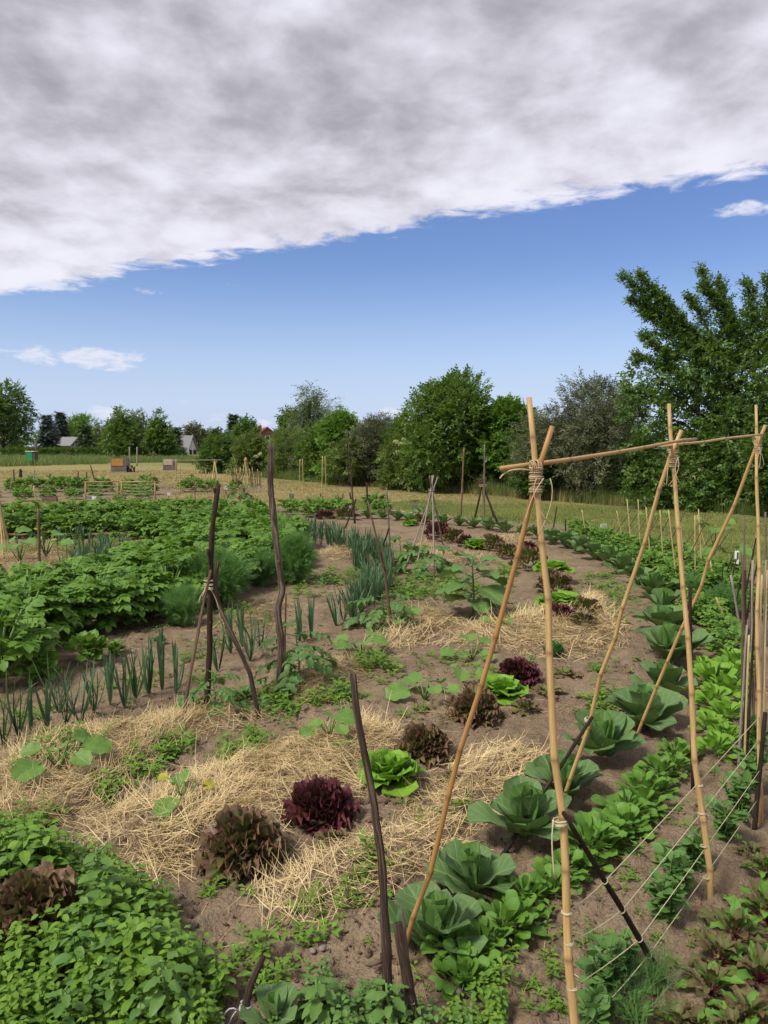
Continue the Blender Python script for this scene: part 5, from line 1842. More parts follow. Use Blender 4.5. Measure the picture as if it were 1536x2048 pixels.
# ---------------------------------------------------------------- bamboo frame with strings
def bamboo(p0, p1, r0, r1, seed, n_nodes=8, sides=12, bow=.006):
    rg = np.random.default_rng(seed)
    p0, p1 = np.array(p0, float), np.array(p1, float)
    ln = np.linalg.norm(p1 - p0)
    side = np.cross(p1 - p0, [0, 1, .2])
    side /= np.linalg.norm(side) + 1e-9
    nodes = np.cumsum(rg.uniform(.6, 1.35, n_nodes))
    nodes = nodes / (nodes[-1] + .5)
    ts, bulge, dark = [0.0], [0], [0.3]
    for nd in nodes:
        for dt, b, k in ((-.012, 0, .05), (-.005, .10, .35), (0, .17, 1.0), (.004, .06, .6), (.012, -.02, .0)):
            ts.append(nd + dt / ln * 1.2)
            bulge.append(b)
            dark.append(k)
        kink = rg.normal(0, 1)
    ts.append(1.0)
    bulge.append(0)
    dark.append(.3)
    ts, bulge, dark = np.array(ts), np.array(bulge), np.array(dark)
    o = np.argsort(ts)
    ts, bulge, dark = ts[o], bulge[o], dark[o]
    kx = np.interp(ts, np.concatenate([[0], nodes, [1]]), np.concatenate([[0], rg.normal(0, bow, n_nodes), [0]]))
    pts = p0 + (p1 - p0) * ts[:, None] + side * kx[:, None]
    return tube(pts, (r0 + (r1 - r0) * ts) * (1 + bulge), sides, True, dark)


def wrap(c, axis, r, turns, length, seed, thick=.0028, ov=1.25):
    """twine wound round a joint"""
    rg = np.random.default_rng(seed)
    axis = np.array(axis, float) / np.linalg.norm(axis)
    e1 = np.cross(axis, [0, 1, 0.1])
    e1 /= np.linalg.norm(e1)
    e2 = np.cross(axis, e1)
    n = turns * 14
    t = np.linspace(0, 1, n)
    a = t * turns * 2 * math.pi
    z = ((t - .5) + .12 * np.interp(t, np.linspace(0, 1, 9), rg.uniform(-1, 1, 9))) * length
    rr = r * (1 + rg.normal(0, .04, n)) * (1 + .1 * np.sin(a * .37))
    pts = np.array(c) + axis * z[:, None] + e1 * (np.cos(a) * rr * ov)[:, None] + e2 * (np.sin(a) * rr)[:, None]
    return tube(pts, thick, 5)


def bez(a, b, c, n=8):
    a, b, c = (np.array(v, float) for v in (a, b, c))
    t = np.linspace(0, 1, n)[:, None]
    return a * (1 - t) ** 2 + 2 * b * t * (1 - t) + c * t * t


def stick(p0, p1, r0, r1, seed, matn, name='stick', parent=None, n=14, wob=.02, sides=9, knots=2, via=None, noise=.06):
    """a crooked round-wood stick; via: extra points between the ends"""
    rg = np.random.default_rng(seed)
    ctrl = [np.array(p0, float)] + [np.array(v, float) for v in (via or [])] + [np.array(p1, float)]
    seg = np.array([0] + list(np.cumsum([np.linalg.norm(ctrl[i + 1] - ctrl[i]) for i in range(len(ctrl) - 1)])))
    t = np.linspace(0, seg[-1], n)
    pts = np.stack([np.interp(t, seg, [c[k] for c in ctrl]) for k in range(3)], -1)
    ker = np.cumsum(rg.normal(0, 1, (n, 3)), axis=0)
    f = np.linspace(0, 1, n)[:, None]
    ker = ker - ker[0] * (1 - f) - ker[-1] * f
    pts = pts + ker * wob * seg[-1] / 14
    rad = r0 + (r1 - r0) * np.linspace(0, 1, n)
    rad = rad * (1 + rg.normal(0, .05, n))
    g = tube(pts, rad, sides, True, .5, .05, noise, rg)
    for k in range(knots):
        i = int(rg.integers(2, n - 2))
        d = rg.normal(0, 1, 3)
        d /= np.linalg.norm(d)
        tube([pts[i], pts[i] + d * rad[i] * 1.9], [rad[i] * .5, rad[i] * .3], 6, g=g)
    return g


def pole_on(p0, p1, px, py):
    """the point of a 3D segment that shows nearest to a pixel"""
    best = None
    p0, p1 = np.array(p0, float), np.array(p1, float)
    for t in np.linspace(0, 1, 400):
        q = p0 + (p1 - p0) * t
        c, s = math.cos(PITCH), math.sin(PITCH)
        d = q - np.array([0, 0, CZ])
        dep = d[1] * c - d[2] * s
        v = d[1] * s + d[2] * c
        e = (768 + F * d[0] / dep - px) ** 2 + (1024 - F * v / dep - py) ** 2
        if best is None or e < best[0]:
            best = (e, q)
    return best[1]


def trellis():
    A = []
    spec = [((785, 1936), (1162, 2140), (1072, 932), (1105, 852), (1058, 795), .0080, .0122), ((1108, 1622), (1425, 1832), (1347, 897), (1363, 860), (1338, 808), .0086, .0114), ((1258, 1484), (1524, 1652), (1516, 880), (1531, 850), (1512, 810), .0084, .0104)]
    root = thing('bamboo_trellis', 'three crossed bamboo frames joined by bamboo crossbars and strung with string', 'trellis', (*G(1100, 1990), 0))
    o = np.array(root.location)

    def put(name, g, m):
        V = [v - o for v in g.V]
        g.V = V
        return link(name, g.mesh(name, M[m]), root)
    for i, (bl, br, ap, tl, tr, rl, rr) in enumerate(spec):
        L0, R0 = np.array([*G(*bl), -.08]), np.array([*G(*br), -.08])
        ya = (L0[1] + R0[1]) / 2
        a = np.array(P(*ap, ya))
        hl, hr = np.linalg.norm(a - L0), np.linalg.norm(a - R0)
        tL = np.array(P(*tl, a[1] + (a - L0)[1] * .07))
        tR = np.array(P(*tr, a[1] + (a - R0)[1] * .08 + .02))
        put('pole', bamboo(L0, tL, rl, rl * .86, 10 + i * 3, 8), 'bamboo')
        put('pole', bamboo(R0, tR, rr, rr * .58, 11 + i * 3, 9), 'bamboo')
        A.append((a, L0, tL, R0, tR))
    off = np.array([0, -.03, .004])
    a1, a2, a3 = (x[0] for x in A)
    d12 = a2 - a1
    c0 = np.array(P(1003, 937, a1[1] - .05))
    c1 = np.array(P(1392, 878, a2[1] + .03))
    put('crossbar', bamboo(c0, c1, .0066, .0052, 41, 4, bow=.003), 'bamboo')
    e0, e1 = np.array(P(1326, 893, a2[1] - .06)), np.array(P(1524, 869, a3[1] - .02))
    put('crossbar', bamboo(e0, e1, .0048, .0050, 44, 4, bow=.003), 'bamboo')
    for i, (a, L0, tL, R0, tR) in enumerate(A):
        put('lashing', wrap(a + np.array([0, 0, -.034]), (0, 0, 1), .0125, 20, .060, 60 + i, .0016), 'twine')
        put('lashing', wrap(a + np.array([0, 0, .0]), (1, .3, .1), .0115, 7, .034, 70 + i, .0016), 'twine')
        for k in range(3):
            rg = np.random.default_rng(80 + i * 5 + k)
            s = a + np.array([rg.uniform(-.03, .03), -.03, -.03])
            put('loose_end', tube(bez(s, s + np.array([rg.uniform(-.04, .03), -.01, -.05]), s + np.array([rg.uniform(-.05, .04), -.01, -rg.uniform(.06, .15)])), .0014, 5), 'twine')
    s = a1 + np.array([-.02, -.03, -.01])
    put('loose_end', tube(bez(s, s + np.array([-.06, -.01, .01]), s + np.array([-.08, -.02, -.02])), .0024, 5), 'twine')
    # dark brace sticks
    b1t = pole_on(A[1][1], A[1][2], 1178, 1440)
    b1 = (b1t + np.array([.01, -.02, .02]), np.array([*G(985, 1722), -.04]))
    put('brace_stick', stick(b1[0], b1[1], .0070, .0085, 5, 'black_wood', n=12), 'black_wood')
    b2t = pole_on(A[0][3], A[0][4], 1108, 1632)
    b2 = (b2t + np.array([.005, -.022, .02]), np.array([*G(1336, 1955), -.03]))
    put('brace_stick', stick(b2[0], b2[1], .0062, .0095, 6, 'black_wood', n=12, wob=.01), 'black_wood')
    put('lashing', wrap(b1t, A[1][2] - A[1][1], .012, 5, .014, 91, .0013), 'string')
    put('lashing', wrap(b2t + np.array([0, -.008, -.01]), A[0][4] - A[0][3], .0145, 5, .014, 92, .0013), 'string')
    put('loose_end', tube(bez(b2t + np.array([-.02, -.02, 0]), b2t + np.array([-.03, -.03, -.06]), b2t + np.array([-.015, -.03, -.15])), .002, 5), 'string')
    # tied dark stick at the third frame
    t0, t1 = np.array([*G(1508, 1664), -.02]), pole_on(A[2][3], A[2][4], 1522, 1420) + np.array([.01, -.03, 0])
    put('brace_stick', stick(t0, t1, .0105, .009, 7, 'dark_wood', n=9, wob=.008), 'black_wood')
    # strings
    for k, (ppx, bpx, fpx) in enumerate((((1133, 1824), (1203, 1766), (1522, 1432)), ((1140, 1886), (1243, 1822), (1524, 1478)), ((1152, 1976), (1281, 1877), (1519, 1540)), ((1166, 2072), (1305, 1906), (1511, 1600)))):
        q0 = pole_on(A[0][3], A[0][4], *ppx)
        q1 = pole_on(b2[0], b2[1], *bpx)
        q2 = pole_on(A[2][3], A[2][4], *fpx) if k < 2 else pole_on(t0, t1, *fpx)
        s1 = (q0 + q1) / 2 + np.array([0, 0, -.012])
        s2 = (q1 + q2) / 2 + np.array([0, 0, -.01])
        path = np.concatenate([bez(q0, s1, q1, 6), bez(q1, s2, q2, 12)[1:]])
        put('string', tube(path, .0013, 5), 'string')
        put('lashing', wrap(q1, b2[1] - b2[0], .0088, 3, .005, 100 + k, .0011, 1), 'string')
        put('lashing', wrap(q0, A[0][4] - A[0][3], .0118, 3, .005, 110 + k, .0011, 1), 'string')
        q3 = pole_on(A[1][3], A[1][4], 1412 + k * 5, (1570, 1625, 1692, 1755)[k])
        put('lashing', wrap(q3, A[1][4] - A[1][3], .0112, 3, .005, 120 + k, .0011, 1), 'string')


trellis()


# ---------------------------------------------------------------- dark sticks and poles
def single(name, label, cat, base_px, top_px, r0, r1, seed, matn, lean=0.0, via=None, n=14, wob=.02, group=None, knots=2, Ytop=None, sides=9):
    bx, by = G(*base_px)
    z = Hs(bx, by)
    base = np.array([bx, by, z - .06])
    top = np.array(P(*top_px, (by + lean) if Ytop is None else Ytop))
    vv = []
    for (vx, vy) in (via or []):
        t = (base_px[1] - vy) / max(1, base_px[1] - top_px[1])
        vv.append(np.array(P(vx, vy, by + (top[1] - by) * t)))
    g = stick(base, top, r0, r1, seed, matn, n=n, wob=wob, knots=knots, via=vv, sides=sides)
    g.V = [v - np.array([bx, by, z]) for v in g.V]
    o = link(name, g.mesh(name, M[matn]), None, (bx, by, z))
    return tag(o, label, cat, group)


single('wooden_pole', 'thick weathered pole standing alone beside the tomato plant', 'pole', (557, 1386), (543, 888), .024, .018, 3, 'pole_wood', .1, [(562, 1290), (556, 1215), (567, 1180), (554, 1080), (541, 960)], 44, .010, knots=4, sides=14)
single('wooden_pole', 'short dark pole leaning in front of the bright green lettuce', 'pole', (776, 2120), (706, 1348), .0135, .0095, 4, 'dark_wood', .35, [(772, 1900), (762, 1740), (745, 1600), (728, 1500), (712, 1420)], 40, .01, knots=4, sides=13)
single('wooden_stake', 'sawn brown branch leaning at the front beside the dark pole', 'stake', (850, 2130), (796, 1846), .014, .0145, 5, 'dark_wood', .12, None, 12, .01, knots=2, sides=11)
single('wooden_stake', 'grey split branch with a pale broken point', 'stake', (795, 2090), (802, 1806), .0135, .003, 6, 'grey_wood', .1, [(808, 1960), (812, 1900), (808, 1850)], 14, .02, knots=2, sides=10)
single('wooden_stake', 'leaning grey stake with a broken tip, string tied round it', 'stake', (468, 2090), (527, 1912), .0135, .008, 7, 'dark_wood', .08, [(500, 1972)], 12, .012, knots=2, sides=10)


def stake_string():
    bx, by = G(468, 2090)
    c = Vector(pole_on((bx, by, -.06), P(500, 1972, by + .055), 485, 2012))
    g = wrap(c, (.28, .1, 1), .0145, 3, .02, 5, .0028, 1)
    tube(bez(c + Vector((-.02, -.01, 0)), c + Vector((-.05, -.01, -.03)), c + Vector((-.07, -.01, -.14))), .002, 5, g=g)
    tube(bez(c + Vector((-.02, -.012, 0)), c + Vector((-.06, -.01, .03)), c + Vector((-.085, -.01, -.12))), .002, 5, g=g)
    V0 = np.array(c)
    g.V = [v - V0 for v in g.V]
    tag(link('string_tie', g.mesh('string_tie', M['grey_string']), None, c), 'grey string wound three times round the leaning stake', 'string')


stake_string()


def tripod():
    """three dark branches tied with twine near the leeks"""
    bx, by = G(413, 1402)
    root = thing('branch_tripod', 'tripod of three dark branches tied together with twine', 'tripod', (bx, by, 0))
    o = np.array([bx, by, 0])

    def put(name, g, m):
        g.V = [v - o for v in g.V]
        return link(name, g.mesh(name, M[m]), root)

    def pt(px, py, y):
        return np.array(P(px, py, y))
    j = pt(421, 1168, by + .02)
    put('branch', stick((bx, by, -.05), pt(437, 968, by + .1), .0185, .0145, 11, 'dark_wood', n=24, via=[pt(420, 1290, by), pt(422, 1160, by + .03), pt(424, 1060, by + .05)], wob=.01, knots=3), 'dark_wood')
    put('fork', stick(pt(436, 1000, by + .09), pt(428, 976, by + .08), .009, .010, 12, 'dark_wood', n=5, knots=0), 'dark_wood')
    put('fork', stick(pt(421, 1130, by + .03), pt(415, 1098, by + .02), .008, .009, 17, 'dark_wood', n=5, knots=0), 'dark_wood')
    lx, ly = G(363, 1446)
    put('branch', stick((lx, ly, -.03), pt(422, 1140, by - .03), .0105, .008, 13, 'twig', n=18, via=[pt(378, 1360, ly + .04), pt(404, 1220, by - .08)], wob=.015), 'twig')
    rx, ry = G(519, 1430)
    put('branch', stick((rx, ry, -.03), pt(436, 1122, by - .02), .0145, .0115, 14, 'dark_wood', n=20, via=[pt(500, 1345, ry + .05), pt(462, 1262, ry + .1), pt(440, 1218, by - .02), pt(428, 1165, by - .02)], wob=.012), 'dark_wood')
    put('lashing', wrap(j, (0, 0, 1), .028, 7, .07, 15, .0022), 'string')
    for k, (dx, dz) in enumerate(((-.05, -.10), (.06, -.22), (-.03, -.06))):
        s = j + np.array([0, -.045, -.01])
        put('loose_end', tube(bez(s, s + np.array([dx, -.01, dz * .3]), s + np.array([dx * 1.2, -.01, dz])), .003, 5), 'string')


tripod()


def far_tripod(name, label, cat, top, feet, r, matn, seed, over=.06, lash=True, crown=False):
    """canes leaning together: top pixel, feet pixels"""
    f = [G(*p) for p in feet]
    cx, cy = sum(q[0] for q in f) / len(f), sum(q[1] for q in f) / len(f)
    root = thing(name, label, cat, (cx, cy, 0))
    o = np.array([cx, cy, 0])
    t = np.array(P(*top, cy))
    for i, (fx, fy) in enumerate(f):
        b = np.array([fx, fy, Hs(fx, fy) - .04])
        e = t + (t - b) * over + np.random.default_rng(seed + i).normal(0, .015, 3)
        g = stick(b, e, r, r * .75, seed + i, matn, n=8, wob=.008, knots=1, sides=6)
        g.V = [v - o for v in g.V]
        link('cane', g.mesh('cane', M[matn]), root)
    if lash:
        g = wrap(t - np.array([0, 0, .03]), (0, 0, 1), r * 2.6, 4, .06, seed, .004)
        g.V = [v - o for v in g.V]
        link('lashing', g.mesh('lashing', M['twine']), root)
    if crown:
        g = Geo()
        rg = np.random.default_rng(seed)
        for k in range(24):
            d = rg.normal(0, 1, 3) * np.array([.12, .12, .1])
            tube([t, t + d + np.array([-.05, 0, .1])], .004, 3, g=g)
        g.V = [v - o for v in g.V]
        link('brushwood', g.mesh('brushwood', M['twig']), root)
    return root


far_tripod('cane_tripod', 'slim tripod of pale canes beyond the sunflower', 'tripod', (863, 978), [(804, 1152), (829, 1154), (869, 1154), (886, 1086)], .011, 'cane_grey', 30, .16)
far_tripod('branch_tripod', 'dark brush topped tripod behind the far cabbages', 'tripod', (966, 968), [(948, 1038), (996, 1044), (968, 1046), (990, 1036)], .022, 'dark_wood', 40, .08, True, True)
far_tripod('cane_tripod', 'leaning canes at the very edge beside the yellow squash', 'tripod', (-4, 985), [(14, 1112), (22, 1100), (-18, 1110), (8, 1125)], .014, 'cane', 50, .05)
far_tripod('cane_tripod', 'pair of thin canes propped over the back bed', 'tripod', (68, 942), [(66, 978), (82, 978), (64, 974)], .02, 'cane_grey', 55, .03)
far_tripod('cane_tripod', 'tall tripod carrying the long horizontal far pole', 'tripod', (430, 922), [(424, 962), (436, 962), (432, 958)], .03, 'cane', 60, .06)
far_tripod('cane_tripod', 'tall narrow cane tripod above the cane heap', 'tripod', (491, 918), [(482, 972), (490, 972), (497, 972), (503, 970)], .022, 'cane', 65, .04)

# poles and stakes standing alone: (name, label, cat, base, top, r0, r1, seed, material)
for i, s in enumerate([
        ('tall_pole', 'taller of two straight poles behind the far cabbages, beside the brush tripod', 'pole', (968, 1046), (969, 888), .020, .015, 'grey_wood'),
        ('tall_pole', 'straight brown pole just before the brush topped tripod', 'pole', (921, 1040), (928, 895), .022, .018, 'twig'),
        ('forked_branch', 'grey forked branch standing at the end of the leek band', 'branch', (785, 1262), (735, 1000), .014, .006, 'twig'),
        ('forked_branch', 'thin grey branch joined to the forked one', 'branch', (785, 1180), (773, 975), .010, .009, 'grey_wood'),
        ('tall_stake', 'tall dark stake reaching into the grey shrub', 'stake', (710, 1048), (697, 888), .022, .012, 'dark_wood'),
        ('tall_stake', 'dark crooked stake beside the tall dark one', 'stake', (737, 1030), (733, 965), .02, .022, 'dark_wood'),
        ('tall_stake', 'short dark stake crossing the tall dark one', 'stake', (712, 1030), (699, 985), .022, .02, 'dark_wood'),
        ('tall_stake', 'dark stake slanting down towards the leeks', 'stake', (688, 1056), (712, 998), .018, .016, 'dark_wood'),
        ('thin_cane', 'first pale thin cane from the thick pole', 'cane', (597, 1016), (600, 918), .011, .009, 'cane'),
        ('thin_cane', 'second pale thin cane from the thick pole', 'cane', (608, 1018), (605, 918), .011, .009, 'cane'),
        ('thin_cane', 'third pale thin cane from the thick pole', 'cane', (643, 1020), (645, 912), .011, .009, 'cane'),
        ('thin_cane', 'fourth pale thin cane from the thick pole', 'cane', (654, 1022), (650, 912), .011, .009, 'cane'),
        ('short_stake', 'short leaning dark stake at the back of the bean bed', 'stake', (650, 1006), (641, 988), .03, .03, 'dark_wood'),
        ('short_stake', 'first of two short stakes in a narrow vee', 'stake', (682, 1008), (675, 988), .022, .02, 'twig'),
        ('short_stake', 'second of two short stakes in a narrow vee', 'stake', (683, 1008), (686, 986), .022, .02, 'twig'),
        ('short_stake', 'dark upright stake between potato ring and leeks', 'stake', (516, 1042), (521, 1000), .016, .01, 'black_wood'),
        ('thin_cane', 'thin dark cane leaning by the potato ring end', 'cane', (508, 1020), (502, 990), .012, .01, 'dark_wood'),
        ('short_stake', 'brown thin stake beside the thick pole foot', 'stake', (568, 1330), (572, 1188), .008, .006, 'twig'),
        ('wooden_stake', 'dark brown stake near the yellow squash', 'stake', (79, 1160), (77, 1020), .020, .017, 'twig'),
        ('thin_cane', 'long pale cane slanting over the small leek patch', 'cane', (86, 1064), (67, 972), .014, .012, 'cane'),
        ('thin_cane', 'short pale cane near the edge cane bundle', 'cane', (30, 1066), (26, 1020), .010, .009, 'cane'),
        ('field_stump', 'short brown stump standing in the mown field', 'stump', (41, 955), (41, 938), .09, .06, 'dark_wood'),
        ('short_stake', 'forked bare stick behind the first string frame', 'stake', (175, 985), (173, 944), .035, .02, 'dark_wood'),
        ('short_stake', 'slanting bare stick behind the first string frame', 'stake', (194, 976), (181, 930), .035, .018, 'dark_wood'),
        ('short_stake', 'grey stake left of the first string frame', 'stake', (157, 978), (156, 942), .03, .025, 'twig'),
        ('short_stake', 'dark post of the small far bar', 'stake', (101, 976), (100, 948), .04, .035, 'dark_wood'),
        ('short_stake', 'thin pole beside the edge tripod canes', 'stake', (30, 985), (27, 938), .03, .025, 'twig'),
        ('wooden_stake', 'dark stake behind the second bamboo frame pole', 'stake', (1386, 1582), (1380, 1172), .009, .008, 'black_wood'),
        ('wooden_stake', 'grey upright stake behind the third bamboo frame', 'stake', (1492, 1300), (1488, 1032), .008, .007, 'grey_wood'),
        ('wooden_stake', 'thin grey stake nearest the picture edge', 'stake', (1534, 1290), (1531, 1024), .008, .007, 'grey_wood'),
        ('wooden_stake', 'crooked dark stake standing in the beet bed', 'stake', (1105, 1062), (1114, 1012), .014, .012, 'dark_wood'),
        ('short_stake', 'short stump stake in the flower bed', 'stake', (1131, 1066), (1131, 1038), .014, .014, 'dark_wood'),
        ('thin_cane', 'lone pale cane among the yellow flowers', 'cane', (1174, 1078), (1164, 1020), .010, .009, 'cane'),
        ('short_stake', 'pale leaning stick at the back of the cane heap', 'stake', (478, 975), (470, 940), .02, .018, 'twig'),
        ('short_stake', 'grey stake beside the far crate', 'stake', (391, 1012), (389, 958), .014, .012, 'twig'),
        ('thin_cane', 'thin pale cane leaning beside the second string frame', 'cane', (337, 1012), (345, 978), .012, .010, 'cane'),
        ('thin_cane', 'very tall thin cane beyond the string frames', 'cane', (360, 985), (360, 930), .014, .012, 'cane'),
        ('thin_cane', 'short pale cane behind the tripod fork', 'cane', (419, 1036), (421, 1008), .012, .011, 'cane_grey'),
]):
    via = [(762, 1090), (772, 1160)] if s[1].startswith('grey forked') else None
    single(s[0], s[1], s[2], s[3], s[4], s[5], s[6], 200 + i, s[7], 0.05, via, 10, .01, 'poles and stakes in the beds', 1, sides=7)

# the forked arm of the grey branch
single('forked_branch', 'short side arm of the grey forked branch', 'branch', (762, 1092), (778, 1056), .010, .008, 290, 'twig', 0, None, 6, .01, None, 0, Ytop=G(785, 1262)[1])

# small withy heap on the hedge side: thin canes bristling
rg = np.random.default_rng(90)
for i in range(34):
    px = 466 + i * 1.7 + rg.uniform(-2, 2)
    py = 972 + rg.uniform(-5, 5)
    single('thin_cane', 'thin reddish cane in the bristling cane row by the hedge', 'cane', (px, py), (px + rg.uniform(-8, 5), py - rg.uniform(16, 36)), .015, .012, 900 + i, 'cane' if i % 2 else 'twig', 0, None, 5, .005, 'canes in the bristling row by the hedge', 0, sides=5)
for i in range(14):
    px = 398 + i * 4.6 + rg.uniform(-2, 2)
    py = 966 + rg.uniform(-3, 3)
    single('thin_cane', 'thin cane of the far cane fence beyond the tripod fork', 'cane', (px, py), (px + rg.uniform(-4, 4), py - rg.uniform(14, 28)), .016, .012, 950 + i, 'cane', 0, None, 5, .005, 'canes of the far cane fence', 0, sides=5)

# slanting bean canes behind the cabbages
cane_pairs = [((1250, 1090), (1233, 1021)), ((1264, 1098), (1254, 998)), ((1282, 1106), (1276, 998)), ((1303, 1130), (1292, 1014)), ((1328, 1138), (1320, 1020)), ((1355, 1166), (1337, 1020)), ((1371, 1130), (1361, 1052)), ((1391, 1158), (1390, 1030)), ((1405, 1150), (1397, 1018)), ((1420, 1120), (1394, 1030)), ((1434, 1192), (1420, 1120))]
for i, (b, t) in enumerate(cane_pairs):
    single('bean_cane', f'{ORD[i]} pale upright bean cane behind the cabbages, counted from the small white sign', 'cane', b, t, .0085, .0075, 700 + i, 'cane', .1, None, 7, .006, 'upright bean canes', 0, sides=6)
slant = [((1216, 1084), (1268, 1010)), ((1232, 1092), (1285, 1008)), ((1250, 1102), (1307, 1014)), ((1268, 1112), (1330, 1012)), ((1290, 1122), (1346, 1020)), ((1316, 1126), (1372, 1018)), ((1330, 1140), (1410, 1030)), ((1356, 1150), (1416, 1034)), ((1384, 1160), (1464, 1056)), ((1376, 1128), (1432, 1060))]
for i, (b, t) in enumerate(slant):
    single('bean_cane', f'{ORD[i]} brown slanting bean cane behind the cabbages, counted from the small white sign', 'cane', b, t, .006, .005, 730 + i, 'twig', -.5, None, 7, .006, 'slanting bean canes', 0, sides=6)
dark = [((1430, 1200), (1466, 1110)), ((1446, 1230), (1472, 1120)), ((1462, 1250), (1490, 1116)), ((1474, 1262), (1512, 1076)), ((1440, 1215), (1446, 1130)), ((1480, 1280), (1520, 1100))]
for i, (b, t) in enumerate(dark):
    single('dark_cane', f'{ORD[i]} dark thin cane by the white plant label, counted from the bean canes', 'cane', b, t, .007, .006, 750 + i, 'black_wood', 0, None, 7, .006, 'dark canes by the plant label', 0, sides=6)
single('thin_cane', 'pale cane lying slanted towards the bright leafy plants', 'cane', (1467, 1262), (1432, 1195), .008, .007, 771, 'cane', 0, None, 7, .006, None, 0)
single('thin_cane', 'pale grey cane slanted beside the plant label', 'cane', (1486, 1270), (1462, 1150), .010, .009, 772, 'cane_grey', 0, None, 7, .006, None, 0)

# bundle of grey canes at the third frame
rg = np.random.default_rng(88)
bund = [(1476, 1545, 1494, 1250), (1482, 1540, 1500, 1225), (1488, 1550, 1498, 1270), (1492, 1520, 1512, 1190), (1500, 1515, 1505, 1120), (1506, 1500, 1518, 1130), (1514, 1505, 1524, 1150), (1496, 1530, 1490, 1140), (1520, 1490, 1532, 1120), (1484, 1480, 1486, 1110), (1528, 1480, 1534, 1140), (1510, 1480, 1500, 1160)]
for i, (bx, by, tx, ty) in enumerate(bund):
    single('grey_cane', f'{ORD[i]} cane of the grey bundle standing behind the third bamboo frame', 'cane', (bx, by), (tx, ty), .0055 + .002 * (i % 3 == 0), .005, 800 + i, ('cane_grey', 'twig', 'cane', 'dark_wood')[i % 4], .12, None, 9, .012, 'bundle of grey canes', 1, sides=7)


# ---------------------------------------------------------------- frames with strings in the back beds
def string_frame(label, xl, xr, base, top, n, seed, post='timber'):
    b0, b1 = G(xl, base), G(xr, base)
    root = thing('string_trellis', label, 'frame', (*b0, 0))
    o = np.array([*b0, 0])
    t0, t1 = P(xl, top, b0[1]), P(xr, top, b1[1])
    for b, t in ((b0, t0), (b1, t1)):
        g = tube([np.array([*b, -.05]) - o, np.array(t) - o], .022, 4)
        link('post', g.mesh('post', M[post]), root)
    g = tube([np.array(t0) - o + (-.05, 0, -.005), np.array(t1) - o + (.05, 0, .01)], .016, 4)
    link('top_rail', g.mesh('top_rail', M[post]), root)
    for k in range(n):
        f = (k + .7) / (n + .6)
        z0 = t0.z * f
        s = tube([np.array([*b0, z0]) - o, np.array([(b0[0] + b1[0]) / 2, (b0[1] + b1[1]) / 2, z0 - .01]) - o, np.array([*b1, z0]) - o], .004, 4)
        link('string', s.mesh('string', M['string']), root)


string_frame('first timber frame strung with horizontal strings behind the potatoes', 171, 235, 1011, 964, 6, 1)
string_frame('second timber frame strung with horizontal strings, next to the first', 243, 310, 1010, 964, 7, 2)
string_frame('small dark frame with one bar at the edge of the mown field', 104, 122, 976, 958, 0, 3, 'dark_wood')
# long horizontal pole resting on the far tripod
a, b = P(345, 921, G(430, 962)[1]), P(442, 920, G(430, 962)[1])
g = stick(np.array(a) * 0, np.array(b - a), .022, .02, 1, 'cane', n=6, wob=.003, knots=0, sides=6)
tag(link('horizontal_pole', g.mesh('horizontal_pole', M['cane_grey']), None, a), 'long pale pole lying level on the far cane tripod', 'pole')
single('thin_cane', 'cane holding up the other end of the level far pole', 'cane', (352, 962), (352, 918), .02, .018, 781, 'cane', 0, None, 5, .004, None, 0)
# guide string across the back of the cabbages
a, b = P(780, 1020, G(780, 1030)[1]), P(900, 1034, G(900, 1040)[1])
g = tube([(0, 0, 0), np.array(b - a) * .5 + (0, 0, -.01), np.array(b - a)], .006, 4)
tag(link('guide_string', g.mesh('guide_string', M['string']), None, a), 'yellowish string stretched above the far cabbages', 'string')


# ---------------------------------------------------------------- signs, crates
def sign(label, px, py_base, w_px, h_px, z_px, matn, post='dark_wood', tilt=.2, face=None):
    bx, by = G(px, py_base)
    k = m_per_px(px, py_base)
    root = thing('plant_sign', label, 'sign', (bx, by, Hs(bx, by)), tilt)
    p = tube([(0, .015, -.05), (0, .015, z_px * k + h_px * k * .4)], .012, 5)
    link('post', p.mesh('post', M[post]), root)
    g = Geo().box((0, 0, z_px * k), (w_px * k, .012, h_px * k))
    link('board', g.mesh('board', M[matn], False), root)
    if face:
        g = Geo().box((w_px * k * .18, -.0085, z_px * k + h_px * k * .15), (w_px * k * .4, .003, h_px * k * .5))
        link('paper', g.mesh('paper', M[face], False), root)


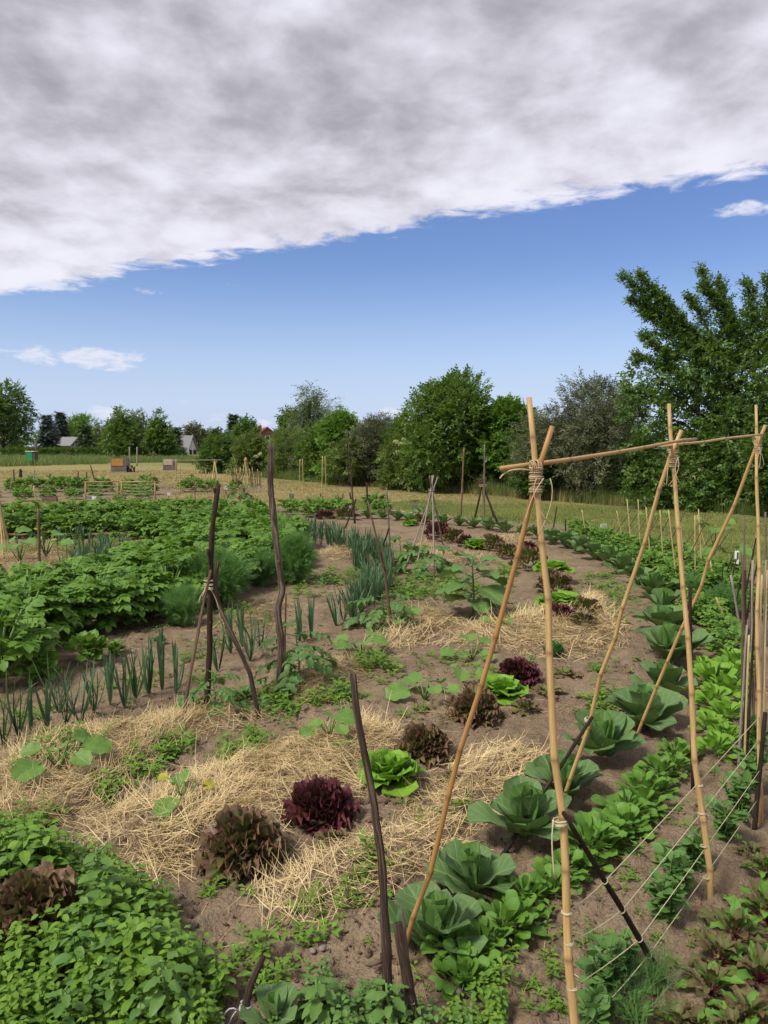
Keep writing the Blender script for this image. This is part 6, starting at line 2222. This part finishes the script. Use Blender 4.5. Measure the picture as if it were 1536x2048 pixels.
sign('small whitish sign on a stake behind the cabbages', 1207, 1078, 16, 17, 22, 'white_paint', 'grey_wood', .5)
sign('narrow white plant label with dark edge among the dark canes', 1471, 1178, 8, 26, 62, 'white_paint', 'black_wood', -.5, 'brown_paint')
sign('small wooden sign on a thin post in the back bed', 583, 1012, 10, 8, 21, 'grey_board')
sign('small grey sign behind the far cabbages', 829, 1036, 11, 8, 22, 'grey_board')
sign('grey-blue board with a white paper behind the string frames', 185, 1010, 22, 12, 13, 'sign_blue', 'dark_wood', 0, 'white_paint')
sign('small white label in the back bed before the pallet towers', 338, 1004, 6, 6, 16, 'white_paint')
sign('small tag sign beside the cane row', 452, 990, 6, 6, 14, 'white_paint')
for nm, label, px, py, w, h, mt in (('wooden_crate', 'reddish shallow crate among the back bed plants', 100, 1004, 26, 10, 'crate_red'), ('wooden_crate', 'small brown crate on the grass path behind the tripod fork', 444, 1008, 12, 9, 'brown_paint')):
    bx, by = G(px, py)
    k = m_per_px(px, py)
    root = thing(nm, label, 'crate', (bx, by, 0), .25)
    W_, H_ = w * k, h * k
    for q in range(2):
        for sy in (-1, 1):
            link('board', Geo().box((0, sy * .15, H_ * (.27 + .5 * q)), (W_, .015, H_ * .44)).mesh('board', M[mt], False), root)
        for sx in (-1, 1):
            link('board', Geo().box((sx * (W_ / 2 - .01), 0, H_ * (.27 + .5 * q)), (.015, .28, H_ * .42)).mesh('board', M[mt], False), root)
    link('bottom', Geo().box((0, 0, .02), (W_ - .04, .27, .015)).mesh('bottom', M[mt], False), root)


# ---------------------------------------------------------------- pallet towers and the green box in the field
def pallet_tower(label, px, base, top, w_px, panel, clutter=None):
    bx, by = G(px, base)
    h = P(px, top, by).z
    w = w_px * by / F
    root = thing('pallet_tower', label, 'compost tower', (bx, by, 0), .12)
    n = 8
    sh = h / n
    for i in range(n):
        for sy in (-1, 1):
            link('slat', Geo().box((0, sy * w / 2, sh * (i + .5)), (w, .03, sh * .74)).mesh('slat', M['grey_board'], False), root)
        for sx in (-1, 1):
            link('slat', Geo().box((sx * (w / 2 - .02), 0, sh * (i + .5)), (.03, w - .04, sh * .72)).mesh('slat', M['grey_board'], False), root)
    for sx in (-1, 1):
        for sy in (-1, 1):
            link('post', Geo().box((sx * (w / 2 - .07), sy * (w / 2 - .07), h / 2), (.08, .08, h)).mesh('post', M['grey_board'], False), root)
    link('panel', Geo().box((-.06 * w, -w / 2 - .035, h * .70), (w * .74, .03, h * .5)).mesh('panel', M[panel], False), root)
    if clutter:
        g = Geo()
        rg = np.random.default_rng(3)
        for k in range(9):
            p = np.array([w * .62 + rg.uniform(-.1, .35), -.3, 0])
            tube([p, p + np.array([rg.uniform(-.3, .3), 0, rg.uniform(.2, .5)])], .04, 5, g=g)
        link('branch', g.mesh('branch', M['dark_wood']), root)['kind'] = 'stuff'


pallet_tower('compost tower of grey pallets with an orange board on the mown field', 241, 944, 916, 30, 'orange_board', True)
pallet_tower('compost tower of grey pallets with a pale board on the mown field', 340, 940, 917, 24, 'pale_board')
bx, by = G(62, 931)
root = thing('notice_box', 'green fronted box with white lid on a post at the tall grass', 'box', (bx, by, 0), -.25)
link('post', Geo().box((.12, 0, .3), (.16, .16, .66)).mesh('post', M['brown_paint'], False), root)
link('box', Geo().box((.1, .1, .72), (.74, .4, .86)).mesh('box', M['brown_paint'], False), root)
link('panel', Geo().box((-.02, -.12, .74), (.56, .03, .8)).mesh('panel', M['green_paint'], False), root)
link('lid', Geo().box((.05, .08, 1.175), (.88, .52, .05)).mesh('lid', M['white_paint'], False), root)
for i, px in enumerate((259, 274)):
    single('fence_post', f'{ORD[i]} thin pale post behind the orange board pallet tower', 'post', (px, 932), (px, 894), .06, .05, 860 + i, 'cane_grey', 0, None, 5, .002, 'thin posts before the far hedge', 0)
for i, px in enumerate((216, 307, 72)):
    single('fence_post', f'{ORD[i]} short post in front of the far hedge', 'post', (px, 920), (px, 903 if i < 2 else 880), .12, .1, 870 + i, 'twig', 0, None, 5, .002, 'short posts before the far hedge', 0)


# ---------------------------------------------------------------- houses and cars far behind
def house(label, px, y, w, d, hw, hr, wallm, roofm, rz, chimney=False, gable_win=1):
    x = P(px, 900, y).x
    root = thing('house', label, 'house', (x, y, 0), rz)
    link('wall', Geo().box((0, 0, hw / 2), (w, d, hw)).mesh('wall', M[wallm], False), root)
    g = Geo()
    for sy in (-1, 1):
        yy = sy * d / 2
        g.add([(-w / 2, yy, hw), (w / 2, yy, hw), (0, yy, hw + hr), (-w / 2, yy - sy * .2, hw), (w / 2, yy - sy * .2, hw), (0, yy - sy * .2, hw + hr)], [(0, 1, 4, 3), (1, 2, 5, 4), (2, 0, 3, 5)], [(0, 1, 2), (3, 4, 5)])
    link('gable', g.mesh('gable', M[wallm], False), root)
    ln = math.hypot(w / 2, hr)
    for sx in (-1, 1):
        g = Geo().box((0, 0, 0), (ln + .55, d + .8, .18))
        ang = math.atan2(hr, w / 2) * sx
        r = np.array(Matrix.Rotation(ang, 3, 'Y'))
        g.V = [v @ r.T + np.array([sx * (w / 4 + .12), 0, hw + hr / 2 + .02]) for v in g.V]
        rf = link('roof', g.mesh('roof', M[roofm], False), root)
        if chimney and sx < 0:
            link('chimney', Geo().box((-w * .14, 0, hw + hr * .98), (.7, .7, 1.3)).mesh('chimney', M['red_tiles'], False), rf)
    for k in range(gable_win):
        wx = (k - (gable_win - 1) / 2) * 1.6
        fr = link('window', Geo().box((wx, -d / 2 - .03, hw + hr * .25), (.95, .08, 1.2)).mesh('window', M['white_paint'], False), root)
        link('pane', Geo().box((wx, -d / 2 - .08, hw + hr * .25), (.75, .03, 1.0)).mesh('pane', M['glass_dark'], False), fr)
    for k in (-1, 1):
        fr = link('window', Geo().box((k * w * .27, -d / 2 - .03, hw * .55), (1.1, .08, 1.2)).mesh('window', M['white_paint'], False), root)
        link('pane', Geo().box((k * w * .27, -d / 2 - .08, hw * .55), (.9, .03, 1.0)).mesh('pane', M['glass_dark'], False), fr)


house('white house with a steep grey roof half behind a spruce', 374, 150, 2.3, 3.0, .9, 2.6, 'render_white', 'slate', 1.02, gable_win=0)
house('house with a dark red tiled roof and chimney above the hedge', 531, 150, 7.5, 9, 2.4, 2.8, 'brick_wall', 'red_tiles', .25, True)
house('low shed with a grey roof behind the blue spruces', 141, 128, 3.4, 2.4, 1.8, 1.2, 'brick_wall', 'slate', 1.3)
house('small far house with a whitish roof between the trees', 399, 200, 5, 6, 2.4, 1.7, 'render_white', 'render_white', 1.1, gable_win=0)


def car(label, px, y, paint, rz, L=4.0, h=1.45):
    x = P(px, 900, y).x
    root = thing('parked_car', label, 'car', (x, y, 0), rz, group='cars parked at the field edge')
    prof = [(-L / 2, .32), (-L / 2 + .03, .78), (-L * .28, .92), (-L * .13, h), (L * .24, h), (L * .38, .98), (L / 2 - .04, .88), (L / 2, .34)]
    g = Geo()
    n = len(prof)
    ws = [.78, .84, .84, .64, .64, .80, .84, .80]
    V = [(p[0], -ws[i], p[1]) for i, p in enumerate(prof)] + [(p[0], ws[i], p[1]) for i, p in enumerate(prof)]
    Q = [(i, (i + 1) % n, n + (i + 1) % n, n + i) for i in range(n)]
    Q += [(0, 1, 6, 7), (1, 2, 5, 6), (2, 3, 4, 5)]
    Q += [(n + 7, n + 6, n + 1, n), (n + 6, n + 5, n + 2, n + 1), (n + 5, n + 4, n + 3, n + 2)]
    g.add(V, Q)
    link('body', g.mesh('body', M[paint], False), root)
    for sy in (-1, 1):
        ww = Geo().add([(-L * .24, sy * .845, .96), (L * .33, sy * .825, 1.0), (L * .22, sy * .67, h - .07), (-L * .12, sy * .67, h - .07)], [(0, 1, 2, 3)])
        link('window', ww.mesh('window', M['glass_dark'], False), root)
        for sx in (-1, 1):
            wh = tube([(sx * L * .31, sy * .68, .31), (sx * L * .31, sy * .87, .31)], .31, 16)
            link('wheel', wh.mesh('wheel', M['rubber']), root)
    for sx, nm in ((-1, 'windscreen'), (1, 'rear_window')):
        i, j = (2, 3) if sx < 0 else (5, 4)
        a, b = prof[i], prof[j]
        q = Geo().add([(a[0] + sx * .02, -.7, a[1] + .04), (a[0] + sx * .02, .7, a[1] + .04), (b[0] + sx * .02, .58, b[1] - .03), (b[0] + sx * .02, -.58, b[1] - .03)], [(0, 1, 2, 3)])
        link(nm, q.mesh(nm, M['glass_dark'], False), root)


car('white car parked between pale board pallet tower and white gable', 352, 118, 'car_white', .75, 3.8)
car('grey-blue car parked beside the white one', 331, 120, 'car_blue', .2, 3.8, 1.3)


# ---------------------------------------------------------------- straw, weeds, flowers, stones
def straw_all():
    rg = np.random.default_rng(3)
    tpl = []
    for k in range(4):
        b = [.15, .6, -.4, 1.3][k]
        g = leaf(1, .042, 1, 3, .5, .25, b, .5, minw=.5)
        tpl.append(g.arr())
    G_ = Geo()
    for poly, dens, tone in STRAW:
        xs, ys = [p[0] for p in poly], [p[1] for p in poly]
        A = (max(xs) - min(xs)) * (max(ys) - min(ys))
        n = int(A * dens * (3.7 if np.mean(ys) < 5 else 2.0))
        q = np.stack([rg.uniform(min(xs) - .12, max(xs) + .12, n), rg.uniform(min(ys) - .12, max(ys) + .12, n)], -1)
        e = edge_dist(q[:, 0], q[:, 1], poly)
        hol = vnoise(q[:, 0] * 5, q[:, 1] * 5, 31)
        k = (e > -.10 + .16 * rg.random(n)) & ((hol > .16) | (rg.random(n) < .35))
        for lx, ly, lr in LETTUCE_AT:
            k &= np.hypot(q[:, 0] - lx, q[:, 1] - ly) > lr * .78 + .03 * rg.random(n)
        q = q[k]
        n = len(q)
        far = float(np.mean(ys)) > 6
        L = rg.gamma(4, .019, n) + .03
        if far:
            L = L * 1.25
        z = H(q[:, 0], q[:, 1]) + rg.uniform(.0, .028, n)
        swirl = vnoise(q[:, 0] * 2.5, q[:, 1] * 2.5, 8) * 9
        a = swirl + rg.normal(0, .9, n)
        d = np.stack([np.cos(a), np.sin(a), rg.normal(.02, .13, n)], -1)
        B = bases(d, [0, 0, 1.0], rg.uniform(-.6, .6, n))
        wid = rg.uniform(.5, 1.3, n) * (.058 / np.maximum(L, .045)) * (1.5 if far else 1.0)
        B = B * L[:, None, None]
        B[:, :, 0] *= wid[:, None]
        B[:, :, 2] *= wid[:, None]
        B2 = B.copy()
        Ts = np.concatenate([q - d[:, :2] * (L / 2)[:, None], z[:, None]], 1)
        v = np.clip(tone + rg.normal(0, .22, n), 0, 1)
        ch = rg.integers(0, 4, n)
        for k in range(4):
            m = ch == k
            B3 = bases(d[m], [0, 0, 1.0], rg.uniform(-.6, .6, m.sum()))
            S = np.stack([L[m] * wid[m], L[m], L[m]], -1)
            G_.scatter(tpl[k], B3 * S[:, None, :], Ts[m], v[m])
    # thin litter of straw bits over the bare soil between the patches
    n = 9000
    q = np.stack([rg.uniform(-3.6, 3.6, n), 1.9 + 9 * rg.random(n) ** 1.3], -1)
    q = q[(vnoise(q[:, 0] * 1.1, q[:, 1] * 1.1, 21) > .40) & (np.abs(q[:, 0]) < .25 + q[:, 1] * .55)]
    q = q[rg.random(len(q)) < np.where(q[:, 1] < 3.4, .30, 1.0)]
    n = len(q)
    a = rg.uniform(0, 6.28, n)
    d = np.stack([np.cos(a), np.sin(a), rg.normal(0, .08, n)], -1)
    L = rg.gamma(3, .016, n) + .015
    B3 = bases(d, [0, 0, 1.0], rg.uniform(-.6, .6, n))
    S = np.stack([np.full(n, .055) * rg.uniform(.6, 1.2, n) * np.clip(q[:, 1] / 4, .8, 1.8), L, L], -1)
    G_.scatter(tpl[0], B3 * S[:, None, :], np.concatenate([q, H(q[:, 0], q[:, 1])[:, None] + .006], 1), np.clip(rg.normal(.25, .2, n), 0, 1))
    o = link('straw_mulch', G_.mesh('straw_mulch', M['straw']))
    tag(o, 'loose golden straw spread over the beds between the lettuces', 'straw', kind='stuff')
    # single stalks lying about
    for i, (px, py, ang) in enumerate(((560, 1850, 1.4), (1160, 1925, 1.9), (1045, 1500, .9), (1082, 2040, .05), (250, 1660, 1.2), (420, 1400, 1.3))):
        pass


straw_all()


def seedling(k, nleaf, spread, seed, hgt=.5, lw=.55):
    rg = np.random.default_rng(seed)
    g = Geo()
    lf = leaf(1, lw, 2, 2, .5, 1.0, -.4, .3, minw=.14).arr()
    for i in range(nleaf):
        a = i * 2.4 + rg.uniform(-.4, .4)
        h = hgt * (i / nleaf)
        el = rg.uniform(.0, .7)
        d = np.array([math.cos(a) * math.cos(el), math.sin(a) * math.cos(el), math.sin(el)])
        B = bases(d, [0, 0, 1.0], rg.uniform(-.3, .3))[0] * rg.uniform(.6, 1.0) * spread
        g.merge(lf, B, np.array([math.cos(a) * .06, math.sin(a) * .06, h]), .5 + rg.uniform(-.2, .2))
    return g.arr()


SEED = [seedling(0, 7, .5, 1, .5), seedling(1, 9, .48, 2, .7), seedling(2, 6, .55, 3, .25), seedling(3, 8, .5, 4, .6, .35), seedling(4, 10, .42, 5, .9)]


def weeds(name, label, pts, sizes, matn, seed, tpls=SEED):
    rg = np.random.default_rng(seed)
    n = len(pts)
    a = rg.uniform(0, 6.28, n)
    Ms = np.zeros((n, 3, 3))
    Ms[:, 0, 0], Ms[:, 0, 1], Ms[:, 1, 0], Ms[:, 1, 1], Ms[:, 2, 2] = np.cos(a), -np.sin(a), np.sin(a), np.cos(a), 1
    Ms *= np.asarray(sizes)[:, None, None]
    z = H(pts[:, 0], pts[:, 1])
    T3 = np.concatenate([pts, z[:, None]], 1)
    g = Geo()
    ch = rg.integers(0, len(tpls), n)
    v = np.clip(rg.normal(.5, .2, n), 0, 1)
    for k in range(len(tpls)):
        m = ch == k
        g.scatter(tpls[k], Ms[m], T3[m], v[m])
    o = link(name, g.mesh(name, M[matn]))
    tag(o, label, 'weeds', kind='stuff')


def clump(cx, cy, rpx, n, rg):
    k = m_per_px(cx, cy)
    x, y = G(cx, cy)
    p = rg.normal(0, 1, (n, 2)) * np.array([rpx * k * .55, rpx * k * .55 * 1.5])
    return p + np.array([x, y])


rg = np.random.default_rng(17)
pts, siz = [], []
for cx, cy, r, n, s in ((575, 1418, 50, 42, .10), (560, 1405, 30, 20, .10), (690, 1395, 45, 44, .10), (650, 1410, 30, 20, .09), (755, 1345, 45, 46, .11), (740, 1320, 30, 22, .11), (345, 1500, 42, 40, .10), (285, 1545, 40, 34, .09), (445, 1520, 35, 20, .09), (510, 1480, 30, 22, .10), (470, 1500, 30, 18, .08),
                        (215, 1590, 25, 14, .09), (640, 1160, 60, 60, .14), (690, 1160, 60, 50, .14), (600, 1190, 40, 26, .12), (830, 1185, 70, 80, .15), (880, 1170, 60, 60, .15), (780, 1180, 40, 34, .13), (920, 1190, 50, 40, .14), (1010, 1150, 40, 40, .14), (990, 1180, 40, 28, .12), (1225, 1400, 45, 44, .09), (1200, 1420, 40, 26, .09), (1190, 1340, 30, 18, .07),
                        (1210, 1180, 40, 30, .12), (1160, 1200, 30, 20, .10), (1250, 1205, 40, 34, .11), (1240, 1240, 30, 16, .1), (1200, 1160, 50, 30, .12), (420, 1780, 30, 10, .06), (430, 1700, 20, 8, .06), (700, 1810, 30, 14, .07), (620, 1810, 30, 12, .07), (740, 1760, 30, 14, .07), (610, 1880, 40, 16, .07), (510, 1900, 40, 16, .06),
                        (530, 1960, 50, 18, .08), (930, 1640, 25, 10, .07), (860, 1640, 20, 8, .06), (150, 1500, 40, 30, .10), (90, 1520, 40, 26, .09), (60, 1430, 40, 24, .08), (400, 1360, 30, 18, .08), (470, 1395, 30, 20, .08), (380, 1320, 60, 22, .08), (260, 1370, 60, 26, .08), (470, 1240, 60, 36, .10), (560, 1250, 50, 20, .08), (440, 1290, 60, 26, .08), (240, 1120, 40, 26, .1), (280, 1110, 40, 26, .1),
                        (1090, 1560, 20, 8, .07), (820, 1430, 30, 12, .07), (960, 1350, 40, 20, .08), (880, 1320, 50, 24, .08), (1040, 1330, 40, 16, .07), (100, 1640, 40, 20, .07), (20, 1660, 40, 20, .1), (1180, 1450, 40, 16, .06), (150, 1100, 70, 60, .14), (60, 1100, 70, 50, .14), (250, 1096, 50, 50, .12), (120, 1082, 90, 50, .13), (220, 1084, 60, 40, .13), (1290, 1700, 50, 16, .05), (1270, 1790, 50, 14, .05), (1190, 1890, 40, 12, .05), (1100, 2000, 50, 14, .05), (1000, 2000, 50, 18, .06), (690, 1520, 20, 8, .06), (1340, 1640, 50, 14, .05), (1110, 1930, 40, 10, .05), (1380, 1900, 50, 12, .05), (1320, 1740, 40, 12, .06)):
    c = clump(cx, cy, r, n, rg)
    pts.append(c)
    siz.append(rg.uniform(.55, 1.2, n) * s)
n = 2300                                                     # loose seedlings over all the bare soil
q = np.stack([rg.uniform(-4, 5, n), 1.9 + 12 * rg.random(n) ** 1.2], -1)
pts.append(q[vnoise(q[:, 0] * .9, q[:, 1] * .9, 77) > .42])
siz.append(rg.uniform(.02, .07, len(pts[-1])))
weeds('small_weeds', 'small green weed seedlings dotted over the bare soil', np.concatenate(pts), np.concatenate(siz), 'weed', 5)

# dense bright weeds in the near corner: upright stems with opposite leaves
def galinsoga(seed, n=7):
    rg = np.random.default_rng(seed)
    g = Geo()
    lf = leaf(1, .60, 2, 4, .40, 1.05, -.55, .25).arr()
    tube([(0, 0, 0), (.02, .01, .5), (0, .03, 1.0)], [.012, .010, .006], 4, False, .4, g=g)
    for i in range(n):
        t = .22 + .78 * i / (n - 1)
        for s in (0, 1):
            a = i * 1.57 + s * math.pi + rg.uniform(-.3, .3)
            d = np.array([math.cos(a), math.sin(a), rg.uniform(-.25, .35)])
            sz = (.17 + .13 * math.sin(t * 2.6)) * rg.uniform(.8, 1.2) * (1.25 - .55 * t)
            B = bases(d, [0, 0, 1.0], rg.uniform(-.3, .3))[0] * sz
            g.merge(lf, B, np.array([math.cos(a) * .05, math.sin(a) * .05 + .03 * t, t]), np.clip(.28 + .45 * t + rg.uniform(-.15, .15), 0, 1))
    return g.arr()


GAL = [galinsoga(s, 6 + s % 3) for s in range(5)]


def weed_mass(name, label, poly, n, hlo, hhi, matn, seed, tpls=GAL):
    rg = np.random.default_rng(seed)
    xs, ys = np.array([p[0] for p in poly]), np.array([p[1] for p in poly])
    q = np.stack([rg.uniform(xs.min(), xs.max(), n * 4), rg.uniform(ys.min(), ys.max(), n * 4)], -1)
    e = edge_dist(q[:, 0], q[:, 1], poly)
    hx, hy = G(72, 1885)
    k = (e > 0) & ((np.hypot(q[:, 0] - hx, q[:, 1] - hy) > .17) | (rg.random(len(q)) < .12))
    q, e = q[k][:n], e[k][:n]
    s = (hlo + (hhi - hlo) * np.clip(e / .25, 0, 1)) * rg.uniform(.7, 1.25, len(q)) * (.65 + .7 * vnoise(q[:, 0] * 5, q[:, 1] * 5, 6))
    weeds(name, label, q, s, matn, seed, tpls)


weed_mass('bright_weeds', 'dense bright green weeds filling the near corner', W([(-120, 1690), (0, 1668), (70, 1672), (120, 1715), (225, 1745), (250, 1790), (330, 1822), (390, 1905), (450, 1990), (440, 2110), (-160, 2200)]), 700, .08, .17, 'weed', 21)
weed_mass('bright_weeds', 'blue-green weeds mixed into the near corner', W([(-60, 1740), (120, 1760), (330, 1860), (420, 2000), (400, 2110), (-100, 2150)]), 70, .10, .18, 'weed2', 24)
weed_mass('low_weeds', 'green weeds along the front edge between the two stakes', W([(545, 2010), (640, 1965), (750, 1985), (830, 2030), (1000, 2070), (1000, 2200), (500, 2200)]), 190, .05, .11, 'weed2', 22)
weed_mass('low_weeds', 'pale weeds at the very front beside the near bamboo pole', W([(900, 2050), (1020, 2030), (1010, 2110), (880, 2150)]), 30, .06, .11, 'weed', 23)

GOOSE = [leaf(1, .62, 4, 6, .36, 1.0, -.45, .15, 0, .03, 3, k, lob=.2, nl=3, minw=.05).mesh('goosefoot_leaf', M['weed2']) for k in range(3)]
stalk_plant('goosefoot_plant', 'tall blue-green weed rising out of the bright weeds', 'weed', 205, 1890, 185, GOOSE, 30, .062, 31, -.2, sr=.006)
stalk_plant('goosefoot_plant', 'second blue-green weed among the bright weeds, nearer the viewer', 'weed', 335, 2080, 170, GOOSE, 26, .062, 32, -.2, sr=.006)
stalk_plant('goosefoot_plant', 'short blue-green weed at the bottom of the weed corner', 'weed', 135, 2100, 120, GOOSE, 20, .055, 33, -.2, sr=.006)
stalk_plant('goosefoot_plant', 'young blue-green weed close to the grey split branch', 'weed', 780, 2100, 130, GOOSE, 24, .052, 34, -.2, sr=.006)
stalk_plant('goosefoot_plant', 'lobed green weed beside the leaning dark pole', 'weed', 640, 2070, 110, GOOSE, 24, .058, 35, -.2, sr=.006)


# calendula flowers by the lawn
def flower(px, py, z_px, matn, label):
    bx, by = G(px, py)
    k = m_per_px(px, py)
    root = thing('calendula_flower', label, 'flower', (bx, by, 0))
    top = np.array([0, 0, z_px * k])
    link('stem', tube([(0, 0, 0), top], .006, 4).mesh('stem', M['stem_green']), root)
    g = Geo()
    for i in range(14):
        a = i * 6.283 / 14
        B = bases([math.cos(a), math.sin(a), .15], [0, 0, 1.0])[0] * .035
        g.merge(leaf(1, .35, 2, 3, .6, .8, .1).arr(), B, top)
    link('petals', g.mesh('petals', M[matn]), root)
    for i in range(6):
        a = i * 1.1
        link('leaf', LEAFB, root, M=mat4(bases([math.cos(a), math.sin(a), .5], [0, 0, 1.0])[0] * .12, top * (.15 + .1 * i)))


LEAFB = leaf(1, .3, 2, 4, .6, 1.0, -.3, .2).mesh('flower_leaf', M['bean'])
for i, (px, py, z, mt) in enumerate(((1078, 1066, 20, 'flower_yellow'), (1073, 1066, 24, 'flower_yellow'), (1185, 1070, 28, 'flower_orange'), (1083, 1068, 15, 'flower_yellow'))):
    flower(px, py, z, mt, f'{ORD[i]} {"yellow" if mt == "flower_yellow" else "orange"} flower at the lawn edge behind the cabbages')

# clods and stones
stone_me = []
for k in range(3):
    rgk = np.random.default_rng(40 + k)
    g = Geo()
    n1, n2 = 6, 8
    V = [(0, 0, 1.0)] + [(math.sin(R(180) * (i + 1) / n1) * math.cos(6.283 * j / n2) * rgk.uniform(.8, 1.15), math.sin(R(180) * (i + 1) / n1) * math.sin(6.283 * j / n2) * rgk.uniform(.8, 1.15), math.cos(R(180) * (i + 1) / n1) * .7) for i in range(n1 - 1) for j in range(n2)] + [(0, 0, -.7)]
    Q = [(1 + i * n2 + j, 1 + (i + 1) * n2 + j, 1 + (i + 1) * n2 + (j + 1) % n2, 1 + i * n2 + (j + 1) % n2) for i in range(n1 - 2) for j in range(n2)]
    T = [(0, 1 + j, 1 + (j + 1) % n2) for j in range(n2)] + [(len(V) - 1, 1 + (n1 - 2) * n2 + (j + 1) % n2, 1 + (n1 - 2) * n2 + j) for j in range(n2)]
    g.add(V, Q, T)
    stone_me.append(g)
for i, (px, py, s, where) in enumerate(((604, 1854, 13, 'on the bare soil below the straw'), (645, 1908, 10, 'beside the small weeds before the dark pole'), (626, 1906, 9, 'next to the pale pebble before the dark pole'), (912, 2005, 14, 'under the nearest radish leaves'), (490, 1790, 11, 'just below the bronze lettuce'))):
    x, y, z = at(px, py)
    o = link('stone', stone_me[i % 3].mesh('stone', M['stone']), None, (x, y, z + .006))
    k = s * m_per_px(px, py)
    o.scale = (k, k * .8, k * .6)
    o.rotation_euler = (0, 0, i)
    tag(o, f'small rounded stone lying {where}', 'stone', 'small stones on the soil')
rg = np.random.default_rng(55)                               # crumbs of soil
n = 16000
q = np.stack([rg.uniform(-2.2, 2.6, n), 1.7 + 5.2 * rg.random(n) ** 1.5], -1)
q = q[vnoise(q[:, 0] * 2.3, q[:, 1] * 2.3, 78) > .38]
n = len(q)
sz = rg.gamma(1.3, .0032, n) + .0018
a = rg.uniform(0, 6.28, n)
Ms = np.zeros((n, 3, 3))
Ms[:, 0, 0], Ms[:, 0, 1], Ms[:, 1, 0], Ms[:, 1, 1], Ms[:, 2, 2] = np.cos(a), -np.sin(a), np.sin(a), np.cos(a), .8
Ms[:, :, 0] *= rg.uniform(.7, 1.6, n)[:, None]
Ms[:, 2, :2] = rg.normal(0, .3, (n, 2))
lowst = Geo()
ico = np.array([(1, 0, 0), (-1, 0, 0), (0, 1, 0), (0, -1, 0), (0, 0, 1), (0, 0, -1)], float) * np.array([1.0, .8, .8])
lowst.add(ico, None, [(0, 2, 4), (2, 1, 4), (1, 3, 4), (3, 0, 4), (2, 0, 5), (1, 2, 5), (3, 1, 5), (0, 3, 5)])
g = Geo()
g.scatter(lowst.arr(), Ms * sz[:, None, None], np.concatenate([q, H(q[:, 0], q[:, 1])[:, None] + .001], 1), rg.random(n))
M['crumb'] = leaf_mat('soil_crumb', (0.075, 0.050, 0.037), (0.17, 0.122, 0.092), trans=0.0, rough=.95, spec=.1, objvar=0)
tag(link('soil_crumbs', g.mesh('soil_crumbs', M['crumb'])), 'loose crumbs and clods of brown soil on the beds', 'soil', kind='stuff')
